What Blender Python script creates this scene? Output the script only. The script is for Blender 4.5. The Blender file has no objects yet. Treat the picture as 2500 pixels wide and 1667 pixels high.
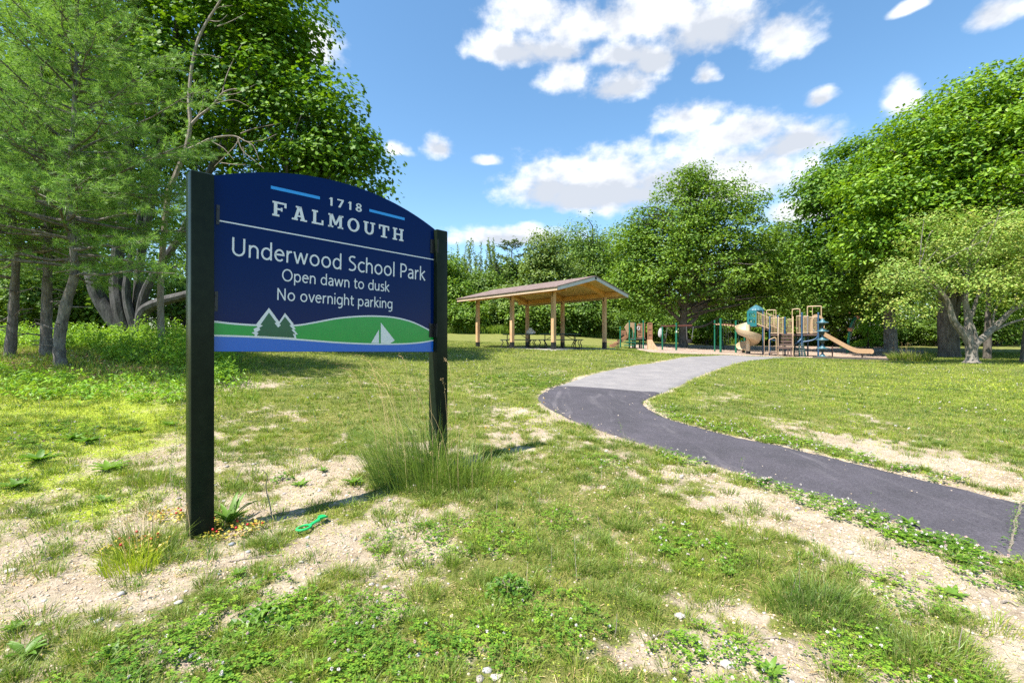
import bpy, math, random
import numpy as np
from mathutils import Vector

SC = bpy.context.scene
COL = SC.collection

# ------------------------------------------------------------------ camera
EYE = 1.37                       # metres above the foot of the sign
F = 2500 * 16 / 36               # focal length in pixels of the 2500 x 1667 photograph
cam_data = bpy.data.cameras.new('camera')
cam_data.lens = 16
cam_data.sensor_width = 36
cam_data.clip_start = 0.05
cam_data.clip_end = 3000
cam = bpy.data.objects.new('camera', cam_data)
cam.location = (0, 0, EYE)
cam.rotation_euler = (math.radians(90), 0, 0)
COL.objects.link(cam)
SC.camera = cam
SC.render.resolution_x, SC.render.resolution_y = 1024, 682

# ------------------------------------------------------------------ light
SUN_EL = math.radians(60)
SUN_AZ = math.atan2(-0.806, -0.592)          # from the left, behind the camera
SDIR = Vector((math.sin(SUN_AZ) * math.cos(SUN_EL), math.cos(SUN_AZ) * math.cos(SUN_EL), math.sin(SUN_EL)))
sun_data = bpy.data.lights.new('sun', 'SUN')
sun_data.energy = 5.0
sun_data.angle = math.radians(0.5)
sun_data.color = (1.0, 0.94, 0.84)
sun = bpy.data.objects.new('sun', sun_data)
sun.rotation_euler = (-SDIR).to_track_quat('-Z', 'Y').to_euler()
sun.location = (0, 0, 40)
COL.objects.link(sun)
SC.view_settings.view_transform = 'Standard'
SC.view_settings.look = 'None'
SC.view_settings.exposure = 1.22
SC.view_settings.gamma = 1.0
SC.cycles.use_denoising = False
SC.cycles.max_bounces = 7
SC.cycles.diffuse_bounces = 3
SC.cycles.glossy_bounces = 3
SC.cycles.transmission_bounces = 4
SC.cycles.transparent_max_bounces = 4
SC.cycles.caustics_reflective = False
SC.cycles.caustics_refractive = False
SC.cycles.sample_clamp_indirect = 6

# sky with the photographed clouds as soft shapes given by direction (azimuth, elevation)
W = bpy.data.worlds.new('World')
SC.world = W
W.use_nodes = True
nt = W.node_tree
nt.nodes.clear()
def wn(kind, **kw):
    n = nt.nodes.new(kind)
    for k, v in kw.items():
        setattr(n, k, v)
    return n
def wl(a, b):
    nt.links.new(a, b)
def wmath(op, a, b=None, c=None, clamp=False):
    n = wn('ShaderNodeMath', operation=op, use_clamp=clamp)
    for i, v in enumerate((a, b, c)):
        if v is None:
            continue
        if isinstance(v, (int, float)):
            n.inputs[i].default_value = v
        else:
            wl(v, n.inputs[i])
    return n.outputs[0]
tc = wn('ShaderNodeTexCoord')
sep = wn('ShaderNodeSeparateXYZ')
wl(tc.outputs['Generated'], sep.inputs[0])
az = wmath('ARCTAN2', sep.outputs[0], sep.outputs[1])
el = wmath('ARCSINE', sep.outputs[2])
cmb = wn('ShaderNodeCombineXYZ')
wl(az, cmb.inputs[0]); wl(el, cmb.inputs[1])
# domain warp so that the outlines break up
def wnoise(scale, detail, rough, offset=(0, 0, 0)):
    mp = wn('ShaderNodeMapping')
    mp.inputs['Location'].default_value = offset
    mp.inputs['Scale'].default_value = (1, 1.45, 1)
    wl(cmb.outputs[0], mp.inputs['Vector'])
    n = wn('ShaderNodeTexNoise', noise_dimensions='3D')
    n.inputs['Scale'].default_value = scale
    n.inputs['Detail'].default_value = detail
    n.inputs['Roughness'].default_value = rough
    wl(mp.outputs[0], n.inputs['Vector'])
    return n.outputs['Fac']
CLOUDS = [  # x, y in the 2352-wide view, half width, half height, strength
    (1215, 40, 125, 62, 1), (1330, 70, 120, 62, 1), (1470, 50, 190, 85, 1), (1640, 55, 180, 88, 1),
    (1800, 95, 105, 68, 1), (1160, 120, 110, 50, 1), (1290, 120, 110, 40, 1), (1420, 130, 120, 40, 1),
    (1305, 182, 85, 46, 1), (1430, 200, 105, 50, 1), (1500, 150, 60, 40, 1),
    (1590, 275, 110, 50, 1), (1700, 310, 150, 55, 1), (1830, 330, 130, 62, 1),
    (1265, 430, 130, 85, 1), (1390, 430, 190, 105, 1), (1550, 430, 230, 115, 1), (1740, 415, 180, 85, 1), (1450, 450, 220, 70, 1), (1330, 455, 170, 60, 1),
    (1005, 345, 58, 38, 1), (915, 347, 45, 24, 1), (2070, 238, 66, 52, 1), (1885, 228, 52, 32, 1), (1620, 180, 42, 30, 1),
    (2290, 38, 95, 50, 1), (725, 115, 75, 78, 1), (1180, 548, 190, 38, 1), (1820, 495, 120, 50, 1), (2090, 20, 60, 20, 1),
    (1120, 372, 50, 18, 1), (1600, 425, 260, 80, 1), (1310, 440, 200, 75, 1), (600, 470, 200, 60, 1), (-500, 300, 300, 90, 1), (2950, 250, 300, 110, 1),
]
field = None
for (cx, cy, hw, hh, st) in CLOUDS:
    X, Y = cx * 2500 / 2352, cy * 2500 / 2352
    dx, dz = (X - 1250) / F, (833.5 - Y) / F
    a0 = math.atan2(dx, 1); e0 = math.asin(dz / math.sqrt(dx * dx + 1 + dz * dz))
    ra = hw * 1.063 / F / (1 + dx * dx)
    re = hh * 1.063 / F / math.sqrt(1 + dx * dx)
    v = wn('ShaderNodeVectorMath', operation='MULTIPLY_ADD')
    wl(cmb.outputs[0], v.inputs[0])
    v.inputs[1].default_value = (1 / ra, 1 / re, 0)
    v.inputs[2].default_value = (-a0 / ra, -e0 / re, 0)
    v2 = wn('ShaderNodeVectorMath', operation='MULTIPLY')
    wl(v.outputs[0], v2.inputs[0]); v2.inputs[1].default_value = (-1, -1.75, -1)      # flatter bases
    v3 = wn('ShaderNodeVectorMath', operation='MAXIMUM')
    wl(v.outputs[0], v3.inputs[0]); wl(v2.outputs[0], v3.inputs[1])
    ln = wn('ShaderNodeVectorMath', operation='LENGTH')
    wl(v3.outputs[0], ln.inputs[0])
    field = ln.outputs['Value'] if field is None else wmath('SMOOTH_MIN', field, ln.outputs['Value'], 0.25)
f0 = wmath('SUBTRACT', 1.0, field)
n1 = wnoise(8.0, 7.0, 0.6)
n2 = wnoise(24.0, 4.0, 0.52, (3.1, 1.7, 0))
dens = wmath('ADD', f0, wmath('MULTIPLY', wmath('SUBTRACT', n1, 0.5), 1.45))
dens = wmath('ADD', dens, wmath('MULTIPLY', wmath('SUBTRACT', n2, 0.5), .95))
mr = wn('ShaderNodeMapRange', interpolation_type='SMOOTHSTEP')
wl(dens, mr.inputs['Value'])
mr.inputs['From Min'].default_value = 0.0
mr.inputs['From Max'].default_value = 0.70
mask = mr.outputs[0]
# grey undersides: less cloud below than above
n1b = wnoise(9.0, 4.0, 0.55, (0.015, 0.05, 0))
shade = wmath('ADD', wmath('MULTIPLY', wmath('SUBTRACT', n1b, n1), 1.5), wmath('ADD', wmath('MULTIPLY', f0, 0.45), 0.0))
grey = None
for (cx, cy, hw, hh) in ((1340, 462, 170, 44), (1480, 488, 190, 40), (1250, 455, 90, 40), (1560, 120, 230, 40), (1250, 130, 150, 30), (1380, 218, 130, 26), (1740, 352, 180, 34), (1180, 565, 190, 26)):
    X, Y = cx * 2500 / 2352, cy * 2500 / 2352
    dx, dz = (X - 1250) / F, (833.5 - Y) / F
    a0 = math.atan2(dx, 1); e0 = math.asin(dz / math.sqrt(dx * dx + 1 + dz * dz))
    ra = hw * 1.063 / F / (1 + dx * dx); re = hh * 1.063 / F / math.sqrt(1 + dx * dx)
    v = wn('ShaderNodeVectorMath', operation='MULTIPLY_ADD')
    wl(cmb.outputs[0], v.inputs[0]); v.inputs[1].default_value = (1 / ra, 1 / re, 0); v.inputs[2].default_value = (-a0 / ra, -e0 / re, 0)
    ln = wn('ShaderNodeVectorMath', operation='LENGTH'); wl(v.outputs[0], ln.inputs[0])
    grey = ln.outputs['Value'] if grey is None else wmath('SMOOTH_MIN', grey, ln.outputs['Value'], 0.3)
shade = wmath('ADD', shade, wmath('MULTIPLY', wmath('SUBTRACT', 1.15, grey, None, True), 0.55))
mr2 = wn('ShaderNodeMapRange')
wl(shade, mr2.inputs['Value'])
mr2.inputs['From Min'].default_value = 0.1
mr2.inputs['From Max'].default_value = 0.62
ramp = wn('ShaderNodeMix', data_type='RGBA')
wl(mr2.outputs[0], ramp.inputs['Factor'])
ramp.inputs['A'].default_value = (5.6, 5.65, 5.75, 1)
ramp.inputs['B'].default_value = (3.2, 3.42, 3.8, 1)
sky = wn('ShaderNodeTexSky', sky_type='NISHITA')
sky.sun_disc = False
sky.sun_elevation = SUN_EL
sky.sun_rotation = SUN_AZ
sky.air_density = 1.0
sky.dust_density = 0.3
sky.ozone_density = 2.2
hsv = wn('ShaderNodeHueSaturation')
hsv.inputs['Hue'].default_value = 0.492
hsv.inputs['Saturation'].default_value = 1.12
hsv.inputs['Value'].default_value = 1.1
wl(sky.outputs[0], hsv.inputs['Color'])
mixc = wn('ShaderNodeMix', data_type='RGBA')
wl(wmath('MULTIPLY', mask, 0.97), mixc.inputs['Factor'])
wl(hsv.outputs[0], mixc.inputs['A'])
wl(ramp.outputs['Result'], mixc.inputs['B'])
bg = wn('ShaderNodeBackground')
bg.inputs['Strength'].default_value = 0.1
wl(mixc.outputs['Result'], bg.inputs['Color'])
wo = wn('ShaderNodeOutputWorld')
wl(bg.outputs[0], wo.inputs['Surface'])

# ------------------------------------------------------------------ helpers
rng = np.random.RandomState(7)
random.seed(7)

def vnoise_table():
    return np.random.RandomState(3).rand(256, 256)
_T = vnoise_table()
def vnoise(x, y):
    xi = np.floor(x).astype(int); yi = np.floor(y).astype(int)
    fx = x - xi; fy = y - yi
    fx = fx * fx * (3 - 2 * fx); fy = fy * fy * (3 - 2 * fy)
    a = _T[xi & 255, yi & 255]; b = _T[(xi + 1) & 255, yi & 255]
    c = _T[xi & 255, (yi + 1) & 255]; d = _T[(xi + 1) & 255, (yi + 1) & 255]
    return (a * (1 - fx) + b * fx) * (1 - fy) + (c * (1 - fx) + d * fx) * fy
def fbm(x, y, o=4):
    s = 0; a = 0.5; t = 0
    for k in range(o):
        s = s + a * vnoise(x * 2 ** k + 17.3 * k, y * 2 ** k + 9.1 * k); t += a; a *= 0.5
    return s / t
def sstep(a, b, x):
    t = np.clip((x - a) / (b - a), 0, 1)
    return t * t * (3 - 2 * t)

# terrain heights through measured points (x, y, h)
TP = np.array([
    (-2.2, 3.1, 0), (-.8, 4.6, .07), (0, 0, -.03), (4, 3.5, 0), (8, 6, .02), (0, 9, .30), (3, 8, .2), (7, 12, .26), (3, 13, .5),
    (-1.5, 26, 1.05), (1.7, 24.5, 1.0), (4.8, 24, 1.0), (2, 20.8, .97), (.5, 21.5, 1.0), (4, 21, .97), (7, 24, .78), (9, 27, .76), (12, 27, .62), (17.5, 28, .45), (24, 26, .42), (22, 22, .45), (30, 27, .5), (14, 18, .38), (22, 15, .25),
    (-9.4, 9.5, .90), (-12, 10.5, 1.05), (-11, 15, 1.35), (-6, 6, .40), (-8, 4, .22), (-15, 4, .5), (-4, 10, .52), (-5, 15, .9), (-3, 20, 1.0),
    (5, 45, 2.0), (-5, 42, 2.0), (15, 42, 1.1), (26, 40, .75), (-25, 25, 2.0), (35, 10, .15), (45, 40, .9), (0, 80, 2.6), (-40, 60, 3), (60, 80, 1.6),
    (0, -15, -.3), (20, -12, -.1), (-20, -12, .4), (-60, 0, 1.5), (80, 0, .4)], float)
def _tps(r2):
    return 0.5 * r2 * np.log(r2 + 1e-9)
_n = len(TP)
_d2 = ((TP[:, None, :2] - TP[None, :, :2]) ** 2).sum(-1)
_A = np.zeros((_n + 3, _n + 3))
_A[:_n, :_n] = _tps(_d2) + np.eye(_n) * 2.5
_A[:_n, _n:] = np.c_[np.ones(_n), TP[:, :2]]
_A[_n:, :_n] = _A[:_n, _n:].T
_w = np.linalg.solve(_A, np.r_[TP[:, 2], 0, 0, 0])
GX0, GY0, GS = -130.0, -60.0, 0.5
_gx = np.arange(GX0, 190, GS); _gy = np.arange(GY0, 210, GS)
_X, _Y = np.meshgrid(_gx, _gy, indexing='ij')
_H = _w[_n] + _w[_n + 1] * _X + _w[_n + 2] * _Y
for _k in range(_n):
    _H += _w[_k] * _tps((_X - TP[_k, 0]) ** 2 + (_Y - TP[_k, 1]) ** 2)
_H = np.clip(_H, -2, 5)
def hgt(x, y):
    x = np.asarray(x, float); y = np.asarray(y, float)
    fx = np.clip((x - GX0) / GS, 0, len(_gx) - 1.001); fy = np.clip((y - GY0) / GS, 0, len(_gy) - 1.001)
    i = fx.astype(int); j = fy.astype(int); u = fx - i; v = fy - j
    z = (_H[i, j] * (1 - u) + _H[i + 1, j] * u) * (1 - v) + (_H[i, j + 1] * (1 - u) + _H[i + 1, j + 1] * u) * v
    return z + 0.05 * (fbm(x * .8, y * .8, 3) - .5) + 0.012 * (fbm(x * 6, y * 6, 2) - .5) + (0.022 * (fbm(x * 13, y * 13, 2) - .5) + .010 * (fbm(x * 31, y * 31, 2) - .5)) * np.clip(1.4 - np.hypot(x, y) / 7, 0, 1)
def h(x, y):
    return float(hgt(np.array([x]), np.array([y]))[0])
def P(px, py, Y):
    return np.array(((px - 1250) / F * Y, Y, EYE - (py - 833.5) / F * Y))
def G(px, py):
    """where the sight line through a point of the photograph meets the ground"""
    Y = 1.2
    while Y < 140:
        p = P(px, py, Y)
        if p[2] <= h(p[0], p[1]):
            break
        Y *= 1.015
    lo, hi = Y / 1.015, Y
    for _ in range(10):
        m = (lo + hi) / 2; p = P(px, py, m)
        if p[2] <= h(p[0], p[1]): hi = m
        else: lo = m
    return np.array((p[0], p[1], h(p[0], p[1])))
def on(px, Y):
    x = (px - 1250) / F * Y
    return np.array((x, Y, h(x, Y)))

def in_poly(poly, x, y):
    poly = np.asarray(poly); c = np.zeros(x.shape, bool); j = len(poly) - 1
    for i in range(len(poly)):
        xi, yi = poly[i][:2]; xj, yj = poly[j][:2]
        if yi != yj:
            c ^= ((yi > y) != (yj > y)) & (x < (xj - xi) * (y - yi) / (yj - yi) + xi)
        j = i
    return c
def dist_line(pts, x, y):
    d = np.full(x.shape, 1e9)
    for a, b in zip(pts[:-1], pts[1:]):
        ax, ay = a[:2]; bx, by = b[:2]
        L = (bx - ax) ** 2 + (by - ay) ** 2 + 1e-9
        t = np.clip(((x - ax) * (bx - ax) + (y - ay) * (by - ay)) / L, 0, 1)
        d = np.minimum(d, np.hypot(x - ax - t * (bx - ax), y - ay - t * (by - ay)))
    return d

def nrm(v):
    v = np.asarray(v, float)
    return v / (np.linalg.norm(v, axis=-1, keepdims=True) + 1e-12)

ORIG = {}
def link(o, parent=None):
    COL.objects.link(o)
    if parent is not None:
        o.parent = parent
    return o
def tag(o, label=None, cat=None, group=None, kind=None):
    if label: o['label'] = label
    if cat: o['category'] = cat
    if group: o['group'] = group
    if kind: o['kind'] = kind
    return o
def thing(name, loc, label, cat, group=None):
    o = bpy.data.objects.new(name, None)
    o.location = loc
    o.empty_display_size = 0.2
    link(o)
    ORIG[o.name] = np.array(loc, float)
    return tag(o, label, cat, group)
def raw_mesh(name, V, Fc, mat, parent=None, smooth=False, sharp=None, idx=None):
    """V (n,3) in world metres; Fc an (m,k) index array or a list of index lists"""
    V = np.asarray(V, np.float64)
    org = ORIG.get(parent.name, np.zeros(3)) if parent is not None else np.zeros(3)
    if parent is None and len(V):
        org = np.array((V[:, 0].mean(), V[:, 1].mean(), V[:, 2].min()))
    me = bpy.data.meshes.new(name)
    if isinstance(Fc, np.ndarray):
        k = Fc.shape[1]; loops = Fc.ravel(); starts = np.arange(0, len(loops), k); tot = np.full(len(Fc), k)
    else:
        tot = np.array([len(f) for f in Fc]); loops = np.concatenate([np.asarray(f) for f in Fc]) if len(Fc) else np.zeros(0, int)
        starts = np.r_[0, np.cumsum(tot)[:-1]] if len(Fc) else np.zeros(0, int)
    me.vertices.add(len(V)); me.vertices.foreach_set('co', (V - org).astype(np.float32).ravel())
    me.loops.add(len(loops)); me.loops.foreach_set('vertex_index', loops.astype(np.int32))
    me.polygons.add(len(tot)); me.polygons.foreach_set('loop_start', starts.astype(np.int32))
    for m in (mat if isinstance(mat, (list, tuple)) else [mat]):
        me.materials.append(m)
    if idx is not None:
        me.polygons.foreach_set('material_index', np.asarray(idx, np.int32))
    me.update(calc_edges=True)
    me.polygons.foreach_set('use_smooth', np.full(len(tot), bool(smooth)))
    if smooth and sharp:
        me.set_sharp_from_angle(angle=math.radians(sharp))
    me.validate()
    o = bpy.data.objects.new(name, me)
    link(o, parent)
    if parent is None:
        o.location = org
    else:
        ORIG[o.name] = org
    return o

class MB:
    def __init__(s):
        s.V = []; s.F = []; s.n = 0
    def add(s, V, Fc):
        V = np.asarray(V, float)
        s.V.append(V); s.F += [[i + s.n for i in f] for f in Fc]; s.n += len(V)
        return s
    def box(s, c, size, ax=None):
        ax = np.eye(3) if ax is None else np.asarray(ax, float)
        sx, sy, sz = np.asarray(size, float) / 2
        V = [np.asarray(c) + ax[0] * i * sx + ax[1] * j * sy + ax[2] * k * sz for i in (-1, 1) for j in (-1, 1) for k in (-1, 1)]
        return s.add(V, [(0, 1, 3, 2), (4, 6, 7, 5), (0, 4, 5, 1), (2, 3, 7, 6), (0, 2, 6, 4), (1, 5, 7, 3)])
    def beam(s, a, b, w, hh, up=(0, 0, 1)):
        a = np.asarray(a, float); b = np.asarray(b, float); d = nrm(b - a)
        side = nrm(np.cross(d, up)); u = np.cross(side, d)
        return s.box((a + b) / 2, (np.linalg.norm(b - a), w, hh), (d, side, u))
    def loft(s, secs, caps=True, closed=True):
        n = len(secs[0]); V = np.concatenate([np.asarray(q, float) for q in secs]); Fc = []
        for i in range(len(secs) - 1):
            for k in range(n if closed else n - 1):
                k2 = (k + 1) % n
                Fc.append((i * n + k, i * n + k2, (i + 1) * n + k2, (i + 1) * n + k))
        if caps:
            Fc.append(tuple(range(n))[::-1]); m = (len(secs) - 1) * n; Fc.append(tuple(m + k for k in range(n)))
        return s.add(V, Fc)
    def tube(s, pts, r, n=8, caps=True):
        pts = np.asarray(pts, float); m = len(pts)
        r = np.full(m, r) if np.isscalar(r) else np.asarray(r, float)
        T = np.gradient(pts, axis=0) if m > 2 else np.array([pts[1] - pts[0]] * 2)
        T = nrm(T); ref = np.array((0, 0, 1.)) if abs(T[0][2]) < .9 else np.array((1., 0, 0))
        secs = []; a = nrm(np.cross(T[0], ref))
        th = np.arange(n) * 2 * math.pi / n
        for i in range(m):
            a = nrm(a - T[i] * np.dot(a, T[i])); b = np.cross(T[i], a)
            secs.append(pts[i] + r[i] * (np.cos(th)[:, None] * a + np.sin(th)[:, None] * b))
        return s.loft(secs, caps)
    def lathe(s, c, prof, n=16):
        th = np.arange(n) * 2 * math.pi / n; c = np.asarray(c, float)
        return s.loft([c + np.c_[r * np.cos(th), r * np.sin(th), np.full(n, z)] for r, z in prof])
    def prism(s, poly, vec):
        p = np.asarray(poly, float); q = p + np.asarray(vec, float); n = len(p)
        Fc = [tuple(range(n))[::-1], tuple(n + k for k in range(n))] + [(k, (k + 1) % n, n + (k + 1) % n, n + k) for k in range(n)]
        return s.add(np.r_[p, q], Fc)
    def face(s, poly):
        return s.add(poly, [tuple(range(len(poly)))])
    def ball(s, c, r, n=12, m=7):
        pr = [(max(1e-4, r * math.sin(math.pi * i / m)), -r * math.cos(math.pi * i / m)) for i in range(m + 1)]
        return s.lathe(c, pr, n)
    def build(s, name, mat, parent=None, smooth=True, sharp=38):
        return raw_mesh(name, np.concatenate(s.V), s.F, mat, parent, smooth, sharp)
def smoothpath(pts, k=6):
    """Catmull-Rom through the given points"""
    p = np.asarray(pts, float); p = np.r_[[2 * p[0] - p[1]], p, [2 * p[-1] - p[-2]]]; out = []
    for i in range(1, len(p) - 2):
        for t in np.arange(k) / k:
            a, b, c, d = p[i - 1:i + 3]
            out.append(.5 * (2 * b + (c - a) * t + (2 * a - 5 * b + 4 * c - d) * t * t + (3 * b - a - 3 * c + d) * t ** 3))
    out.append(p[-2])
    return np.array(out)

def copy_tree(o, parent=None):
    c = o.copy(); COL.objects.link(c); c.parent = parent
    for ch in list(o.children):
        copy_tree(ch, c)
    return c

# ------------------------------------------------------------------ materials
def rgba(c):
    return (c[0], c[1], c[2], 1)
class Mat:
    def __init__(s, name):
        s.m = bpy.data.materials.new(name); s.m.use_nodes = True
        s.t = s.m.node_tree; s.t.nodes.clear(); s.out = s.n('ShaderNodeOutputMaterial')
    def n(s, kind, ins=None, **kw):
        q = s.t.nodes.new(kind)
        for k, v in kw.items(): setattr(q, k, v)
        for k, v in (ins or {}).items():
            if hasattr(v, 'is_linked'): s.t.links.new(v, q.inputs[k])
            else: q.inputs[k].default_value = v
        return q
    def link(s, a, b): s.t.links.new(a, b)
    def ramp(s, fac, stops, interp='LINEAR'):
        q = s.n('ShaderNodeValToRGB'); e = q.color_ramp.elements; q.color_ramp.interpolation = interp
        while len(e) < len(stops): e.new(0.5)
        for el_, (p, c) in zip(e, stops):
            el_.position = p; el_.color = rgba(c) if len(c) == 3 else c
        s.link(fac, q.inputs[0]); return q.outputs[0]
    def noise(s, scale, detail=4, rough=.55, vec=None, dist=0):
        q = s.n('ShaderNodeTexNoise', {'Scale': scale, 'Detail': detail, 'Roughness': rough, 'Distortion': dist})
        if vec is None:
            vec = s.pos()
        s.link(vec, q.inputs['Vector']); return q.outputs['Fac']
    def pos(s):
        if not hasattr(s, '_p'): s._p = s.n('ShaderNodeNewGeometry').outputs['Position']
        return s._p
    def obj(s):
        if not hasattr(s, '_o'): s._o = s.n('ShaderNodeTexCoord').outputs['Object']
        return s._o
    def island(s): return s.n('ShaderNodeNewGeometry').outputs['Random Per Island']
    def attr(s, name): return s.n('ShaderNodeAttribute', attribute_name=name).outputs['Fac']
    def mix(s, f, a, b, mode='MIX'):
        q = s.n('ShaderNodeMix', data_type='RGBA', blend_type=mode)
        for k, v in (('Factor', f), ('A', a), ('B', b)):
            if hasattr(v, 'is_linked'): s.link(v, q.inputs[k])
            elif k == 'Factor': q.inputs[k].default_value = v
            else: q.inputs[k].default_value = rgba(v)
        return q.outputs['Result']
    def math(s, op, a, b=0.0, clamp=False):
        q = s.n('ShaderNodeMath', operation=op, use_clamp=clamp)
        for i, v in enumerate((a, b)):
            if hasattr(v, 'is_linked'): s.link(v, q.inputs[i])
            else: q.inputs[i].default_value = v
        return q.outputs[0]
    def bump(s, hgt_, strength=.3, dist=.01):
        return s.n('ShaderNodeBump', {'Height': hgt_, 'Strength': strength, 'Distance': dist}).outputs[0]
    def principled(s, color, rough=.6, normal=None, spec=.5, metallic=0, coat=0):
        q = s.n('ShaderNodeBsdfPrincipled')
        if hasattr(color, 'is_linked'): s.link(color, q.inputs['Base Color'])
        else: q.inputs['Base Color'].default_value = rgba(color)
        if hasattr(rough, 'is_linked'): s.link(rough, q.inputs['Roughness'])
        else: q.inputs['Roughness'].default_value = rough
        q.inputs['Specular IOR Level'].default_value = spec
        q.inputs['Metallic'].default_value = metallic
        q.inputs['Coat Weight'].default_value = coat
        if normal is not None: s.link(normal, q.inputs['Normal'])
        s.link(q.outputs[0], s.out.inputs['Surface']); return s.m
    def leaf(s, color, trans, amount=.4, gloss=.06):
        d = s.n('ShaderNodeBsdfDiffuse'); t = s.n('ShaderNodeBsdfTranslucent'); g = s.n('ShaderNodeBsdfGlossy', {'Roughness': .5})
        s.link(color, d.inputs['Color']); s.link(trans, t.inputs['Color'])
        g.inputs['Color'].default_value = (1, 1, 1, 1)
        m1 = s.n('ShaderNodeMixShader'); m1.inputs[0].default_value = amount
        s.link(d.outputs[0], m1.inputs[1]); s.link(t.outputs[0], m1.inputs[2])
        m2 = s.n('ShaderNodeMixShader'); m2.inputs[0].default_value = gloss
        s.link(m1.outputs[0], m2.inputs[1]); s.link(g.outputs[0], m2.inputs[2])
        s.link(m2.outputs[0], s.out.inputs['Surface']); return s.m

def leaf_mat(name, cols, trans_gain=(2.0, 1.8, 1.0), amount=.28, gloss=.022, big=.35, gain=1.0, con=1.0):
    """every leaf its own tone, and whole boughs a little lighter or yellower"""
    M_ = Mat(name)
    k = len(cols)
    cols = [tuple(q * g for q, g in zip(c, (1.22 * gain, 1.16 * gain, gain))) for c in cols]
    base = M_.ramp(M_.island(), [(i / max(1, k - 1), c) for i, c in enumerate(cols)])
    v = M_.ramp(M_.noise(big, 3, .6), [(.3, (1 - .28 * con, 1 - .20 * con, 1 - .15 * con)), (.7, (1 + .25 * con, 1 + .18 * con, 1.0))])
    c = M_.mix(1.0, base, v, 'MULTIPLY')
    t = M_.mix(1.0, c, trans_gain, 'MULTIPLY')
    return M_.leaf(c, t, amount, gloss)

MAT = {}
MAT['maple_leaf'] = leaf_mat('maple_leaf', [(.035, .10, .007), (.06, .15, .009), (.11, .22, .012), (.07, .15, .012)], big=1.0, con=1.3)
MAT['big_leaf'] = leaf_mat('big_leaf', [(.05, .13, .008), (.095, .20, .010), (.16, .28, .014), (.08, .17, .012)], big=.8, con=1.5)
MAT['mid_leaf'] = leaf_mat('mid_leaf', [(.052, .125, .013), (.09, .18, .016), (.14, .24, .022), (.07, .14, .02)], big=.8, con=1.4)
MAT['far_leaf'] = leaf_mat('far_leaf', [(.05, .11, .02), (.085, .165, .024), (.125, .21, .028)])
MAT['pale_leaf'] = leaf_mat('pale_leaf', [(.075, .13, .03), (.11, .18, .04), (.15, .22, .045)])
MAT['crab_leaf'] = leaf_mat('crab_leaf', [(.155, .265, .055), (.23, .35, .075), (.13, .225, .04), (.31, .33, .10), (.20, .31, .07)], (1.4, 1.4, 1.0))
MAT['shade_toned_leaf'] = leaf_mat('shade_toned_leaf', [(.042, .12, .012), (.075, .17, .016), (.125, .235, .018), (.06, .14, .018)], big=.8, con=1.4)  # darker green for the less lit crown, its shade put into the colour
MAT['needle'] = leaf_mat('needle', [(.095, .21, .05), (.145, .275, .07), (.205, .35, .085), (.115, .21, .05)], (1.5, 1.5, 1.0), .35)
MAT['dark_needle'] = leaf_mat('dark_needle', [(.05, .085, .035), (.08, .12, .04), (.10, .14, .05)], (1.4, 1.4, 1.0), .3)
MAT['brush_leaf'] = leaf_mat('brush_leaf', [(.09, .19, .022), (.15, .30, .03), (.23, .40, .04), (.12, .23, .04)], big=1.2)
MAT['grass'] = leaf_mat('grass', [(.062, .13, .016), (.105, .185, .022), (.165, .24, .035), (.225, .235, .07), (.085, .155, .02), (.33, .29, .15)], (1.3, 1.35, .9), .35, .02, 1.1, con=2.0)
MAT['tuft'] = leaf_mat('tuft', [(.09, .16, .025), (.135, .22, .03), (.20, .29, .045), (.12, .18, .04), (.31, .29, .11)], (1.4, 1.4, .9), .35, .03, 1.5, con=1.5)
MAT['tall_grass'] = leaf_mat('tall_grass', [(.08, .15, .025), (.12, .20, .035), (.18, .26, .055), (.13, .20, .04)], (1.4, 1.4, .9), .35, .03, 1.5)
MAT['lime_leaf'] = leaf_mat('lime_leaf', [(.26, .36, .02), (.35, .44, .03), (.20, .30, .025), (.42, .46, .06)], (1.3, 1.3, .8), .35, .03, 1.2)
MAT['clover_leaf'] = leaf_mat('clover_leaf', [(.05, .13, .018), (.09, .20, .022), (.15, .28, .035), (.20, .31, .04)], (1.4, 1.5, .8), .35, .02, 2.2, con=1.7)
MAT['weed_leaf'] = leaf_mat('weed_leaf', [(.05, .13, .02), (.09, .19, .025), (.14, .25, .035)], (1.4, 1.5, .8), .35, .025, 1.5)
MAT['meadow'] = leaf_mat('meadow', [(.16, .26, .03), (.22, .33, .04), (.13, .22, .03)], (1.3, 1.3, .8), .35, .03, .5)
MAT['straw'] = leaf_mat('straw', [(.42, .32, .20), (.52, .42, .28), (.34, .25, .15), (.28, .20, .13)], (1, 1, 1), .15, .02)

def bark(name, c0, c1, c2, scale=9):
    M_ = Mat(name)
    mp = M_.n('ShaderNodeMapping', {'Vector': M_.obj(), 'Scale': (1, 1, .28)})
    n = M_.noise(scale, 6, .65, mp.outputs[0], .4)
    c = M_.ramp(n, [(.3, c0), (.5, c1), (.72, c2)])
    lich = M_.noise(2.1, 4, .6)
    c = M_.mix(M_.math('MULTIPLY', M_.math('SUBTRACT', lich, .52, True), 2.2, True), c, tuple(min(1, q * 1.25) for q in c2))
    return M_.principled(c, .9, M_.bump(n, .8, .03), .2)
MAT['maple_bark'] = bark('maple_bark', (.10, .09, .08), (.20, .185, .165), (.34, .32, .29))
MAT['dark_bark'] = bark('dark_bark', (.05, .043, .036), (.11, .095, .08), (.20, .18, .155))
MAT['shade_toned_bark'] = bark('shade_toned_bark', (.03, .028, .028), (.07, .068, .068), (.13, .128, .128))  # darkened copy of the maple bark, crown shade painted into its tones
MAT['pine_bark'] = bark('pine_bark', (.06, .052, .047), (.15, .13, .115), (.28, .25, .225), 22)
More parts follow.
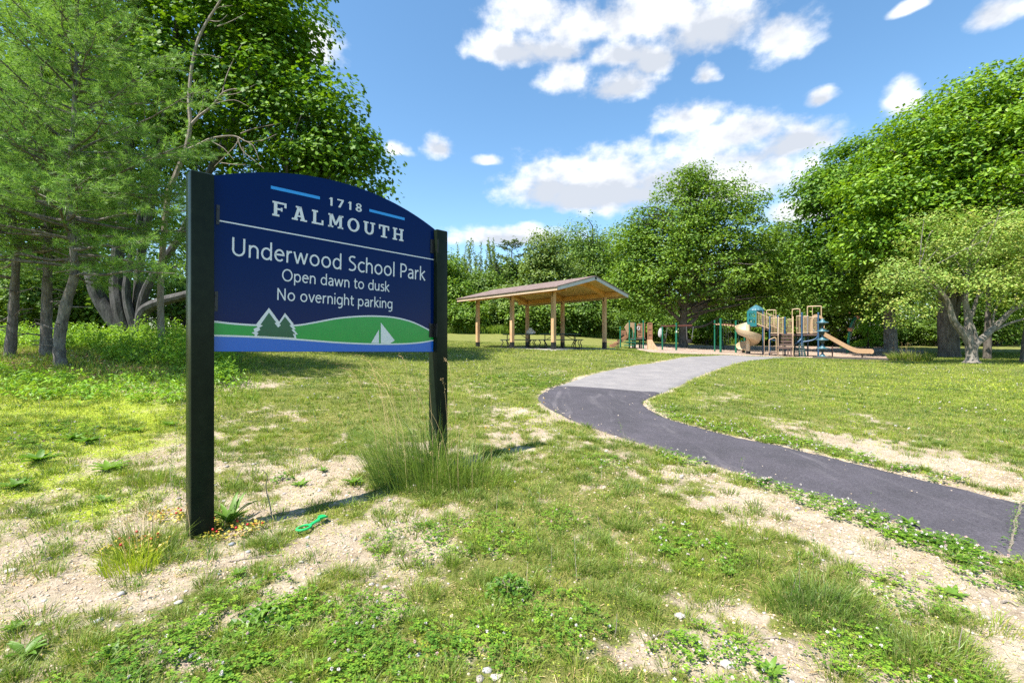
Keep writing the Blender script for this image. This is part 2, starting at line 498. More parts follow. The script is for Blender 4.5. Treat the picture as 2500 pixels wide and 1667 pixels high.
MAT['pale_bark'] = bark('pale_bark', (.08, .07, .06), (.17, .152, .13), (.28, .256, .225), 12)
MAT['twig'] = bark('twig', (.16, .13, .10), (.26, .22, .18), (.38, .33, .28), 20)

def plain(name, c, rough=.5, spec=.5, var=.12, scale=6, bump=0, coat=0, metallic=0):
    M_ = Mat(name)
    n = M_.noise(scale, 5, .6, M_.obj())
    c = tuple(q * .8 for q in c)
    k = M_.ramp(n, [(.25, tuple(q * (1 - var) for q in c)), (.75, tuple(min(1, q * (1 + var)) for q in c))])
    r = M_.math('ADD', M_.math('MULTIPLY', M_.noise(scale * 3, 4, .6, M_.obj()), .18), rough - .09)
    return M_.principled(k, r, M_.bump(n, bump, .004) if bump else None, spec, metallic, coat)
MAT['tan_plastic'] = plain('tan_plastic', (.47, .31, .175), .42)
MAT['rail_panel'] = plain('rail_panel', (.42, .30, .19), .45)
MAT['cream_plastic'] = plain('cream_plastic', (.70, .55, .36), .35)
MAT['tan_metal'] = plain('tan_metal', (.60, .43, .27), .45)
MAT['brown_plastic'] = plain('brown_plastic', (.36, .18, .095), .55)
MAT['brown_deck'] = plain('brown_deck', (.12, .075, .06), .65)
MAT['blue_metal'] = plain('blue_metal', (.035, .10, .20), .4)
MAT['blue_plastic'] = plain('blue_plastic', (.05, .155, .20), .45)
MAT['teal_plastic'] = plain('teal_plastic', (.012, .17, .185), .4)
MAT['green_metal'] = plain('green_metal', (.008, .15, .085), .35)
MAT['dark_green'] = plain('dark_green', (.008, .045, .038), .45)
MAT['black_metal'] = plain('black_metal', (.018, .018, .02), .4)
MAT['chain'] = plain('chain', (.45, .45, .46), .4, metallic=.6)
MAT['red_brown'] = plain('red_brown', (.16, .055, .04), .45)
MAT['white_paint'] = plain('white_paint', (.78, .78, .77), .5)
MAT['grey_paint'] = plain('grey_paint', (.60, .60, .62), .55)
MAT['concrete'] = plain('concrete', (.50, .47, .43), .85, .3, .18, 3, .2)
MAT['rubber'] = plain('rubber', (.02, .02, .022), .7)
MAT['glass'] = plain('glass', (.03, .04, .05), .08)
MAT['car_white'] = plain('car_white', (.75, .76, .78), .25, coat=.6)
MAT['toy_green'] = plain('toy_green', (.02, .56, .15), .4)
MAT['berry'] = plain('berry', (.55, .015, .02), .4)
MAT['flower'] = plain('flower', (.78, .72, .68), .7, .2, .1, 30)
MAT['pink_flower'] = plain('pink_flower', (.70, .50, .47), .7, .2, .2, 30)
MAT['yellow_flower'] = plain('yellow_flower', (.75, .45, .02), .7, .2, .2, 30)
MAT['timber_edge'] = plain('timber_edge', (.10, .085, .075), .8)
MAT['orange_plastic'] = plain('orange_plastic', (.65, .30, .16), .45)
MAT['red_roof'] = plain('red_roof', (.30, .09, .06), .8)
MAT['siding'] = plain('siding', (.70, .70, .68), .7)
# sign
def sign_post():
    M_ = Mat('sign_post')
    n = M_.noise(340, 2, .5, M_.obj())
    sc = M_.noise(14, 5, .7, M_.obj())
    c = M_.ramp(sc, [(.35, (.008, .013, .009)), (.62, (.012, .019, .012)), (.8, (.022, .030, .022))])
    return M_.principled(c, .24, M_.bump(n, .12, .001), .10)
MAT['sign_post'] = sign_post()
def sign_navy():
    M_ = Mat('sign_navy')
    mp = M_.n('ShaderNodeMapping', {'Vector': M_.obj(), 'Scale': (.4, .4, 26)})
    n = M_.noise(5, 3, .6, mp.outputs[0])
    r = M_.math('ADD', M_.math('MULTIPLY', n, .06), .05)
    return M_.principled((.0002, .0125, .090), r, M_.bump(n, .05, .002), .12, 0, 0)
MAT['sign_navy'] = sign_navy()
for k_, c_ in dict(sign_white=(.86, .88, .93), sign_blue=(.03, .38, 1.0), sign_green=(.004, .38, .055), sign_dark_green=(.003, .11, .05), sign_water=(.012, .15, .72)).items():
    MAT[k_] = plain(k_, c_, .22, .5, .03, 5)
def wood(name, c0, c1, c2, planks=0):
    M_ = Mat(name)
    mp = M_.n('ShaderNodeMapping', {'Vector': M_.obj(), 'Scale': (3, 3, .6)})
    n = M_.noise(9, 6, .6, mp.outputs[0], .8)
    c0, c1, c2 = [tuple(q * .82 for q in c_) for c_ in (c0, c1, c2)]
    c = M_.ramp(n, [(.3, c0), (.52, c1), (.75, c2)])
    n2 = M_.noise(1.3, 3, .5, M_.obj())
    c = M_.mix(1.0, c, M_.ramp(n2, [(.3, (.82, .8, .78)), (.7, (1.12, 1.12, 1.12))]), 'MULTIPLY')
    if planks:
        w = M_.n('ShaderNodeTexWave', {'Vector': M_.n('ShaderNodeMapping', {'Vector': M_.obj(), 'Rotation': (0, 0, PLANK_ROT)}).outputs[0], 'Scale': planks, 'Distortion': 0}, wave_type='BANDS', bands_direction='Y', wave_profile='SAW')
        ln_ = M_.math('GREATER_THAN', w.outputs['Fac'], .93)
        c = M_.mix(M_.math('MULTIPLY', ln_, .6), c, (.12, .06, .02))
    return M_.principled(c, .65, M_.bump(n, .25, .004), .3)
PLANK_ROT = math.atan2(.756, .654)
MAT['post_wood'] = wood('post_wood', (.52, .30, .15), (.66, .42, .23), (.78, .54, .33))
MAT['fascia_wood'] = wood('fascia_wood', (.50, .36, .24), (.60, .46, .32), (.68, .54, .40))
MAT['beam_wood'] = wood('beam_wood', (.66, .32, .08), (.80, .42, .12), (.90, .53, .19))
MAT['ceiling_wood'] = wood('ceiling_wood', (.68, .40, .13), (.80, .51, .19), (.90, .62, .27), 1.15)
def shingles():
    M_ = Mat('shingles')
    b = M_.n('ShaderNodeTexBrick', {'Vector': M_.n('ShaderNodeMapping', {'Vector': M_.obj(), 'Rotation': (0, 0, PLANK_ROT)}).outputs[0], 'Scale': 4.0, 'Mortar Size': .012, 'Brick Width': .9, 'Row Height': .5,
        'Color1': (.205, .158, .142, 1), 'Color2': (.135, .102, .094, 1), 'Mortar': (.07, .05, .05, 1)})
    n = M_.noise(14, 5, .7, M_.obj())
    c = M_.mix(1.0, b.outputs['Color'], M_.ramp(n, [(.3, (.6, .6, .6)), (.7, (1.45, 1.4, 1.4))]), 'MULTIPLY')
    return M_.principled(c, .9, M_.bump(b.outputs['Fac'], .5, .01), .2)
MAT['shingles'] = shingles()
# ground sheets
def asphalt(name, c0, c1, c2, streak):
    M_ = Mat(name)
    f1 = M_.math('ADD', M_.math('MULTIPLY', M_.noise(170, 4, .75), .6), M_.math('MULTIPLY', M_.noise(48, 4, .75), .4)); f2 = M_.noise(2.2, 5, .6); f3 = M_.noise(420, 2, .6)
    c0, c1, c2 = [tuple(q * .84 for q in c_) for c_ in (c0, c1, c2)]
    c = M_.ramp(f1, [(.38, c0), (.52, c1), (.66, c2)])
    c = M_.mix(1.0, c, M_.ramp(f2, [(.3, (.82, .82, .84)), (.72, streak)]), 'MULTIPLY')
    sp = M_.math('GREATER_THAN', f3, .71)
    c = M_.mix(M_.math('MULTIPLY', sp, .55), c, (.5, .48, .46))
    wear = M_.noise(.7, 4, .6, M_.n('ShaderNodeMapping', {'Vector': M_.pos(), 'Rotation': (0, 0, .4), 'Scale': (3.2, .7, 1)}).outputs[0], 1.2)
    c = M_.mix(M_.math('MULTIPLY', M_.math('SUBTRACT', wear, .56, True), 1.6, True), c, (.24, .22, .23))
    return M_.principled(c, .85, M_.bump(f1, .7, .006), .3)
MAT['dark_asphalt'] = asphalt('dark_asphalt', (.038, .035, .040), (.072, .067, .077), (.135, .128, .140), (1.25, 1.22, 1.28))
MAT['old_asphalt'] = asphalt('old_asphalt', (.165, .153, .15), (.26, .247, .247), (.39, .375, .365), (1.15, 1.13, 1.12))
def chips():
    M_ = Mat('wood_chips')
    v = M_.n('ShaderNodeTexVoronoi', {'Vector': M_.pos(), 'Scale': 26.0})
    c = M_.ramp(v.outputs['Color'], [(.2, (.20, .135, .105)), (.5, (.36, .275, .22)), (.85, (.50, .40, .33))])
    c = M_.mix(1.0, c, M_.ramp(M_.noise(1.1, 4, .6), [(.3, (.75, .74, .74)), (.7, (1.2, 1.18, 1.15))]), 'MULTIPLY')
    return M_.principled(c, .95, M_.bump(v.outputs['Distance'], .8, .03), .2)
MAT['wood_chips'] = chips()
def ground():
    M_ = Mat('ground')
    n1 = M_.noise(3.2, 6, .65); n2 = M_.noise(38, 5, .7); n3 = M_.noise(150, 3, .7)
    sand = M_.ramp(n1, [(.3, (.31, .25, .18)), (.5, (.42, .35, .265)), (.7, (.50, .43, .335))])
    sand = M_.mix(1.0, sand, M_.ramp(n2, [(.28, (.62, .58, .55)), (.5, (1, 1, 1)), (.72, (1.14, 1.13, 1.12))]), 'MULTIPLY')
    sand = M_.mix(1.0, sand, M_.ramp(n3, [(.3, (.70, .67, .64)), (.62, (1.08, 1.08, 1.08))]), 'MULTIPLY')
    vor = M_.n('ShaderNodeTexVoronoi', {'Vector': M_.pos(), 'Scale': 55.0})
    peb = M_.math('LESS_THAN', vor.outputs['Distance'], .16)
    peb = M_.math('MULTIPLY', peb, M_.math('GREATER_THAN', M_.n('ShaderNodeSeparateColor', {'Color': vor.outputs['Color']}).outputs[0], .72))
    sand = M_.mix(M_.math('MULTIPLY', peb, .8), sand, (.62, .58, .55))
    turf = M_.ramp(n1, [(.25, (.11, .13, .03)), (.5, (.165, .18, .05)), (.75, (.26, .235, .10))])
    turf = M_.mix(1.0, turf, M_.ramp(n2, [(.3, (.55, .6, .5)), (.7, (1.35, 1.3, 1.25))]), 'MULTIPLY')
    lime = M_.ramp(n2, [(.3, (.18, .24, .02)), (.55, (.32, .39, .035)), (.75, (.42, .46, .07))])
    mulch = M_.ramp(n2, [(.3, (.10, .055, .04)), (.5, (.25, .14, .10)), (.75, (.42, .28, .21))])
    jit = M_.math('MULTIPLY', M_.math('SUBTRACT', n2, .5), .9)
    cov = M_.n('ShaderNodeMapRange', {'Value': M_.math('ADD', M_.attr('cover'), jit), 'From Min': .38, 'From Max': .72}).outputs[0]
    c = M_.mix(cov, sand, turf)
    lim = M_.n('ShaderNodeMapRange', {'Value': M_.math('ADD', M_.attr('lime'), jit), 'From Min': .62, 'From Max': 1.0}).outputs[0]
    c = M_.mix(lim, c, lime)
    mu = M_.n('ShaderNodeMapRange', {'Value': M_.math('ADD', M_.attr('mulch'), jit), 'From Min': .4, 'From Max': .6}).outputs[0]
    c = M_.mix(mu, c, mulch)
    hh = M_.math('ADD', n2, M_.math('MULTIPLY', n3, .5))
    return M_.principled(c, .95, M_.bump(hh, .9, .02), .15)
MAT['ground'] = ground()

MAT['straw_dirt'] = plain('straw_dirt', (.22, .19, .15), .95, .1, .3, 30)
# ------------------------------------------------------------------ ground zones
def gl(pts, near=60):
    return np.array([G(*p) for p in pts])
DARK_A = gl([(1353, 943), (1311, 966), (1330, 990), (1383, 1019), (1489, 1059), (1622, 1099), (1781, 1147), (1914, 1187), (2074, 1232), (2227, 1286), (2363, 1330), (2500, 1366)])
DARK_B = gl([(1617, 960), (1580, 974), (1577, 990), (1632, 1022), (1781, 1064), (1994, 1110), (2207, 1160), (2360, 1195), (2500, 1232)])
LIGHT_A = gl([(1353, 943), (1409, 924), (1463, 908), (1548, 892), (1622, 881), (1728, 869), (1760, 867)])
LIGHT_B = gl([(1617, 960), (1664, 940), (1707, 918), (1755, 900), (1808, 884), (1877, 876), (1925, 873)])
# the dark path runs on out of the frame
for L_ in (DARK_A, DARK_B):
    pass
_ext = nrm((DARK_A[-1] - DARK_A[-3])[:2])
DARK_A = np.r_[DARK_A, [[*(DARK_A[-1][:2] + _ext * 1.2), 0], [*(DARK_A[-1][:2] + _ext * 5), 0]]]
DARK_B = np.r_[DARK_B, [[*(DARK_B[-1][:2] + _ext * 1.6), 0], [*(DARK_B[-1][:2] + _ext * 5.4), 0]]]
def resample(p, n):
    p = smoothpath(p, 5); d = np.r_[0, np.cumsum(np.linalg.norm(np.diff(p[:, :2], axis=0), axis=1))]
    t = np.linspace(0, d[-1], n)
    return np.c_[np.interp(t, d, p[:, 0]), np.interp(t, d, p[:, 1])]
DARK_POLY = np.r_[resample(DARK_A, 60), resample(DARK_B, 60)[::-1]]
LIGHT_POLY = np.r_[resample(LIGHT_A, 40), resample(LIGHT_B, 40)[::-1]]
CHIP_POLY = np.r_[gl([(1590, 861), (1660, 864), (1760, 866), (1860, 870), (1960, 873), (2090, 877), (2235, 881)])[:, :2],
                  [on(2255, 36)[:2], on(2140, 43)[:2], on(1900, 45)[:2], on(1690, 43)[:2], on(1560, 39)[:2], on(1530, 33)[:2]]]
# pavilion frame
PO = np.array((1.44, 24.65)); PU = nrm((.654, -.756)); PV = nrm((.756, .654)); PZ = 1.0
def pav(a, b, z):
    q = PO + PU * a + PV * b
    return np.array((q[0], q[1], z))
SLAB = [pav(a, b, 0)[:2] for a, b in ((-3.3, -2.2), (3.4, -2.2), (3.4, 2.25), (-3.3, 2.25))]
EDGE_LINES = [DARK_A, DARK_B, LIGHT_A, LIGHT_B]
BLOBS = [  # photograph x, y, radius in metres, weight (minus = bare sand, plus = turf)
    (180, 1420, .42, -.55), (420, 1410, .40, -.55), (60, 1490, .35, -.5), (620, 1360, .40, -.6), (800, 1330, .35, -.6), (960, 1290, .4, -.45), (880, 1400, .30, -.4),
    (300, 1520, .25, -.3), (560, 1480, .25, -.35), (720, 1500, .2, -.3), (1530, 1560, .17, -.8), (1620, 1590, .15, -.5), (1800, 1560, .22, -.5), (1930, 1640, .25, -.5), (2080, 1600, .25, -.35),
    (1900, 1225, .5, -.6), (2040, 1290, .5, -.6), (2180, 1350, .5, -.6), (2330, 1420, .5, -.7), (2470, 1480, .45, -.65), (2420, 1560, .4, -.5), (2250, 1480, .3, -.4), (1780, 1180, .5, -.5), (1650, 1150, .5, -.45), (2480, 1620, .3, -.3),
    (2200, 1110, .9, -.65), (2350, 1150, .8, -.6), (2090, 1080, .9, -.45), (2480, 1170, .6, -.4), (2350, 1070, .7, -.25),
    (700, 1150, .4, -.55), (850, 1180, .45, -.55), (760, 1110, .4, -.4), (620, 1190, .3, -.3), (930, 1215, .35, -.5), (1280, 1020, .9, -.55), (1240, 990, .8, -.4), (1320, 1060, .7, -.4), (1380, 1130, .5, -.2),
    (400, 955, .8, -.9), (330, 945, .6, -.7), (620, 933, .8, -1.0), (560, 940, .6, -.6), (300, 1010, .5, -.5), (310, 1150, .45, -.45), (200, 1130, .4, -.3), (390, 1200, .4, -.4), (100, 1220, .3, -.35), (60, 1070, .5, -.2),
    (1100, 1190, .5, .5), (1000, 1180, .4, .3), (1350, 1360, .35, .25), (1500, 1430, .4, .3), (1100, 1400, .35, .2), (900, 1600, .35, .35), (600, 1620, .3, .3), (1250, 1600, .4, .35), (2000, 1490, .5, .4), (1700, 1340, .5, .3), (1600, 1300, .5, .25), (200, 1600, .25, .2), (2300, 1620, .3, .35),
    (850, 1050, 1.0, .35), (950, 1000, 1.2, .3), (1450, 1180, .6, .2), (1160, 1260, .35, .3),
]
_bw = [(*G(a, b)[:2], r, w) for a, b, r, w in BLOBS]
LIMES = [(120, 960, 1.6, .75), (60, 1040, 1.2, .75), (200, 1020, 1.0, .6), (300, 980, 1.0, .4), (90, 1130, .9, .55), (250, 1090, .7, .45), (400, 1080, .6, .35), (160, 1280, .4, .35), (330, 1290, .35, .4), (420, 1330, .3, .4), (680, 880, .9, .5), (30, 1280, .3, .3),
         (450, 1010, .8, .3), (150, 1180, .5, .5), (60, 1190, .4, .4), (300, 1230, .4, .45), (40, 1120, .6, .5), (420, 1180, .35, .35), (200, 1240, .3, .3), (480, 1350, .2, .2), (400, 930, .8, .3), (350, 1060, .5, .45), (880, 1230, .2, .4), (760, 1290, .2, .4), (420, 1400, .2, .2), (1100, 1310, .2, .4), (1270, 1330, .25, .5), (1050, 1520, .3, .35), (1300, 1640, .3, .4), (960, 1640, .25, .4), (1150, 1560, .2, .3), (800, 1290, .25, .35), (2450, 940, 2.5, .35), (2350, 960, 2.5, .3), (2440, 1000, 1.5, .3), (1250, 1030, .4, .5)]
_lw = [(*G(a, b)[:2], r, w) for a, b, r, w in LIMES]
def road_mask(x, y):
    return in_poly(DARK_POLY, x, y) | in_poly(LIGHT_POLY, x, y)
def cover(x, y):
    d = np.hypot(x, y)
    base = .66 + .25 * sstep(5.0, 10.5, d) + .1 * sstep(14, 22, d)
    n = fbm(x * 1.7 + 3, y * 1.7, 3) - .5; n2 = fbm(x * 6.5, y * 6.5 + 4, 3) - .5
    amp = 1.0 - .55 * sstep(7, 15, d)
    n3 = fbm(x * 17 + 2, y * 17, 2) - .5
    c = base + (1.15 * n + 1.15 * n2 + .7 * n3) * amp
    y0n = True
    for bx, by, r, w in _bw:
        c = c + (.46 * w if w < 0 and y0n else w) * np.exp(-((x - bx) ** 2 + (y - by) ** 2) / r ** 2)
    e = np.full(x.shape, 9.0)
    near = (y > 0) & (y < 32)
    if near.any():
        for L in EDGE_LINES:
            e[near] = np.minimum(e[near], dist_line(L, x[near], y[near]))
    c = c - (.25 + 1.5 * np.clip(n2 + .2, 0, 1)) * np.exp(-(e / .10) ** 2) + .25 * np.exp(-((e - .3) / .2) ** 2)
    return np.clip(c, 0, 1.15)
def limeness(x, y):
    s = np.zeros(x.shape)
    for bx, by, r, w in _lw:
        s += w * np.exp(-((x - bx) ** 2 + (y - by) ** 2) / r ** 2)
    return np.clip(s * (.35 + 1.3 * fbm(x * 2.2, y * 2.2 + 7, 3)), 0, 1)
def mulchness(x, y):
    s = np.zeros(x.shape)
    for bx, by, r in ((-9.2, 9.3, .8), (-8.2, 9.2, .8), (-7.3, 9.1, .7), (-11.3, 10.0, 1.2), (-10.2, 10.6, 1.0), (-12.5, 11, 1.3)):
        s += np.exp(-((x - bx) ** 2 + (y - by) ** 2) / r ** 2)
    return np.clip(s, 0, 1)

# ------------------------------------------------------------------ the terrain sheet (finer towards the viewer)
a_ = np.r_[np.linspace(-64, 64, 520), np.linspace(64, 296, 92)[1:-1]] * math.pi / 180
r_ = np.r_[0.0, np.geomspace(.35, 1.5, 14), np.geomspace(1.5, 12, 190)[1:], np.geomspace(12, 70, 130)[1:], np.geomspace(70, 900, 30)[1:]]
A_, R_ = np.meshgrid(a_, r_[1:], indexing='ij')
tx, ty = np.sin(A_) * R_, np.cos(A_) * R_
tz = hgt(tx, ty)
far = sstep(90, 160, R_)
tz = tz * (1 - far) + 2.0 * far
tz = np.where(in_poly(CHIP_POLY, tx.ravel(), ty.ravel()).reshape(tx.shape), tz - .04, tz)
tz = np.where(in_poly(SLAB, tx.ravel(), ty.ravel()).reshape(tx.shape), np.minimum(tz, PZ - .05), tz)
_rm = road_mask(tx.ravel(), ty.ravel()).reshape(tx.shape)
tz = np.where(_rm, tz - .02, tz)
cov_grid = cover(tx.ravel(), ty.ravel())
na, nr = tx.shape
V_ = np.r_[np.c_[tx.ravel(), ty.ravel(), tz.ravel()], [[0, 0, h(0, 0)]]]
I_ = np.arange(na * nr).reshape(na, nr); J_ = np.roll(I_, -1, 0)
quads = np.stack([I_[:, :-1], I_[:, 1:], J_[:, 1:], J_[:, :-1]], -1).reshape(-1, 4)[:, ::-1]
fan = [[na * nr, J_[i, 0], I_[i, 0]] for i in range(na)]
ground_obj = raw_mesh('ground', V_, [list(q) for q in quads] + fan, MAT['ground'], smooth=True)
tag(ground_obj, 'grassy park ground with patches of bare pale sand', kind='structure')
for nm, arr in (('cover', cov_grid), ('lime', limeness(V_[:-1, 0], V_[:-1, 1])), ('mulch', mulchness(V_[:-1, 0], V_[:-1, 1]))):
    at = ground_obj.data.attributes.new(nm, 'FLOAT', 'POINT')
    at.data.foreach_set('value', np.r_[arr, 0].astype(np.float32))

def sheet(name, A, B, n, m, lift, mat, label):
    a = resample(A, n); b = resample(B, n); t = np.linspace(0, 1, m)
    X = a[:, None, 0] * (1 - t) + b[:, None, 0] * t; Y = a[:, None, 1] * (1 - t) + b[:, None, 1] * t
    jit = .10 * (fbm(X * 7, Y * 7, 3) - .5)
    X[:, 0] += jit[:, 0]; Y[:, 0] += jit[:, 0]; X[:, -1] += jit[:, -1]; Y[:, -1] += jit[:, -1]
    crown = lift + .02 * np.sin(math.pi * t)[None, :]
    edge = np.zeros(m); edge[0] = edge[-1] = -.05
    Z = hgt(X.ravel(), Y.ravel()).reshape(X.shape) + crown + edge
    V = np.c_[X.ravel(), Y.ravel(), Z.ravel()]; I = np.arange(n * m).reshape(n, m)
    Q = np.stack([I[:-1, :-1], I[1:, :-1], I[1:, 1:], I[:-1, 1:]], -1).reshape(-1, 4)
    o = raw_mesh(name, V, Q, mat, smooth=True)
    ROWS[label] = (V.reshape(n, m, 3), o.location)
    return tag(o, label, kind='structure')
ROWS = {}
sheet('path', DARK_A, DARK_B, 220, 30, .012, MAT['dark_asphalt'], 'new dark asphalt path curving in from the right')
sheet('path', LIGHT_A, LIGHT_B, 90, 24, .008, MAT['old_asphalt'], 'old pale asphalt path leading to the playground')
# sandy joint across the new path near the right edge of the view
_k = np.linspace(-.02, 1.02, 30)[:, None]
_a = G(2499, 1226) * (1 - _k) + G(2462, 1352) * _k
_dv = nrm(np.array((-(_a[-1] - _a[0])[1], (_a[-1] - _a[0])[0], 0)))
_a = _a + _dv * (.02 * (fbm(_k * 6, _k * 0 + 2, 3) - .5)); _jt = (.004 + .010 * np.random.RandomState(2).rand(30))[:, None]
_V = np.r_[_a - _dv * _jt, _a + _dv * _jt]
_P = ROWS['new dark asphalt path curving in from the right'][0].reshape(-1, 3)
_V[:, 2] = [_P[np.argmin(((_P[:, :2] - q_[:2]) ** 2).sum(1)), 2] + .005 for q_ in _V]
tag(raw_mesh('path_joint', _V, [[k, k + 1, 31 + k, 30 + k] for k in range(29)], MAT['straw_dirt']), 'sandy crack across the dark asphalt path', kind='structure')
JOINT = _V[:30]
# playground surface: fan of the outline
_c = CHIP_POLY.mean(0); rings = np.linspace(0.02, 1, 26)
ring_p = []
_rp = np.r_[CHIP_POLY, CHIP_POLY[:1]]
_d = np.r_[0, np.cumsum(np.linalg.norm(np.diff(_rp, axis=0), axis=1))]
_t = np.linspace(0, _d[-1], 121)[:-1]
outl = np.c_[np.interp(_t, _d, _rp[:, 0]), np.interp(_t, _d, _rp[:, 1])]
VV = []
for q in rings:
    pp = _c + (outl - _c) * q
    VV.append(np.c_[pp, hgt(pp[:, 0], pp[:, 1]) + .012 - (.05 if q == 1 else 0)])
VV = np.concatenate(VV); I = np.arange(len(VV)).reshape(26, 120); J = np.roll(I, -1, 1)
Q = np.stack([I[:-1], I[1:], J[1:], J[:-1]], -1).reshape(-1, 4)
tag(raw_mesh('playground_ground', VV, [list(q) for q in Q] + [list(range(120))], MAT['wood_chips'], smooth=True), 'pinkish wood chip ground under the play equipment', kind='structure')
# black timber edging along the front right of the chips
eb = MB()
ep = [G(1985, 875), G(2090, 878), G(2160, 880), G(2232, 882)]
for a, b in zip(ep[:-1], ep[1:]):
    eb.beam(np.array(a) + (0, 0, .03), np.array(b) + (0, 0, .03), .12, .18)
b_ = on(2252, 34); eb.beam(np.array(ep[-1]) + (0, 0, .03), b_ + (0, 0, .03), .12, .18)
tag(eb.build('timber_edging', MAT['timber_edge']), 'dark timber edging along the front of the wood chips', 'edging')

# ------------------------------------------------------------------ the park sign
SD = np.array((.678, .735, 0)); SE = np.array((-.735, .678, 0)); SCN = np.array((-2.188, 3.1, 0)); UPZ = np.array((0, 0, 1.))
SD = nrm(SD); SE = nrm(SE)
sign = thing('park_sign', (SCN[0] + SD[0] * 1.1, SCN[1] + SD[1] * 1.1, .03), 'large navy park sign with white lettering between two black posts', 'sign')
def rsq(c, w, z, r=.008):
    """rounded square section"""
    out = []
    for sx, sy in ((1, 1), (-1, 1), (-1, -1), (1, -1)):
        for t in (0, 45, 90):
            q = math.radians(t + {(1, 1): 0, (-1, 1): 90, (-1, -1): 180, (1, -1): 270}[(sx, sy)])
            out.append(np.asarray(c) + SD * (sx * (w / 2 - r) + r * math.cos(q)) + SE * (sy * (w / 2 - r) + r * math.sin(q)) + UPZ * z)
    return np.array(out)
PW = .14
for s0, top in ((0, 2.543), (2.099, 2.517)):
    c = SCN + SD * (s0 + PW / 2) + SE * PW / 2
    mb = MB().loft([rsq(c, PW, h(c[0], c[1]) - .3), rsq(c, PW, top - .006), rsq(c, PW - .012, top)])
    mb.build('post', MAT['sign_post'], sign)
NB = -SE                                     # towards the reader
ROLL = -.0178
BU = nrm(SD + UPZ * ROLL); BV = nrm(np.cross(BU, SE)); BV = BV if BV[2] > 0 else -BV
BO = SCN + SD * .148 + SE * .055 + UPZ * 1.2975   # lower left corner of the board face
def bd(a, b, off=0.0):
    return BO + BU * a + BV * b + NB * off
BW, BH, RISE = 1.942, 1.262, .205
RAD = (BW ** 2 / 4 + RISE ** 2) / (2 * RISE)
def arc_y(a):
    return BH + math.sqrt(max(0, RAD ** 2 - (a - BW / 2) ** 2)) - (RAD - RISE)
outline = [(-.022, 0), (BW, 0)] + [(a, arc_y(a)) for a in np.linspace(BW, 0, 49)] + [(-.022, BH)]
panel = MB().prism([bd(a, b) for a, b in outline], SE * .022).build('panel', MAT['sign_navy'], sign)
def S(cx, cy):
    """point of the enlarged view of the sign -> panel coordinates"""
    px, py = 420 + cx * 710 / 2141, 380 + cy * 520 / 1568
    d = np.array(((px - 1250) / F, 1, -(py - 833.5) / F)); o = np.array((0, 0, EYE))
    t = np.dot(BO - o, NB) / np.dot(d, NB); q = o + d * t - BO
    return float(np.dot(q, BU)), float(np.dot(q, BV))
def flat(polys, off, mat, name, parent, step=.00025):
    mb = MB()
    for i, pl in enumerate(polys):
        mb.face([bd(a, b, off + step * (i % 4)) for a, b in pl])
    return mb.build(name, mat, parent, smooth=False)
def dens(pts, k=8):
    return [tuple(q) for q in smoothpath([(a, b, 0) for a, b in pts], k)[:, :2]]
# landscape drawing
hill_top = dens([S(*p) for p in ((317, 1222), (450, 1237), (600, 1247), (800, 1253), (935, 1247), (1060, 1226), (1200, 1200), (1330, 1186), (1450, 1181), (1560, 1184), (1650, 1194), (1760, 1222), (1850, 1262), (1922, 1303))])
hill_top = [(max(0, a), b) for a, b in hill_top]; hill_top[-1] = (BW, hill_top[-1][1]); hill_top[0] = (0, hill_top[0][1])
water = dens([S(*p) for p in ((317, 1324), (520, 1330), (700, 1339), (950, 1355), (1200, 1374), (1400, 1384), (1550, 1387), (1700, 1385), (1820, 1376), (1922, 1360))])
water[0] = (0, water[0][1]); water[-1] = (BW, water[-1][1])
def band(top, bot):
    n = len(top); t2 = np.interp([p[0] for p in top], [p[0] for p in bot], [p[1] for p in bot])
    return [[top[i], top[i + 1], (top[i + 1][0], t2[i + 1]), (top[i][0], t2[i])] for i in range(n - 1)]
def strip(line, w0):
    return [[(a, b + w0 / 2), (c, d + w0 / 2), (c, d - w0 / 2), (a, b - w0 / 2)] for (a, b), (c, d) in zip(line[:-1], line[1:])]
flat(band(hill_top, [(a, b - .004) for a, b in water]), .0015, MAT['sign_green'], 'hill_drawing', panel, 0)
flat(band(water, [(0, .002), (BW, .002)]), .0015, MAT['sign_water'], 'water_drawing', panel, 0)
flat(strip(hill_top, .013), .0030, MAT['sign_white'], 'outline_drawing', panel, 0); flat(strip(water, .013), .0030, MAT['sign_white'], 'outline_drawing', panel, 0)
tree_w = [(583, 1302), (606, 1297), (598, 1275), (628, 1262), (614, 1246), (712, 1120), (787, 1222), (830, 1158), (892, 1236), (893, 1242), (886, 1250), (910, 1276), (895, 1278), (925, 1316), (907, 1316), (915, 1346), (598, 1332), (610, 1318)]
tree_d = [(625, 1320), (636, 1305), (622, 1300), (650, 1280), (640, 1268), (668, 1250), (650, 1244), (712, 1155), (765, 1228), (752, 1232), (780, 1266), (800, 1246), (790, 1240), (830, 1185), (875, 1245), (862, 1248), (890, 1278), (876, 1280), (906, 1312), (888, 1312), (900, 1340), (625, 1326)]
flat([[S(*p) for p in tree_w]], .0042, MAT['sign_white'], 'tree_drawing', panel)
flat([[S(*p) for p in tree_d]], .0054, MAT['sign_dark_green'], 'tree_drawing', panel)
boat = [[S(*p) for p in ((1535, 1228), (1638, 1360), (1603, 1382), (1535, 1380))], [S(*p) for p in ((1521, 1280), (1522, 1380), (1464, 1378))]]
flat(boat, .0042, MAT['sign_white'], 'boat_drawing', panel)
def bar(p, q, w0):
    (a, b), (c, d) = S(*p), S(*q)
    return [(a, b + w0 / 2), (c, d + w0 / 2), (c, d - w0 / 2), (a, b - w0 / 2)]
for p_ in (((727, 233), (1088, 313)), ((1452, 403), (1712, 468))): flat([bar(*p_, .0245)], .0015, MAT['sign_blue'], 'accent_bar', panel)
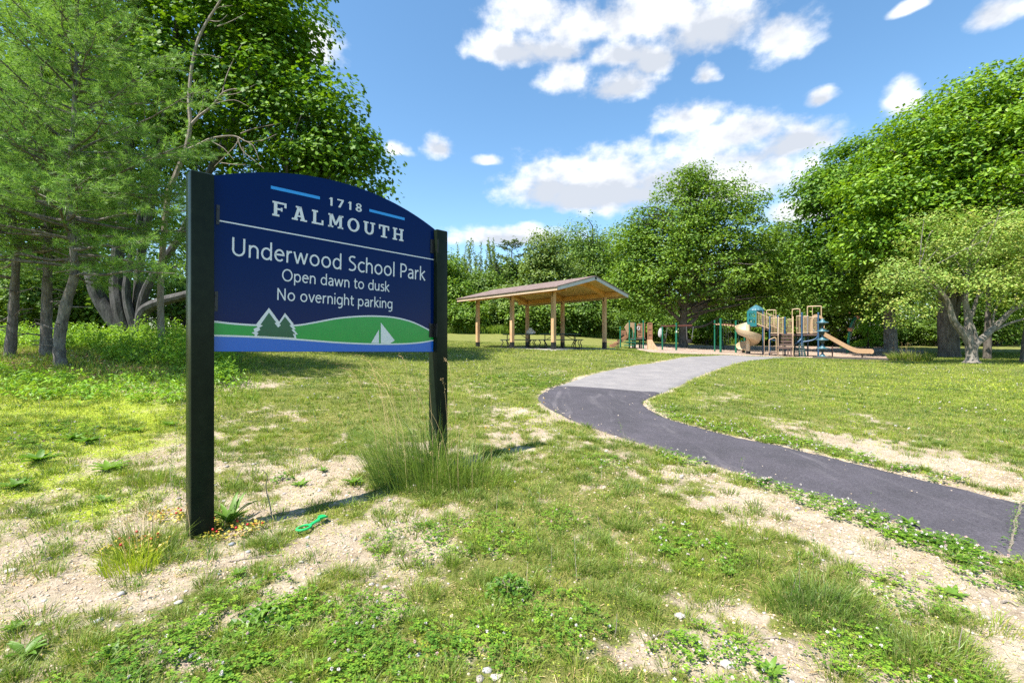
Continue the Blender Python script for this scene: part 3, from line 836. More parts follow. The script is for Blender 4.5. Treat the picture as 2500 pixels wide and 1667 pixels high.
(l0, l1), (l2, l3) = S(317, 474), S(1925, 766)
flat([[(0, l1 + .005), (BW, l3 + .005), (BW, l3 - .005), (0, l1 - .005)]], .0015, MAT['sign_white'], 'dividing_line', panel)
# slab-serif capitals drawn as stems, bars and serifs on a unit square
SLAB_L = {
    'F': ([(.10, 0, .32, 1), (0, 0, .46, .13), (0, .87, .92, 1), (.78, .66, .92, 1), (.32, .44, .62, .57), (.55, .38, .66, .64)], .95),
    'A': ([[(.12, 0), (.33, 0), (.60, 1), (.40, 1)], [(.68, 0), (.93, 0), (.65, 1), (.44, 1)], (.28, .25, .74, .37), (0, 0, .42, .12), (.58, 0, 1.06, .12), (.26, .88, .64, 1)], 1.06),
    'L': ([(.10, 0, .32, 1), (0, 0, .86, .13), (0, .87, .44, 1), (.72, 0, .86, .36)], .88),
    'M': ([(.10, 0, .28, 1), (.86, 0, 1.07, 1), [(.10, 1), (.34, 1), (.64, .30), (.52, .18)], [(.84, 1), (1.07, 1), (.62, .18), (.52, .30)], (0, 0, .40, .12), (.74, 0, 1.18, .12), (0, .88, .30, 1), (.88, .88, 1.18, 1)], 1.18),
    'T': ([(.36, 0, .60, 1), (.20, 0, .76, .12), (0, .87, .96, 1), (0, .64, .13, 1), (.83, .64, .96, 1)], .96),
    'H': ([(.10, 0, .32, 1), (.74, 0, .96, 1), (.32, .44, .74, .57), (0, 0, .44, .12), (.62, 0, 1.06, .12), (0, .88, .44, 1), (.62, .88, 1.06, 1)], 1.06),
    'U': ([(.10, .30, .32, 1), (.72, .30, .90, 1), (0, .88, .44, 1), (.58, .88, 1.02, 1), ('arc', .50, .36, .40, .36, .18, .22, 180, 360)], 1.02),
    'O': ([('arc', .5, .5, .5, .52, .28, .38, 0, 360)], 1.0),
    '1': ([(.16, 0, .36, 1), [(0, .72), (.16, .80), (.36, 1), (.16, 1)]], .40),
    '7': ([(0, .84, .64, 1), [(.10, 0), (.32, 0), (.64, .86), (.44, .86)]], .64),
    '8': ([('arc', .32, .27, .33, .29, .13, .13, 0, 360), ('arc', .32, .75, .29, .27, .12, .13, 0, 360)], .66),
}
def glyph_polys(ch):
    out = []
    for q in SLAB_L[ch][0]:
        if isinstance(q, list): out.append(q)
        elif q[0] == 'arc':
            _, cx, cy, rx, ry, ix, iy, t0, t1 = q
            th = np.radians(np.linspace(t0, t1, 33))
            for a, b in zip(th[:-1], th[1:]):
                out.append([(cx + rx * math.cos(a), cy + ry * math.sin(a)), (cx + rx * math.cos(b), cy + ry * math.sin(b)), (cx + ix * math.cos(b), cy + iy * math.sin(b)), (cx + ix * math.cos(a), cy + iy * math.sin(a))])
        else:
            x0, y0, x1, y1 = q; out.append([(x0, y0), (x1, y0), (x1, y1), (x0, y1)])
    return out
def slab_word(word, left, right, height, gap):
    (a0, b0), (a1, b1) = left, right
    tot = sum(SLAB_L[c][1] for c in word) + gap * (len(word) - 1)
    sx = (a1 - a0) / tot; x = 0; polys = []
    for c in word:
        for pl in glyph_polys(c):
            polys.append([(a0 + (x + u) * sx, b0 + (b1 - b0) * ((x + u) / tot) + v * height) for u, v in pl])
        x += SLAB_L[c][1] + gap
    return polys
fl, fr = S(737, 440), S(1703, 632)
fh = (S(740, 335)[1] - S(737, 440)[1] + S(1703, 543)[1] - S(1703, 632)[1]) / 2
flat(slab_word('FALMOUTH', fl, fr, fh, .34), .0015, MAT['sign_white'], 'lettering', panel, .0003)
nl, nr_ = S(1153, 366), S(1397, 418)
flat(slab_word('1718', nl, nr_, S(1160, 303)[1] - S(1153, 363)[1], .42), .0015, MAT['sign_white'], 'lettering', panel, .0003)
# the plain lettering, in a humanist sans drawn as strokes: each stroke is a centre line of a 1000-unit letter
def arc(cx, cy, rx, ry, t0, t1, n=14):
    return [(cx + rx * math.cos(math.radians(t)), cy + ry * math.sin(math.radians(t))) for t in np.linspace(t0, t1, n)]
XH = 520
GL = {
    'U': ([[(70, 714)] + [(70, 250)] + arc(270, 250, 200, 215, 180, 360) + [(470, 714)]], 620),
    'n': ([[(60, 0), (60, 500)], [(60, 330)] + arc(210, 300, 150, 178, 160, 0)[:] + [(360, 0)]], 480),
    'd': ([arc(225, 248, 175, 220, 60, 325, 26), [(400, 740), (400, 0)], [(312, 438), (400, 380)], [(368, 122), (400, 160)]], 520),
    'e': ([[(55, 285), (395, 285)] + arc(225, 258, 172, 222, 8, 318, 30)], 490),
    'r': ([[(60, 0), (60, 500)], [(60, 300), (95, 400), (160, 462), (255, 468)]], 325),
    'w': ([[(25, 505), (165, 15)], [(165, 15), (310, 490)], [(310, 490), (455, 15)], [(455, 15), (595, 505)]], 690),
    'o': ([arc(240, 252, 190, 222, 0, 360, 30)], 540),
    'S': ([[(370, 650), (320, 672), (240, 680), (150, 660), (90, 600), (85, 530), (120, 460), (200, 410), (290, 360), (370, 300), (395, 220), (375, 130), (310, 65), (220, 38), (130, 45), (60, 75)]], 500),
    'c': ([arc(245, 252, 190, 222, 48, 312, 26)], 430),
    'h': ([[(60, 0), (60, 740)], [(60, 330)] + arc(210, 300, 150, 178, 160, 0) + [(360, 0)]], 480),
    'l': ([[(60, 0), (60, 740)]], 180),
    'P': ([[(65, 0), (65, 690), (215, 690)] + arc(215, 505, 175, 185, 88, -88, 16) + [(65, 320)]], 480),
    'a': ([[(70, 440), (140, 474), (230, 474), (310, 440), (335, 360), (335, 0)], [(335, 290), (210, 285), (110, 250), (62, 180), (62, 110), (100, 50), (175, 30), (260, 60), (320, 130), (335, 170)]], 450),
    'k': ([[(60, 0), (60, 740)], [(350, 505), (75, 262)], [(110, 290), (365, 0)]], 440),
    'O': ([arc(330, 357, 285, 335, 0, 360, 36)], 720),
    'p': ([arc(240, 252, 185, 222, 215, -40 + 160, 2)[:0] + arc(235, 252, 180, 222, 145, -140, 26), [(60, -210), (60, 500)], [(60, 340), (95, 392)], [(60, 165), (100, 110)]], 520),
    't': ([[(110, 650), (110, 130), (130, 60), (190, 30), (275, 42)], [(15, 468), (270, 468)]], 320),
    'u': ([[(60, 505), (60, 200)] + arc(200, 200, 140, 168, 180, 330, 12) + [(355, 170)], [(360, 505), (360, 0)]], 470),
    's': ([[(300, 448), (240, 474), (160, 472), (90, 440), (75, 370), (120, 310), (210, 268), (300, 215), (318, 130), (270, 55), (180, 30), (100, 36), (45, 62)]], 390),
    'N': ([[(70, 0), (70, 714)], [(75, 690), (485, 25)], [(490, 714), (490, 0)]], 640),
    'v': ([[(25, 505), (205, 15)], [(205, 15), (385, 505)]], 440),
    'i': ([[(60, 0), (60, 505)], [(60, 640), (60, 725)]], 180),
    'g': ([arc(225, 252, 175, 220, 60, 325, 26), [(400, 500), (400, -40)] + arc(235, -40, 165, 160, 0, -125, 14), [(312, 442), (400, 385)], [(368, 122), (400, 160)]], 520),
    ' ': ([], 250),
}
def stroke_polys(line, w0):
    """quads for one centre line, mitred"""
    p = np.array(line, float); keep = np.r_[True, np.linalg.norm(np.diff(p, axis=0), axis=1) > 1]; p = p[keep]
    t = nrm(np.diff(p, axis=0)); nn = np.c_[-t[:, 1], t[:, 0]]
    m = np.r_[nn[:1], nrm(nn[:-1] + nn[1:]), nn[-1:]]
    k = np.r_[1, 1 / np.maximum(.5, (m[1:-1] * nn[:-1]).sum(1)), 1]
    if np.hypot(*(p[0] - p[-1])) < 1:
        m[0] = m[-1] = nrm(nn[0] + nn[-1])
    l = p + m * (k * w0 / 2)[:, None]; r = p - m * (k * w0 / 2)[:, None]
    return [[tuple(l[i]), tuple(r[i]), tuple(r[i + 1]), tuple(l[i + 1])] for i in range(len(p) - 1)]
def sans_line(text, left, right, cap, weight, off=.0015):
    (a0, b0), (a1, b1) = left, right
    last = text[-1]; tot = sum(GL[c][1] for c in text)
    ink = tot - 75 - 30
    sx = (a1 - a0) / ink; sy = cap / 714; x = -40; polys = []; layer = []
    for c in text:
        for i, ln_ in enumerate(GL[c][0]):
            for pl in stroke_polys(ln_, weight):
                polys.append([(a0 + (x + u) * sx, b0 + (b1 - b0) * ((x + u) / ink) + v * sy) for u, v in pl]); layer.append(i)
        x += GL[c][1]
    mb = MB()
    for pl, i in zip(polys, layer):
        mb.face([bd(a, b, off + .0003 * i) for a, b in pl])
    return mb.build('lettering', MAT['sign_white'], panel, smooth=False)
capU = S(445, 598)[1] - S(445, 736)[1]
sans_line('Underwood School Park', S(442, 735), S(1862, 920), capU * .98, 74)
capO = S(850, 838)[1] - S(850, 925)[1]
sans_line('Open dawn to dusk', S(813, 921), S(1598, 1003), capO, 78)
sans_line('No overnight parking', S(775, 1062), S(1622, 1126), capO, 78)
# black brackets that hold the panel
for a, zc in ((.03, .98), (.03, .36), (BW - .03, 1.08), (BW - .03, .22)):
    mb = MB()
    mb.box(bd(a if a > 1 else .008, zc, .004), (.05 if a > 1 else .02, .006, .14), (BU, NB, BV))
    
    if a > 1: mb.box(bd(a + .03, zc, .03), (.006, .06, .14), (BU, NB, BV))
    for dz in (-.04, .04):
        mb.tube([bd(a if a > 1 else .009, zc + dz, .007), bd(a if a > 1 else .009, zc + dz, .012)], .007, 8)
        if a > 1: mb.tube([bd(a + .027, zc + dz, .04), bd(a + .02, zc + dz, .04)], .008, 8)
    mb.build('bracket', MAT['black_metal'], sign)

# ------------------------------------------------------------------ picnic pavilion
pv = thing('picnic_pavilion', pav(0, 0, PZ), 'open timber picnic pavilion with a brown shingled gable roof', 'pavilion')
MB().prism([pav(a, b, PZ - .25) for a, b in ((-3.3, -2.2), (3.4, -2.2), (3.4, 2.25), (-3.3, 2.25))], (0, 0, .25)).build('slab', MAT['concrete'], pv)
RX0, RX1, RB, RID, EAV = -3.9, 3.9, 2.66, 4.47, 3.77
def roof_layer(t0, t1, x0, x1, b0, name, mat, parent):
    mb = MB(); sl = (RID - EAV) / RB
    for sg in (-1, 1):
        q = []
        for a in (x0, x1):
            q.append([pav(a, 0, RID + t0), pav(a, sg * b0, RID - sl * b0 + t0), pav(a, sg * b0, RID - sl * b0 + t1), pav(a, 0, RID + t1)])
        mb.loft(q)
    return mb.build(name, mat, parent, smooth=False)
sl_ = (RID - EAV) / RB
roof_layer(0, .035, RX0 - .03, RX1 + .03, RB + .04, 'roof', MAT['shingles'], pv)
roof_layer(-.07, -.004, RX0 + .045, RX1 - .045, RB - .045, 'ceiling', MAT['ceiling_wood'], pv)
for sg in (-1, 1):
    mb = MB().box(pav(0, sg * (RB - .02), EAV - .075 - .004), (RX1 - RX0, .04, .15), (np.r_[PU, 0], np.r_[PV, 0], UPZ))
    mb.build('fascia', MAT['fascia_wood'], pv, smooth=False)
    for x in (RX0 + .02, RX1 - .02):
        q = [pav(x - .02, 0, RID - .004), pav(x - .02, sg * (RB - .042), RID - sl_ * (RB - .042) - .004), pav(x - .02, sg * (RB - .042), RID - sl_ * (RB - .042) - .16), pav(x - .02, 0, RID - .17)]
        MB().prism(q, np.r_[PU, 0] * .04).build('rake_board', MAT['grey_paint'], pv, smooth=False)
    mb = MB().box(pav(0, sg * 1.9, EAV + sl_ * (RB - 1.9) - .20), (RX1 - RX0 - .3, .09, .22), (np.r_[PU, 0], np.r_[PV, 0], UPZ))
    mb.build('eave_beam', MAT['beam_wood'], pv, smooth=False)
MB().box(pav(RX1 + .012, 0, RID - .09), (.03, .1, .1), (np.r_[PU, 0], np.r_[PV, 0], UPZ)).build('ridge_bracket', MAT['black_metal'], pv)
for a in (-2.95, 0, 2.95):
    n = 17; bs = np.linspace(-1.84, 1.84, n)
    top = [pav(a - .06, b, RID - sl_ * abs(b) - .075) for b in bs]
    bot = [pav(a - .06, b, RID - sl_ * 1.84 - .36 + .47 * (1 - (b / 1.84) ** 2)) for b in bs]
    mb = MB()
    for i in range(n - 1):
        mb.prism([top[i], top[i + 1], bot[i + 1], bot[i]], np.r_[PU, 0] * .12)
    mb.build('arch_beam', MAT['beam_wood'], pv, smooth=False)
    for sg in (-1, 1):
        c = pav(a, sg * 1.9, 0)
        tz_ = EAV + sl_ * (RB - 1.9) - .31
        pm = MB().box(pav(a, sg * 1.9, (PZ + .02 + tz_) / 2), (.17, .17, tz_ - PZ - .02), (np.r_[PU, 0], np.r_[PV, 0], UPZ))
        po = pm.build('post', MAT['post_wood'], pv, smooth=False)
        br = MB().box(pav(a, sg * 1.9, PZ + .17), (.176, .176, .33), (np.r_[PU, 0], np.r_[PV, 0], UPZ)); MB().box(pav(a, sg * 1.9, tz_ - .10), (.05, .184, .2), (np.r_[PU, 0], np.r_[PV, 0], UPZ)).build('beam_bracket', MAT['black_metal'], po, smooth=False)
        for dz in (.08, .26):
            br.tube([pav(a - .09, sg * 1.9, PZ + dz), pav(a + .09, sg * 1.9, PZ + dz)], .014, 8)
        br.build('post_bracket', MAT['black_metal'], po, smooth=False)

def picnic_table(c, rot, L, label):
    t = thing('picnic_table', (c[0], c[1], PZ), label, 'picnic table', 'picnic tables under the pavilion')
    ax = np.array(((math.cos(rot), math.sin(rot), 0), (-math.sin(rot), math.cos(rot), 0), (0, 0, 1.)))
    def q(x, y, z): return np.array((c[0], c[1], PZ)) + ax[0] * x + ax[1] * y + UPZ * z
    tp = MB()
    for k in range(5): tp.box(q(0, -.30 + .15 * k, .76), (L, .14, .045), ax)
    tp.build('tabletop', MAT['dark_green'], t, smooth=False)
    for sg in (-1, 1):
        b = MB()
        for k in (-.07, .07): b.box(q(0, sg * .68 + k, .46), (L + .25, .13, .045), ax)
        b.build('bench', MAT['dark_green'], t, smooth=False)
    for sx in (-1, 1):
        e = sx * (L / 2 - .18); f = MB()
        for sg in (-1, 1):
            pts = [q(e + sx * .22, sg * .68, .435), q(e + sx * .15, sg * .66, .30), q(e + sx * .24, sg * .64, .16), q(e + sx * .18, sg * .62, .04), q(e, sg * .60, .025), q(e - sx * .16, sg * .62, .05), q(e - sx * .17, sg * .64, .2), q(e - sx * .02, sg * .66, .435)]
            f.tube(smoothpath(pts, 4), .024, 7)
            f.tube([q(e - sx * .08, sg * .62, .03), q(e - sx * .08, sg * .28, .735)], .022, 7)
        f.tube([q(e - sx * .08, -.68, .43), q(e - sx * .08, .68, .43)], .022, 7)
        f.tube([q(e - sx * .08, 0, .43), q(e * .25, 0, .735)], .018, 6)
        f.build('leg_frame', MAT['black_metal'], t)
    return t
picnic_table((.35, 25.3), .02, 1.75, 'dark picnic table under the pavilion, the one with a white bag on it')
picnic_table((2.55, 24.3), -.06, 2.1, 'longer dark picnic table under the pavilion, nearer the front gable')
# crumpled white bag on the table
bg_ = np.array((1.02, 25.1, PZ + .785)); rr = np.random.RandomState(5)
secs = []
for i, (r, z) in enumerate(((.14, 0), (.19, .05), (.17, .13), (.10, .21), (.05, .27), (.09, .33))):
    th = np.arange(14) * 2 * math.pi / 14; k = r * (1 + .22 * (rr.rand(14) - .5) * 2)
    secs.append(bg_ + np.c_[k * np.cos(th) * 1.35, k * np.sin(th), np.full(14, z)])
tag(MB().loft(secs).build('plastic_bag', MAT['white_paint'], None, True), 'crumpled white bag standing on a picnic table', 'bag')

# ------------------------------------------------------------------ playground: the big play structure
K4 = 28.0 * (380 / 2352) / F               # metres in one step of the enlarged view
MX0 = (1780 + 980 * 380 / 2352 - 1250) / F * 28.0
MZ0 = h(MX0, 28.0) + .02
def M4(cx, cy, d=0.0):
    """point of the enlarged playground view, d metres behind the front plane"""
    return np.array((MX0 + (cx - 980) * K4, 28.0 + d, MZ0 + (930 - cy) * K4))
ps = thing('play_structure', (MX0, 28.6, MZ0), 'large play structure with beige rails, blue posts and a teal tower', 'play structure')
DK = 594; D1 = 1.25
mb = MB()
for x0, x1 in ((690, 905), (905, 1190), (1190, 1440)):
    a = M4(x0 + 3, DK, 0); b = M4(x1 - 3, DK + 26, D1); mb.box((a + b) / 2, (b[0] - a[0], D1, .1))
mb.build('deck', MAT['brown_deck'], ps, smooth=False)
for cx, ty_, d in ((697, 335, -.02), (818, 308, D1), (930, 335, D1), (905, 350, -.02), (1190, 290, -.03), (1285, 322, D1), (1430, 295, -.02), (1440, 330, D1)):
    p = M4(cx, ty_, d); g = h(p[0], p[1])
    q = MB().tube([(p[0], p[1], g - .1), (p[0], p[1], p[2])], .055 if cx != 905 else .03, 10)
    q.lathe((p[0], p[1], p[2]), [(.065, -.03), (.065, .01), (.045, .05), (.001, .06)], 10)
    q.build('post', MAT['blue_metal'] if cx != 905 else MAT['tan_metal'], ps)
def barrier(p, q, top, bot, n, mat='tan_metal', r=.016):
    """upright bars between two slanting rails; p and q are ground-plan end points"""
    mb = MB(); p = np.asarray(p, float); q = np.asarray(q, float)
    f = lambda t, z: np.array((p[0] + (q[0] - p[0]) * t, p[1] + (q[1] - p[1]) * t, z[0] + (z[1] - z[0]) * t))
    mb.tube([f(0, top), f(1, top)], r * 1.35, 8); mb.tube([f(0, bot), f(1, bot)], r * 1.35, 8)
    for i in range(n):
        t = i / (n - 1); mb.tube([f(t, bot), f(t, top)], r, 6)
    return mb.build('barrier', MAT[mat], ps)
def bz(a, b, ta, tb, ba, bb, n, d0=0, d1=0):
    A, B = M4(a, ta, d0), M4(b, tb, d1)
    barrier(A[:2], B[:2], (M4(0, ta)[2], M4(0, tb)[2]), (M4(0, ba)[2], M4(0, bb)[2]), n)
bz(492, 688, 250, 345, 432, 510, 9, -.05, -.05); bz(628, 812, 250, 330, 420, 500, 9, D1, D1)
bz(705, 815, 345, 345, 580, 580, 6, .0, .0); bz(826, 900, 335, 345, 580, 580, 5, D1, D1)
bz(962, 1042, 360, 360, 582, 582, 5, D1, D1); bz(1215, 1282, 330, 330, 576, 576, 5, -.02, -.02); bz(1300, 1425, 345, 345, 576, 576, 8, 0, 0)
bz(1195, 1280, 335, 335, 575, 575, 5, D1, D1); bz(1110, 1180, 325, 325, 580, 580, 4, .0, .0)
# sloping bridge from the main deck up to the tower
mb = MB(); A, B = M4(497, 445, D1 / 2), M4(690, 545, D1 / 2)
mb.beam(A, B, D1 - .1, .10); mb.build('bridge', MAT['brown_deck'], ps, smooth=False)
# teal tower
TX0, TX1 = M4(342, 0)[0], M4(600, 0)[0]; ty0, ty1 = 27.95, 29.05; zt0, zt1 = M4(0, 472)[2], M4(0, 228)[2]
def slot_panel(p, q, z0, z1, rows, name='tower_panel'):
    """panel with slanted openings: frame plus diagonal bars"""
    p = np.array((*p, 0.)); q = np.array((*q, 0.)); mb = MB(); L = np.linalg.norm(q - p); u = (q - p) / L; nv = np.cross(u, UPZ)
    fr = lambda s, z: p + u * s + UPZ * z
    for s0, s1, a, b in ((0, .10, z0, z1), (L - .10, L, z0, z1)):
        mb.prism([fr(s0, a), fr(s1, a), fr(s1, b), fr(s0, b)], nv * .05)
    for a, b in ((z0, z0 + .22), (z1 - .12, z1), ((z0 + z1) / 2 - .02, (z0 + z1) / 2 + .09)):
        mb.prism([fr(.10, a), fr(L - .10, a), fr(L - .10, b), fr(.10, b)], nv * .05)
    for zz0, zz1 in ((z0 + .22, (z0 + z1) / 2 - .02), ((z0 + z1) / 2 + .09, z1 - .12)):
        for k in range(rows):
            s = .10 + (L - .28) * k / rows; w = (L - .2) / rows * .48
            mb.prism([fr(s, zz0), fr(min(L - .1, s + w), zz0), fr(min(L - .1, s + w + .12), zz1), fr(min(L - .1 - .01, s + .12), zz1)], nv * .045)
    return mb.build(name, MAT['teal_plastic'], ps, smooth=False)
slot_panel((TX0, ty0), (M4(488, 0)[0], ty0), zt0, zt1, 3)
slot_panel((TX0, ty1), (TX0, ty0), zt0 + .15, zt1, 4)
MB().box(((TX0 + TX1) / 2, (ty0 + ty1) / 2 + .06, zt0 + .03), (TX1 - TX0 - .06, .9, .08)).build('deck', MAT['brown_deck'], ps, smooth=False)
mb = MB()
cx_, cy_ = (TX0 + TX1) / 2, (ty0 + ty1) / 2
zz = [(.56, zt1 - .05), (.60, zt1 + .03), (.57, zt1 + .09), (.44, zt1 + .20), (.25, zt1 + .31), (.05, zt1 + .40), (.001, zt1 + .41)]
secs = []
for r, z in zz:
    th = np.arange(64) * 2 * math.pi / 64; k = 1 + .035 * np.cos(th * 12) * (1 if z > zt1 + .05 else .2)
    secs.append(np.c_[cx_ + r * k * np.cos(th) * .93, cy_ + r * k * np.sin(th) * .93, np.full(64, z)])
mb.loft(secs); mb.build('tower_roof', MAT['blue_plastic'], ps)
mb = MB()
for x in (TX0 + .05, TX1 - .05):
    for y in (ty0 + .12, ty1 - .05):
        mb = MB(); mb.tube([(x, y, h(x, y) - .1), (x, y, zt1)], .05, 10); mb.build('post', MAT['blue_metal'] if x > TX0 + .1 else MAT['teal_plastic'], ps)
# spiral slide around its own mast
sc_ = M4(355, 0, -.35); SX, SY = sc_[0], 27.65
prof = [(.16, .10), (.20, .02), (.42, -.02), (.66, .04), (.80, .20), (.85, .40), (.89, .40), (.845, .15), (.70, -.03), (.42, -.09), (.16, -.03)]
secs = []
nS = 64
for i in range(nS + 1):
    t = i / nS; th = math.radians(80 + 445 * t)
    z = M4(0, 478)[2] + (MZ0 + .36 - M4(0, 478)[2]) * (t ** .95 if t < .9 else .9 ** .95 + (t - .9) * .55)
    ca, sa = math.cos(th), math.sin(th)
    secs.append(np.array([(SX + r * ca, SY + r * sa, z + q * (1 if t < .94 else 1 - (t - .94) * 6)) for r, q in prof]))
MB().loft(secs).build('spiral_slide', MAT['cream_plastic'], ps)
mb = MB().tube([(SX, SY, h(SX, SY) - .1), (SX, SY, M4(0, 445)[2])], .14, 14); mb.build('slide_mast', MAT['cream_plastic'], ps)
MB().tube([(SX, SY, h(SX, SY) - .1), (SX, SY, h(SX, SY) + .24)], .15, 12).build('slide_base', MAT['black_metal'], ps)
# stairs coming forward from the deck
for i in range(5):
    z = M4(0, 594)[2] - (i + .0) * .195; y = 28.0 - .02 - .24 * i
    st = MB().box((M4(950, 0)[0] - .02 * i, y - .12, z - .02), (.84, .25, .05)); st.box((M4(950, 0)[0] - .02 * i, y - .245 + .012, z - .085), (.82, .02, .075))
    st.build('step', MAT['brown_deck'], ps, smooth=False)
mb = MB()
for cx in (850, 1045):
    a = M4(cx, 600, -.0); b = np.array((a[0], 26.82, M4(0, 800)[2] - .02)); mb.beam(a, b, .05, .18)
for cx in (985, 1030):
    p = M4(cx, 0); mb.beam((p[0], 26.85, MZ0 - .1), (p[0], 26.85, M4(0, 800)[2]), .07, .09, (1, 0, 0))
mb.build('stringer', MAT['brown_deck'], ps, smooth=False)
for cx in (838, 1058):
    x = M4(cx, 0)[0]
    zt, zb = M4(0, 335)[2], M4(0, 594)[2]
    ln_ = [np.array((x, 28.05, zt)), np.array((x, 27.82, zt)), np.array((x, 26.9, zt - 1.02)), np.array((x, 26.78, zt - 1.2))]
    mb = MB(); mb.tube(ln_, .024, 8); mb.tube([np.array((x, 28.05, zb + .05)), np.array((x, 26.9, zb - .82))], .02, 8)
    for t in np.linspace(.05, .98, 9):
        y = 28.0 - 1.1 * t; za = zt if y > 27.82 else zt - (27.82 - y) * 1.11
        mb.tube([(x, y, zb + .05 - (28.05 - y) * .757), (x, y, za)], .014, 6)
    mb.tube([(x, 26.8, MZ0 - .1), (x, 26.8, zt - 1.18)], .024, 8)
    mb.build('handrail', MAT['tan_metal'], ps)
    MB().prism([(x, 27.75, zt - .08), (x, 26.95, zt - .98), (x, 26.95, zb - .74), (x, 27.75, zb - .18)], (.018, 0, 0)).build('handrail_panel', MAT['rail_panel'], ps, smooth=False)
# low transfer step with its loop
mb = MB(); A, B = M4(685, 872, -.5), M4(830, 885, .15); mb.box((A + B) / 2, (B[0] - A[0], .6, .06)); mb.box(M4(745, 925, -.35) , (.45, .4, .05)); mb.beam(M4(735, 935, -.4), M4(735, 880, -.4), .05, .05, (1, 0, 0)); mb.beam(M4(830, 940, -.1), M4(830, 880, -.1), .05, .05, (1, 0, 0))
mb.build('step', MAT['brown_deck'], ps, smooth=False)
def loop(a, b, top, bot, d, r=.026, skew=0, name='grab_rail'):
    rad = 26
    pts = [M4(a, bot, d), M4(a, top + rad + skew, d), M4(a + 7, top + 8 + skew, d), M4(a + rad, top + skew * .8, d), M4(b - rad, top, d), M4(b - 7, top + 8, d), M4(b, top + rad, d), M4(b, bot - 5, d)]
    return MB().tube(smoothpath(pts, 4), r, 8).build(name, MAT['tan_metal'], ps)
loop(693, 803, 650, 885, -.45, .024, 25); loop(626, 782, 202, 470, D1 + .35, .028); loop(1046, 1162, 216, 590, .35, .028); loop(1280, 1488, 170, 585, D1, .034)
MB().tube([M4(612, 250, -.2), M4(612, 935, -.2)], .022, 8).build('fire_pole', MAT['tan_metal'], ps)
MB().tube([M4(745, 202, D1 + .35), M4(745, 470, D1 + .4)], .018, 8).build('fire_pole', MAT['tan_metal'], ps)
MB().tube([M4(1355, 172, D1), M4(1355, 590, D1)], .02, 8).build('fire_pole', MAT['tan_metal'], ps)
# hood over the slide, an arch of tan plastic
out = [(1318, 590), (1318, 430), (1345, 335), (1380, 302), (1430, 302), (1500, 345), (1528, 430), (1528, 560), (1528, 590)]
inn = [(1500, 590), (1500, 545), (1495, 440), (1478, 372), (1425, 345), (1385, 345), (1362, 380), (1350, 440), (1350, 590)]
mb = MB(); so = smoothpath([M4(x, y, .75) for x, y in out], 4); si = smoothpath([M4(x, y, .75) for x, y in inn[::-1]], 4)
for i in range(len(so) - 1):
    mb.prism([so[i], so[i + 1], si[i + 1], si[i]], (0, .16, 0))
mb.build('slide_hood', MAT['tan_plastic'], ps)
# straight slide to the right
cl = smoothpath([M4(1490, 604, .45), M4(1560, 650, .43), M4(1800, 790, .36), M4(1920, 850, .32), M4(2000, 868, .3), M4(2150, 872, .27)], 6)
secs = []
for i, p in enumerate(cl):
    pr = [(-.30, .24), (-.25, .24), (-.24, .03), (.24, .03), (.25, .24), (.30, .24), (.29, -.03), (-.29, -.03)]
    secs.append(np.array([(p[0], p[1] + s, p[2] + q) for s, q in pr]))
MB().loft(secs).build('slide', MAT['tan_plastic'], ps, sharp=30)
e = M4(2150, 872, .27)
MB().tube([e + (.02, -.3, .10), e + (.02, .3, .10)], .14, 12).build('slide_lip', MAT['tan_plastic'], ps)
for cx, t in ((1635, 765), (2045, 890)):
    p = M4(cx, t, .36); MB().tube([(p[0], p[1], h(p[0], p[1]) - .1), p], .04, 8).build('slide_support', MAT['brown_deck'], ps)
# dark climbing panel with two columns of rungs under the deck, and curved blue beams
mb = MB()
for cx0, cx1 in ((1085, 1060), (1145, 1155), (1205, 1245)):
    mb.tube(smoothpath([M4(cx0 + 20, 640, .1), M4(cx0 + 5, 760, .0), M4(cx1, 950, -.25)], 5), .055, 8)
for k in range(7):
    t = k / 6; y = 742 + 190 * t
    mb.tube([M4(1080 - 12 * t, y, -.05 - .18 * t), M4(1212 + 30 * t, y, -.05 - .18 * t)], .03, 7)
mb.build('climbing_ladder', MAT['dark_green'], ps)
for d in (0, .5):
    MB().tube(smoothpath([M4(1085, 790, d), M4(1110, 742, d), M4(1200, 715, d), M4(1340, 690, d), M4(1410, 650, d), M4(1428, 590, d)], 5), .045, 8).build('curved_beam', MAT['blue_metal'], ps)
MB().tube(smoothpath([M4(1190, 600, -.03), M4(1185, 660, -.05), M4(1150, 700, -.1), M4(1090, 745, -.1)], 5), .05, 8).build('curved_beam', MAT['blue_metal'], ps)
for a, b in ((700, 760),):
    MB().tube(smoothpath([M4(697, 600, 0), M4(705, 665, 0), M4(760, 690, .1), M4(815, 690, .3)], 5), .045, 8).build('curved_beam', MAT['blue_metal'], ps)

# the structure faces the viewer, not the picture plane
TH = math.atan2(MX0, 28.0)
ps.rotation_euler = (0, 0, -TH); ps.scale = (math.cos(TH), 1, 1)
def turned(p):
    lx, ly = (p[0] - MX0) * math.cos(TH), p[1] - 28.6
    return np.array((MX0 + lx * math.cos(TH) + ly * math.sin(TH), 28.6 - lx * math.sin(TH) + ly * math.cos(TH), p[2]))

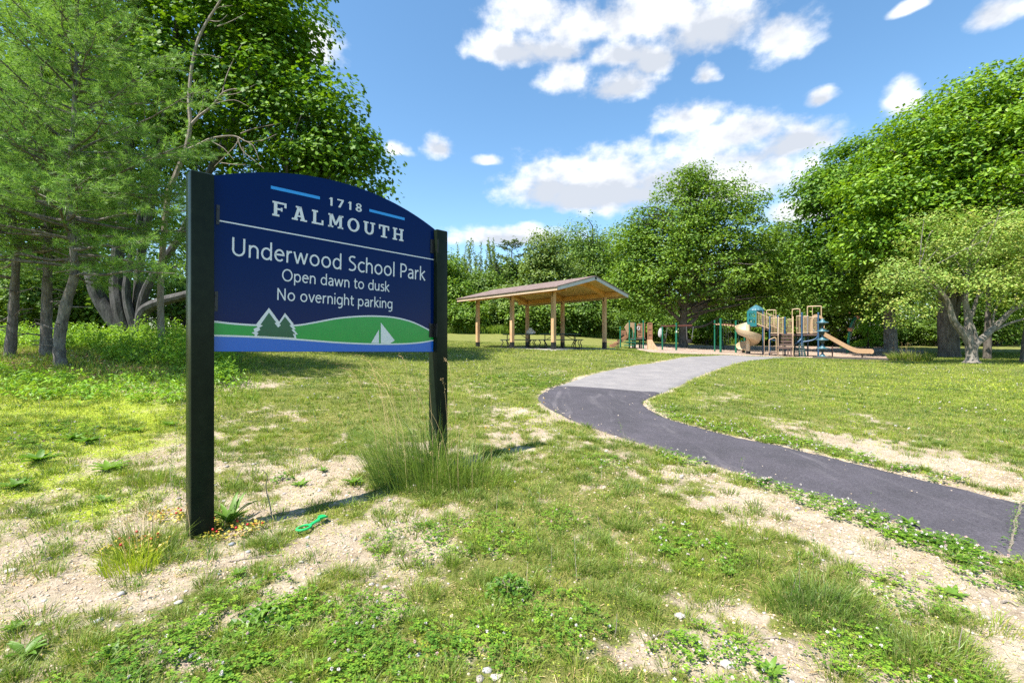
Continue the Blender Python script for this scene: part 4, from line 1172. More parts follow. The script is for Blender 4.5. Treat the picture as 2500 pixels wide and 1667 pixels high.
# stacked-disc climber
dcx = turned(M4(1480, 0, -.75)); dz0 = h(dcx[0], dcx[1])
dc = thing('disc_climber', (dcx[0], dcx[1], dz0), 'blue disc climber, five round plates on one pole before the slide', 'climber')
MB().tube([(dcx[0], dcx[1], dz0 - .2), (dcx[0], dcx[1], dz0 + 2.2)], .05, 12).build('pole', MAT['blue_metal'], dc)
MB().lathe((dcx[0], dcx[1], dz0), [(.08, 2.02), (.10, 2.1), (.09, 2.2), (.04, 2.26), (.001, 2.27)], 14).build('cap', MAT['blue_plastic'], dc)
for k in range(5):
    z = .03 + .50 * k
    MB().lathe((dcx[0], dcx[1], dz0 + z), [(.05, -.06), (.28, -.03), (.315, 0), (.30, .03), (.16, .06), (.10, .14), (.065, .2), (.05, .2)], 20).build('disc', MAT['blue_plastic'], dc)
    if k: MB().lathe((dcx[0], dcx[1], dz0 + z), [(.05, -.24), (.10, -.16), (.12, -.06), (.05, -.055)], 16).build('collar', MAT['dark_green'], dc)

# ------------------------------------------------------------------ toddler structure and swings (second enlarged view)
K7 = 370 / 2352
def M7(cx, cy, Y):
    return P(1480 + cx * K7, 740 + cy * K7, Y)
TY = 30.0
tp_ = M7(470, 0, TY); tg = h(tp_[0], TY)
tds = thing('toddler_play_structure', (tp_[0], TY + .4, tg), 'small brown and green play structure with a brick-pattern climbing wall', 'play structure')
OFFZ = tg - M7(0, 722, TY)[2]
def T7(cx, cy, d=0.):
    p = M7(cx, cy, TY); return np.array((p[0], p[1] + d, p[2] + OFFZ))
for cx, t, d in ((225, 390, .1), (360, 300, 0), (480, 320, 1.1), (450, 340, 0), (575, 295, 0), (590, 315, 1.1)):
    p = T7(cx, t, d); q = MB().tube([(p[0], p[1], tg - .3), p], .05, 10); q.lathe(p, [(.058, -.02), (.058, .02), (.03, .05), (.001, .055)], 10); q.build('post', MAT['green_metal'], tds)
MB().prism([T7(355, 555, 0), T7(610, 555, 0), T7(610, 575, 0), T7(355, 575, 0)], (0, 1.1, 0)).build('deck', MAT['brown_deck'], tds, smooth=False)
mb = MB()
for cx in (470, 580):
    mb.beam(T7(cx, 720, .55) - UPZ * .2, T7(cx, 575, .55), .07, .07, (1, 0, 0))
mb.build('deck_support', MAT['black_metal'], tds, smooth=False)
secs = []
for p in smoothpath([T7(350, 540, .4), T7(300, 580, .4), T7(210, 640, .4), T7(140, 685, .4), T7(85, 700, .4)], 5):
    secs.append(np.array([(p[0], p[1] + s, p[2] + q) for s, q in ((-.27, .18), (-.23, .18), (-.22, .02), (.22, .02), (.23, .18), (.27, .18), (.26, -.03), (-.26, -.03))]))
MB().loft(secs).build('slide', MAT['brown_plastic'], tds, sharp=30)
ho = smoothpath([T7(x, y, .3) for x, y in ((352, 540), (340, 470), (305, 395), (318, 370), (360, 318), (420, 316), (470, 325), (472, 380), (472, 545))], 4)
hi = smoothpath([T7(x, y, .3) for x, y in ((358, 541), (362, 480), (372, 430), (380, 400), (392, 385), (410, 388), (428, 420), (440, 470), (442, 545))], 4)
mb = MB()
for i in range(len(ho) - 1): mb.prism([ho[i], ho[i + 1], hi[i + 1], hi[i]], (0, .1, 0))
mb.build('slide_hood', MAT['tan_plastic'], tds)
def windowed(x0, x1, y0, y1, d, name, cols=2, rows=5, mat='brown_plastic'):
    mb = MB(); w = (x1 - x0); t = 7
    xs = np.linspace(x0, x1, cols + 1); ys = np.linspace(y0, y1, rows + 1)
    for i in range(cols + 1): mb.prism([T7(xs[i] - t, y1, d), T7(xs[i] + t, y1, d), T7(xs[i] + t, y0, d), T7(xs[i] - t, y0, d)], (0, .06, 0))
    for j in range(rows + 1):
        for i in range(cols):
            mb.prism([T7(xs[i] + t, ys[j] + t, d), T7(xs[i + 1] - t, ys[j] + t, d), T7(xs[i + 1] - t, ys[j] - t, d), T7(xs[i] + t, ys[j] - t, d)], (0, .055, 0))
    mb.prism([T7(x0, y1, d + .03), T7(x1, y1, d + .03), T7(x1, y0, d + .03), T7(x0, y0, d + .03)], (0, .02, 0))
    return mb.build(name, MAT[mat], tds, smooth=False)
windowed(492, 552, 338, 545, .0, 'play_panel', 1, 4)
windowed(248, 322, 440, 515, .3, 'play_panel', 3, 3)
windowed(598, 628, 315, 550, .5, 'play_panel', 1, 4)
windowed(642, 704, 325, 585, -.1, 'play_panel', 1, 3, 'brown_plastic')
th = np.linspace(0, 2 * math.pi, 25)
MB().tube([T7(497 + 20 * math.cos(t), 405 + 26 * math.sin(t), -.06) for t in th], .022, 7, False).build('steering_wheel', MAT['grey_paint'], tds)
mb = MB(); rw = 5
for j in range(rw):
    y0, y1 = 585 + 31 * j, 585 + 31 * j + 29; f0, f1 = j / rw, (j + 1) / rw
    xl0, xr0 = 632 - 24 * f0, 706 + 70 * f0 ** 1.3; xl1, xr1 = 632 - 24 * f1, 706 + 70 * f1 ** 1.3; nb = 2 + (j % 2)
    for i in range(nb):
        a0, a1 = i / nb + .015, (i + 1) / nb - .015
        mb.prism([T7(xl0 + (xr0 - xl0) * a0, y0, -.12 - .5 * f0), T7(xl0 + (xr0 - xl0) * a1, y0, -.12 - .5 * f0), T7(xl1 + (xr1 - xl1) * a1, y1, -.12 - .5 * f1), T7(xl1 + (xr1 - xl1) * a0, y1, -.12 - .5 * f1)], (0, .14, 0))
mb.prism([T7(634, 585, -.06), T7(704, 585, -.06), T7(772, 742, -.52), T7(610, 742, -.52)], (0, .12, 0))
mb.build('climbing_wall', MAT['tan_plastic'], tds, smooth=False)
for (x0, x1, y0, d) in ((352, 455, 572, -.1), (300, 430, 615, -.35), (255, 400, 662, -.6)):
    MB().prism([T7(x0, y0, d), T7(x1, y0, d), T7(x1, y0 + 16, d), T7(x0, y0 + 16, d)], (0, .3, 0)).build('step', MAT['green_metal'], tds, smooth=False)
# low bench left of it
bp = P(1492, 838, 28.5); bgz = h(bp[0], bp[1])
bn = thing('low_bench', (bp[0], bp[1], bgz), 'low bench with pale seat and black legs, right of the pavilion', 'bench')
MB().box((bp[0], bp[1], bgz + .42), (.95, .35, .05)).build('seat', MAT['post_wood'], bn, smooth=False)
for sx in (-1, 1):
    MB().tube(smoothpath([(bp[0] + sx * .42, bp[1] - .15, bgz - .05), (bp[0] + sx * .43, bp[1] - .15, bgz + .5), (bp[0] + sx * .43, bp[1] + .15, bgz + .5), (bp[0] + sx * .42, bp[1] + .15, bgz - .05)], 4), .02, 7).build('leg', MAT['black_metal'], bn)

def chain(mb, a, b, r=.012):
    mb.tube([a, b], r, 5)
# bucket swing frame
SYW = 30.5
p0 = M7(1087, 0, SYW); sg = h(p0[0], SYW); so_ = sg - M7(0, 755, SYW)[2]
def W7(cx, cy, d=0.):
    p = M7(cx, cy, SYW); return np.array((p[0], p[1] + d, p[2] + so_))
sw = thing('toddler_swing_set', (p0[0], SYW, sg), 'swing set with brown beam, green posts and two dark bucket swings', 'swing set')
MB().tube([W7(1087, 760) - UPZ * .2, W7(1087, 338)], .065, 12).build('post', MAT['green_metal'], sw)
MB().tube([W7(840, 765, -.4) - UPZ * .2, W7(842, 385, -.4)], .05, 12).build('post', MAT['green_metal'], sw)
MB().tube([W7(828, 382, -.35), W7(1367, 366, .4)], .05, 12).build('beam', MAT['red_brown'], sw)
MB().lathe(W7(1087, 338), [(.07, -.03), (.07, .02), (.001, .05)], 10).build('cap', MAT['green_metal'], sw)
MB().box(W7(1085, 462, -.07), (.07, .02, .14)).build('sticker', MAT['white_paint'], sw)
for c0, c1, bx, by in ((855, 948, 888, 600), (1243, 1352, 1290, 605)):
    s = MB()
    B = W7(bx, by)
    th = np.arange(12) * 2 * math.pi / 12; secs = []
    for r, z in ((.05, -.16), (.13, -.13), (.16, 0), (.17, .10), (.145, .10), (.135, .0), (.06, -.09)):
        secs.append(B + np.c_[r * np.cos(th) * 1.1, r * np.sin(th), np.full(12, z)])
    s.loft(secs); so2 = s.build('swing_seat', MAT['rubber'], sw)
    c = MB()
    t0, t1 = W7(c0, 385), W7(c1, 385)
    chain(c, t0, B + (-.16, 0, .1)); chain(c, t1, B + (.16, 0, .1))
    c.build('chain', MAT['chain'], so2)
# oval pale disc hanging at the left bay
mb = MB(); cc = W7(828, 478, -.15); th = np.arange(20) * 2 * math.pi / 20
ring = lambda k, y: cc + np.c_[.135 * k * np.cos(th) + .04 * np.sin(th), np.full(20, y), .31 * k * np.sin(th)]
mb.loft([ring(.85, -.03), ring(1, -.01), ring(1, .02), ring(.85, .04)])
dsw = thing('disc_swing', cc, 'pale oval disc hanging at the end of the brown swing beam', 'disc swing')
mb.build('disc', MAT['grey_paint'], dsw)
c = MB(); chain(c, cc + UPZ * .3, W7(845, 385, -.3)); c.build('chain', MAT['chain'], dsw)

# overhead ring ladder with green posts
LY = 31.0
p0 = M7(1870, 0, LY); lg = h(p0[0], LY); lo_ = lg - M7(0, 760, LY)[2]
def L7(cx, cy, d=0.):
    p = M7(cx, cy, LY); return np.array((p[0], p[1] + d, p[2] + lo_))
la = thing('overhead_ladder', (p0[0], LY, lg), 'overhead brown loop ladder on tall green posts behind the spiral slide', 'climbing ladder')
for cx, t, b, d, r in ((1755, 247, 760, -.2, .075), (1990, 280, 765, -.2, .065), (2205, 300, 700, .5, .05), (1775, 262, 740, .9, .05)):
    p = L7(cx, t, d); q = MB().tube([(p[0], p[1], h(p[0], p[1]) - .2), p], r, 12); q.lathe(p, [(r * 1.15, -.03), (r * 1.15, .02), (.001, .06)], 12); q.build('post', MAT['green_metal'], la)
A, B = L7(1735, 312), L7(2215, 352)
mb = MB()
for d in (-.15, .75):
    mb.tube([A + (0, d, 0), B + (0, d, 0)], .028, 8)
mb.build('side_rail', MAT['red_brown'], la)
for k in range(11):
    t = (k + .6) / 11; p = A + (B - A) * t
    MB().tube(smoothpath([p + (0, -.15, .0), p + (.04, .1, -.06), p + (.08, .3, .02), p + (.04, .5, -.06), p + (.08, .75, 0)], 3), .026, 6).build('rung', MAT['tan_metal'], la)
# belt swings further back
BY = 37.0
A, B = M7(1790, 420, BY), M7(2075, 420, BY); bg0 = h(A[0], BY)
bs = thing('belt_swing_set', ((A[0] + B[0]) / 2, BY, bg0), 'dark swing frame with belt seats, behind the loop ladder', 'swing set')
zt_ = bg0 + 2.3
MB().tube([(A[0] - .2, BY, zt_), (B[0] + .2, BY, zt_)], .05, 10).build('beam', MAT['dark_green'], bs)
for x in (A[0] - .2, B[0] + .2):
    for s in (-1, 1):
        MB().tube([(x, BY + s * .9, h(x, BY) - .2), (x, BY, zt_)], .045, 10).build('leg', MAT['dark_green'], bs)
for c0 in (1838, 1915, 2030):
    xa = M7(c0 - 20, 0, BY)[0]; xb = M7(c0 + 20, 0, BY)[0]
    st = MB().tube(smoothpath([(xa, BY, bg0 + .52), ((xa + xb) / 2, BY, bg0 + .44), (xb, BY, bg0 + .52)], 4), .03, 6).build('swing_seat', MAT['rubber'], bs)
    c = MB(); chain(c, (xa, BY, bg0 + .5), (xa, BY, zt_)); chain(c, (xb, BY, bg0 + .5), (xb, BY, zt_)); c.build('chain', MAT['chain'], st)
# curled rocking seat
ry = 31.6; rp = M7(2120, 700, ry); rg = h(rp[0], ry); ro = rg - M7(0, 745, ry)[2]
rk = thing('rocker_seat', (rp[0], ry, rg), 'curved tan rocker seat beside the spiral slide foot', 'rocker')
cl = smoothpath([M7(2095, 590, ry), M7(2078, 630, ry), M7(2090, 680, ry), M7(2130, 712, ry), M7(2190, 705, ry)], 5) + (0, 0, ro)
MB().loft([np.array([p + (0, s, q) for s, q in ((-.25, 0), (.25, 0), (.25, .05), (-.25, .05))]) + np.array((0, 0, 0)) for p in cl]).build('seat', MAT['tan_plastic'], rk)
MB().tube([(rp[0], ry, rg - .1), (rp[0], ry, M7(0, 712, ry)[2] + ro)], .07, 10).build('spring', MAT['brown_deck'], rk)
MB().tube(smoothpath([M7(2078, 600, ry) + (0, 0, ro), M7(2095, 565, ry) + (0, 0, ro), M7(2120, 580, ry) + (0, 0, ro)], 4), .03, 8).build('handle', MAT['teal_plastic'], rk)

# curved net climber right of the slide
NY = 33.0
q4 = lambda cx, cy, d=0.: P(1780 + cx * 380 / 2352, 720 + cy * 380 / 2352, NY) + (0, d, 0)
n0 = q4(1790, 920); ng = h(n0[0], NY); no = ng - n0[2]
nc = thing('net_climber', (n0[0], NY, ng), 'curved green pole with tan ball and hanging climbing net', 'climber')
up = smoothpath([q4(1788, 930), q4(1800, 780), q4(1815, 640), q4(1835, 520), q4(1870, 430), q4(1925, 376)], 6) + (0, 0, no)
MB().tube(up, .085, 12).build('arch_pole', MAT['green_metal'], nc)
MB().ball(q4(1830, 562) + (0, 0, no), .17).build('ball_joint', MAT['orange_plastic'], nc)
MB().ball(q4(1938, 374) + (0, 0, no), .14).build('end_cap', MAT['orange_plastic'], nc)
dn = smoothpath([q4(1938, 374), q4(1965, 430, .5), q4(1985, 600, 1.0), q4(2000, 900, 1.3)], 6) + (0, 0, no)
MB().tube(dn, .06, 10).build('back_pole', MAT['dark_green'], nc)
mb = MB()
for i in range(7):
    a = up[min(len(up) - 1, 6 + i * 4)]; b = dn[min(len(dn) - 1, 3 + i * 2)]
    mb.tube([a, (a + b) / 2 - UPZ * .15, b], .012, 5)
for k in np.linspace(.15, .85, 6):
    pts = [(up[min(len(up) - 1, 6 + i * 4)] * (1 - k) + dn[min(len(dn) - 1, 3 + i * 2)] * k) - UPZ * .15 * math.sin(math.pi * k) for i in range(7)]
    mb.tube(pts, .012, 5)
mb.build('net', MAT['chain'], nc)

# ------------------------------------------------------------------ behind the trees: house and parked car
HY = 66.0
hx = P(2060, 0, HY)[0]; hz = h(hx, HY)
ho_ = thing('house', (hx, HY, hz), 'white-sided house with a reddish roof, half hidden behind the trees', 'house')
MB().box((hx, HY + 3, hz + 1.9), (15, 7, 4.2)).build('wall', MAT['siding'], ho_, smooth=False)
mb = MB(); mb.loft([[(hx - 7.9, HY - .9, hz + 3.9), (hx - 7.9, HY + 3, hz + 6.6), (hx - 7.9, HY + 6.9, hz + 3.9)], [(hx + 7.9, HY - .9, hz + 3.9), (hx + 7.9, HY + 3, hz + 6.6), (hx + 7.9, HY + 6.9, hz + 3.9)]]); mb.build('roof', MAT['red_roof'], ho_, smooth=False)
for dx in (-5.5, -2.4, 2.2, 5.4):
    f = MB().box((hx + dx, HY - .52, hz + 2.2), (1.3, .06, 1.6)).build('window', MAT['white_paint'], ho_, smooth=False)
    MB().box((hx + dx, HY - .56, hz + 2.2), (1.1, .04, 1.4)).build('pane', MAT['glass'], f, smooth=False)
MB().box((hx, HY - .53, hz + 1.05), (1.0, .06, 2.1)).build('door', MAT['red_brown'], ho_, smooth=False)
CY = 57.0
vx = P(2000, 0, CY)[0]; vz = h(vx, CY)
car = thing('parked_car', (vx, CY, vz), 'white car parked beyond the playground', 'car')
side = [(-2.2, .35), (-2.25, .75), (-2.0, .95), (-1.3, 1.02), (-.7, 1.48), (.8, 1.52), (1.5, 1.05), (2.2, .95), (2.3, .7), (2.25, .35)]
MB().prism([(vx + a, CY - .85, vz + b) for a, b in side], (0, 1.7, 0)).build('body', MAT['car_white'], car, smooth=False)
MB().prism([(vx + a, CY - .862, vz + b) for a, b in ((-1.15, 1.04), (-.62, 1.42), (.72, 1.45), (1.3, 1.06))], (0, .01, 0)).build('window', MAT['glass'], car, smooth=False)
for dx in (-1.35, 1.4):
    for dy in (-.78, .78):
        w_ = MB().tube([(vx + dx, CY + dy - .11, vz + .33), (vx + dx, CY + dy + .11, vz + .33)], .33, 18).build('wheel', MAT['rubber'], car)
        MB().tube([(vx + dx, CY + dy - .125, vz + .33), (vx + dx, CY + dy + .125, vz + .33)], .2, 14).build('rim', MAT['chain'], w_)

# ------------------------------------------------------------------ toy shovel lying by the sign
g0 = G(745, 1285)
f0 = [G(715 + 22 * math.cos(t) + 6, 1292 + 8 * math.sin(t)) for t in np.linspace(0, 2 * math.pi, 21)]
c0 = np.array((-1.595, 3.47, 0)); c0[:2] = G(742, 1297)[:2]
dv = nrm((G(787, 1276) - G(742, 1297)) * (1, 1, 0)); sv = np.array((-dv[1], dv[0], 0))
gz = h(c0[0], c0[1]) + .02
sh = thing('toy_shovel', (c0[0], c0[1], gz), 'bright green plastic toy sand shovel lying on the sand', 'toy shovel')
ring = [c0 + dv * .052 * math.cos(t) + sv * .036 * math.sin(t) + UPZ * (gz + .008) for t in np.linspace(0, 2 * math.pi, 25)]
MB().tube(ring, .009, 8, False).build('ring_handle', MAT['toy_green'], sh)
st = MB().tube([c0 + dv * .058 + UPZ * (gz + .008), c0 + dv * .095 + UPZ * (gz + .016), c0 + dv * .132 + UPZ * (gz + .022)], (.013, .011, .015), 8); st.build('shaft', MAT['toy_green'], sh)
secs = []
for a, w0, z in ((.124, .013, .022), (.142, .026, .024), (.170, .029, .022), (.19, .022, .016), (.196, .010, .012)):
    secs.append(np.array([c0 + dv * a + sv * w0 * s + UPZ * (gz + z + q) for s, q in ((-1, .012), (-.5, 0), (.5, 0), (1, .012), (1, .019), (.5, .008), (-.5, .008), (-1, .019))]))
MB().loft(secs).build('blade', MAT['toy_green'], sh)

# ------------------------------------------------------------------ foliage
def frames(nv, r):
    """random tangent frame round each normal"""
    nv = nrm(nv); a = r.randn(len(nv), 3); a = nrm(a - nv * (a * nv).sum(1)[:, None]); return a, np.cross(nv, a), nv
def leaves(C, Nv, size, r, asp=.62, fold=.22):
    """folded pointed leaves, two triangles each"""
    a, b, n = frames(Nv, r); s = np.asarray(size)[:, None]
    V = np.stack([C - a * s * .5, C + b * s * asp * .5 + n * s * fold * .4 - a * s * .08, C + a * s * .5 - n * s * fold * .3, C - b * s * asp * .5 + n * s * fold * .4 - a * s * .08], 1).reshape(-1, 3)
    k = np.arange(len(C))[:, None] * 4
    Fc = np.concatenate([k + [0, 1, 2], k + [0, 2, 3]], 1).reshape(-1, 3)[:, ::-1]
    return V, Fc
def lobed(C, Nv, size, r, fold=.2):
    """five-pointed leaves for trees close by"""
    a, b, n = frames(Nv, r); s = np.asarray(size)[:, None]
    pts = [(-.5, 0), (-.28, .20), (-.12, .50), (.08, .22), (.30, .34), (.52, 0), (.30, -.34), (.08, -.22), (-.12, -.50), (-.28, -.20)]
    V = np.stack([C + a * s * u + b * s * v - n * s * fold * (abs(v) * .8 + max(0, u) * .5) for u, v in pts], 1).reshape(-1, 3)
    k = np.arange(len(C))[:, None] * 10
    tri = [(0, 1, 9), (1, 2, 3), (1, 3, 5), (3, 4, 5), (5, 6, 7), (5, 7, 9), (7, 8, 9), (1, 5, 9)]
    Fc = np.concatenate([k + list(t) for t in tri], 1).reshape(-1, 3)
    return V, Fc
def clump_centres(ells, n, r, shell=.55):
    w = np.array([e[3] * e[4] * e[5] for e in ells]) ** .6; w /= w.sum(); out = []; rad = []
    for i in r.choice(len(ells), n, p=w):
        e = ells[i]; d = nrm(r.randn(3)); q = shell + (1 - shell) * r.rand() ** .6
        if r.rand() < .22: q = r.rand() ** .6 * shell + .1
        q *= .84 + .36 * float(fbm(np.array([d[0] * 2.2 + d[2] * 1.7 + i * 3.1]), np.array([d[1] * 2.2 + d[2] * 1.3]), 2)[0]) + .05 * r.randn(); out.append(np.array(e[:3]) + d * np.array(e[3:6]) * q); rad.append(d)
    return np.array(out), np.array(rad)
def crown_mesh(name, parent, mat, ells, nclump, per, lsize, rc, r, flat=.42, droop=.25, lob=False, up=.9, shell=.55, zmin=None):
    C, D = clump_centres(ells, nclump, r, shell)
    if zmin is not None:
        k = C[:, 2] > zmin; C, D = C[k], D[k]
    rcs = rc * (.55 + .9 * r.rand(len(C)))
    off = r.randn(len(C), per, 3) * np.array((1, 1, flat))[None, None]
    ln_ = np.linalg.norm(off, axis=2, keepdims=True); off = off / np.maximum(1, ln_ / 1.2)
    Pn = C[:, None] + off * rcs[:, None, None]
    Pn[..., 2] -= droop * (off[..., 0] ** 2 + off[..., 1] ** 2) * rcs[:, None]
    outw = np.concatenate([off[..., :2], np.zeros_like(off[..., :1])], 2)
    Nn = np.array((0, 0, up)) + .45 * outw + .35 * D[:, None] + .42 * r.randn(*off.shape)
    keep = r.rand(len(C), per) < (.55 + .45 * r.rand(len(C), 1))
    Pn, Nn = Pn[keep], Nn[keep]
    sz = lsize * (.6 + .7 * r.rand(len(Pn)))
    V, Fc = (lobed if lob else leaves)(Pn, Nn, sz, r)
    return raw_mesh(name, V, Fc, mat, parent), C
def limb(mb, pts, r0, r1, n=7, k=4):
    p = smoothpath(pts, k); mb.tube(p, np.linspace(r0, r1, len(p)), n)
def boughs(mb, axis, C, r, share=.35, r0=.09, bias=.55):
    """limbs from the trunk line to a share of the leaf clumps"""
    axis = np.asarray(axis, float)
    for c in C[r.rand(len(C)) < share]:
        d = np.linalg.norm(axis - c, axis=1) + np.maximum(0, axis[:, 2] - c[2] + 1.0) * 2.0
        a = axis[np.argmin(d)]; L = np.linalg.norm(c - a)
        m = (a + c) / 2 + np.array((0, 0, .10 * L)) + r.randn(3) * .06 * L
        rr_ = r0 * min(1.6, .35 + L / 8)
        mb.tube(smoothpath([a, m, c], 4), np.linspace(rr_, .012, 9), 5)
def flare(base, top, r, n=12):
    """trunk foot with spreading roots"""
    base = np.asarray(base, float); top = np.asarray(top, float); secs = []
    for t in (0, .06, .14, .3, .6, 1):
        c = base + (top - base) * t; k = r * (1 + .75 * math.exp(-t * 14)); th = np.arange(n) * 2 * math.pi / n
        w = k * (1 + .16 * np.cos(th * 4 + 1) * math.exp(-t * 8))
        secs.append(c + np.c_[w * np.cos(th), w * np.sin(th), np.zeros(n)])
    return secs
def E(px, py, Y, rx, ry, rz):
    return (*P(px, py, Y), rx, ry, rz)
def tree(name, base, label, group, ells, leaf, barkm, trunk, r0, nclump, per, lsize, rc, seed, share=.3, lob=False, extra=(), cat='tree', **kw):
    """trunk: points from the foot up; ells: crown masses"""
    r = np.random.RandomState(seed)
    t = thing(name, base, label, cat, group)
    cr, C = crown_mesh('crown', t, MAT[leaf], ells, nclump, per, lsize, rc, r, lob=lob, **kw)
    mb = MB(); tr = [np.asarray(base, float) - (0, 0, .2)] + [np.asarray(q, float) for q in trunk]
    mb.loft(flare(tr[0], tr[0] + (tr[1] - tr[0]) * .5, r0))
    p = smoothpath([tr[0] + (tr[1] - tr[0]) * .49] + tr[1:], 6); mb.tube(p, np.linspace(r0, r0 * .22, len(p)), 10)
    for pts, a, b in extra: limb(mb, pts, a, b)
    boughs(mb, p[len(p) // 4:], C, r, share, r0 * .32)
    mb.build('trunk', MAT[barkm], t)
    return t
def B(px, Y):
    return on(px, Y)

# --- the large maple on the left, several stems from one foot
b0 = B(308, 15.5); q = lambda px, py, Y=15.0: P(px, py, Y)
big_l = thing('maple_tree', b0, 'huge dark maple with several grey stems behind the pines at left', 'tree', 'broadleaved trees round the park')
r = np.random.RandomState(11)
els = [E(560, 170, 15.0, 3.0, 2.6, 2.9), E(420, 60, 15.6, 3.4, 3.0, 3.0), E(690, 90, 14.6, 1.2, 1.6, 2.2), E(690, 290, 14.4, 1.9, 2.0, 1.7), E(800, 310, 14.0, 1.35, 1.5, 1.75), E(850, 370, 13.8, .9, 1.1, .95), E(740, 400, 14.0, 1.5, 1.4, .75), E(890, 445, 13.8, .5, .6, .35), E(300, 250, 16.5, 3.0, 2.5, 3.0),
       E(480, 380, 16.5, 2.0, 1.8, 1.6), E(60, 60, 17.0, 3.4, 3, 3.2), E(60, 330, 18, 3.2, 3, 2.8), E(500, -150, 15.5, 4.0, 3.5, 2.6), E(620, 30, 14.5, 1.2, 1.5, 1.6), E(250, 480, 17.5, 2.6, 2, 1.8)]
crown_mesh('crown', big_l, MAT['maple_leaf'], els, 1500, 84, .14, .58, r, lob=True, shell=.5, flat=.34)
mb = MB()
stems = [
    ([q(308, 822, 15.5), q(250, 740, 15.3), q(225, 680, 15.2), q(190, 520, 15.4), q(150, 250, 15.8), q(120, -40, 16)], .26, .08),
    ([q(312, 822, 15.5), q(288, 740, 15.4), q(285, 650, 15.5), q(310, 430, 15.4), q(318, 230, 15.2), q(330, 60, 15.2), q(350, -120, 15.2)], .23, .09),
    ([q(330, 822, 15.6), q(338, 720, 15.6), q(345, 620, 15.6), q(395, 350, 15.2), q(420, 140, 15), q(455, -60, 15)], .17, .07),
    ([q(335, 822, 15.4), q(310, 730, 15.3), q(318, 640, 15.3), q(380, 330, 15.6), q(360, 60, 16)], .15, .05),
    ([q(345, 815, 15.4), q(352, 760, 15.2), q(400, 735, 15.0), q(455, 720, 14.7), q(540, 690, 14.4), q(640, 610, 14.2), q(720, 520, 14)], .21, .06),
    ([q(338, 800, 15.4), q(360, 700, 15.2), q(450, 560, 14.8), q(520, 400, 14.6), q(600, 240, 14.4), q(660, 80, 14.4)], .15, .05),
    ([q(330, 265, 15.2), q(360, 230, 15), q(372, 190, 15), q(380, 100, 14.8)], .10, .04),
    ([q(405, 140, 15), q(440, 120, 14.8), q(500, 85, 14.6), q(580, 40, 14.4)], .10, .03),
    ([q(520, 400, 14.6), q(590, 330, 14.3), q(680, 300, 14), q(800, 280, 13.8)], .08, .02),
    ([q(600, 600, 14.3), q(700, 440, 14), q(780, 380, 13.8), q(860, 360, 13.7)], .07, .02),
]
for pts, a, b in stems: limb(mb, pts, a, b, 9, 5)
boughs(mb, np.concatenate([smoothpath(s[0], 4) for s in stems[:6]]), clump_centres(els, 120, r)[0], r, .5, .06)
mb.build('trunk', MAT['shade_toned_bark'], big_l)

# --- thin dead tree in front of it (drawn from the enlarged view of the upper left)
q6 = lambda cx, cy, Y=12.6: P(cx * 960 / 2352, cy * 640 / 1568, Y)
bb = B(395, 12.6)
bt = thing('bare_tree', bb, 'thin leafless grey sapling with crooked branches in front of the big maple', 'tree', None)
mb = MB()
limb(mb, [bb - (0, 0, .1), q6(960, 1700), q6(1000, 1200), q6(1045, 1060), q6(1110, 900)], .085, .062)
limb(mb, [q6(1110, 900), q6(1138, 750), q6(1130, 600), q6(1150, 380), q6(1200, 200), q6(1320, 0), q6(1380, -120)], .060, .022)
limb(mb, [q6(1110, 900), q6(1180, 870), q6(1270, 828), q6(1400, 815), q6(1480, 850), q6(1560, 840)], .04, .012)
limb(mb, [q6(1140, 750), q6(1200, 690), q6(1270, 635), q6(1330, 560), q6(1400, 535), q6(1470, 545)], .042, .012)
mb.build('trunk', MAT['twig'], bt)
mb = MB()
for s in ([(1330, 560), (1350, 470), (1400, 350), (1450, 260)], [(1200, 200), (1280, 60), (1390, 35)], [(1160, 480), (1165, 520), (1140, 640)], [(1165, 330), (1240, 330), (1330, 350)], [(1290, 620), (1400, 600), (1490, 640)], [(1330, 570), (1420, 560), (1540, 500)],
          [(1420, 820), (1450, 900), (1520, 960), (1580, 1010)], [(1430, 830), (1400, 880), (1300, 980), (1280, 1000)], [(1480, 850), (1520, 880), (1550, 960)], [(1440, 800), (1520, 770), (1670, 740)], [(1320, 975), (1400, 985), (1470, 985)], [(1270, 850), (1340, 890), (1400, 960)], [(1560, 845), (1600, 830), (1660, 800)], [(1455, 880), (1460, 940)], [(1300, 160), (1380, 130), (1470, 80)], [(1230, 120), (1310, 130), (1360, 90)], [(1180, 700), (1210, 640), (1215, 560)]):
    limb(mb, [q6(*p) for p in s], .018, .006, 5, 3)
mb.build('branch', MAT['twig'], bt)

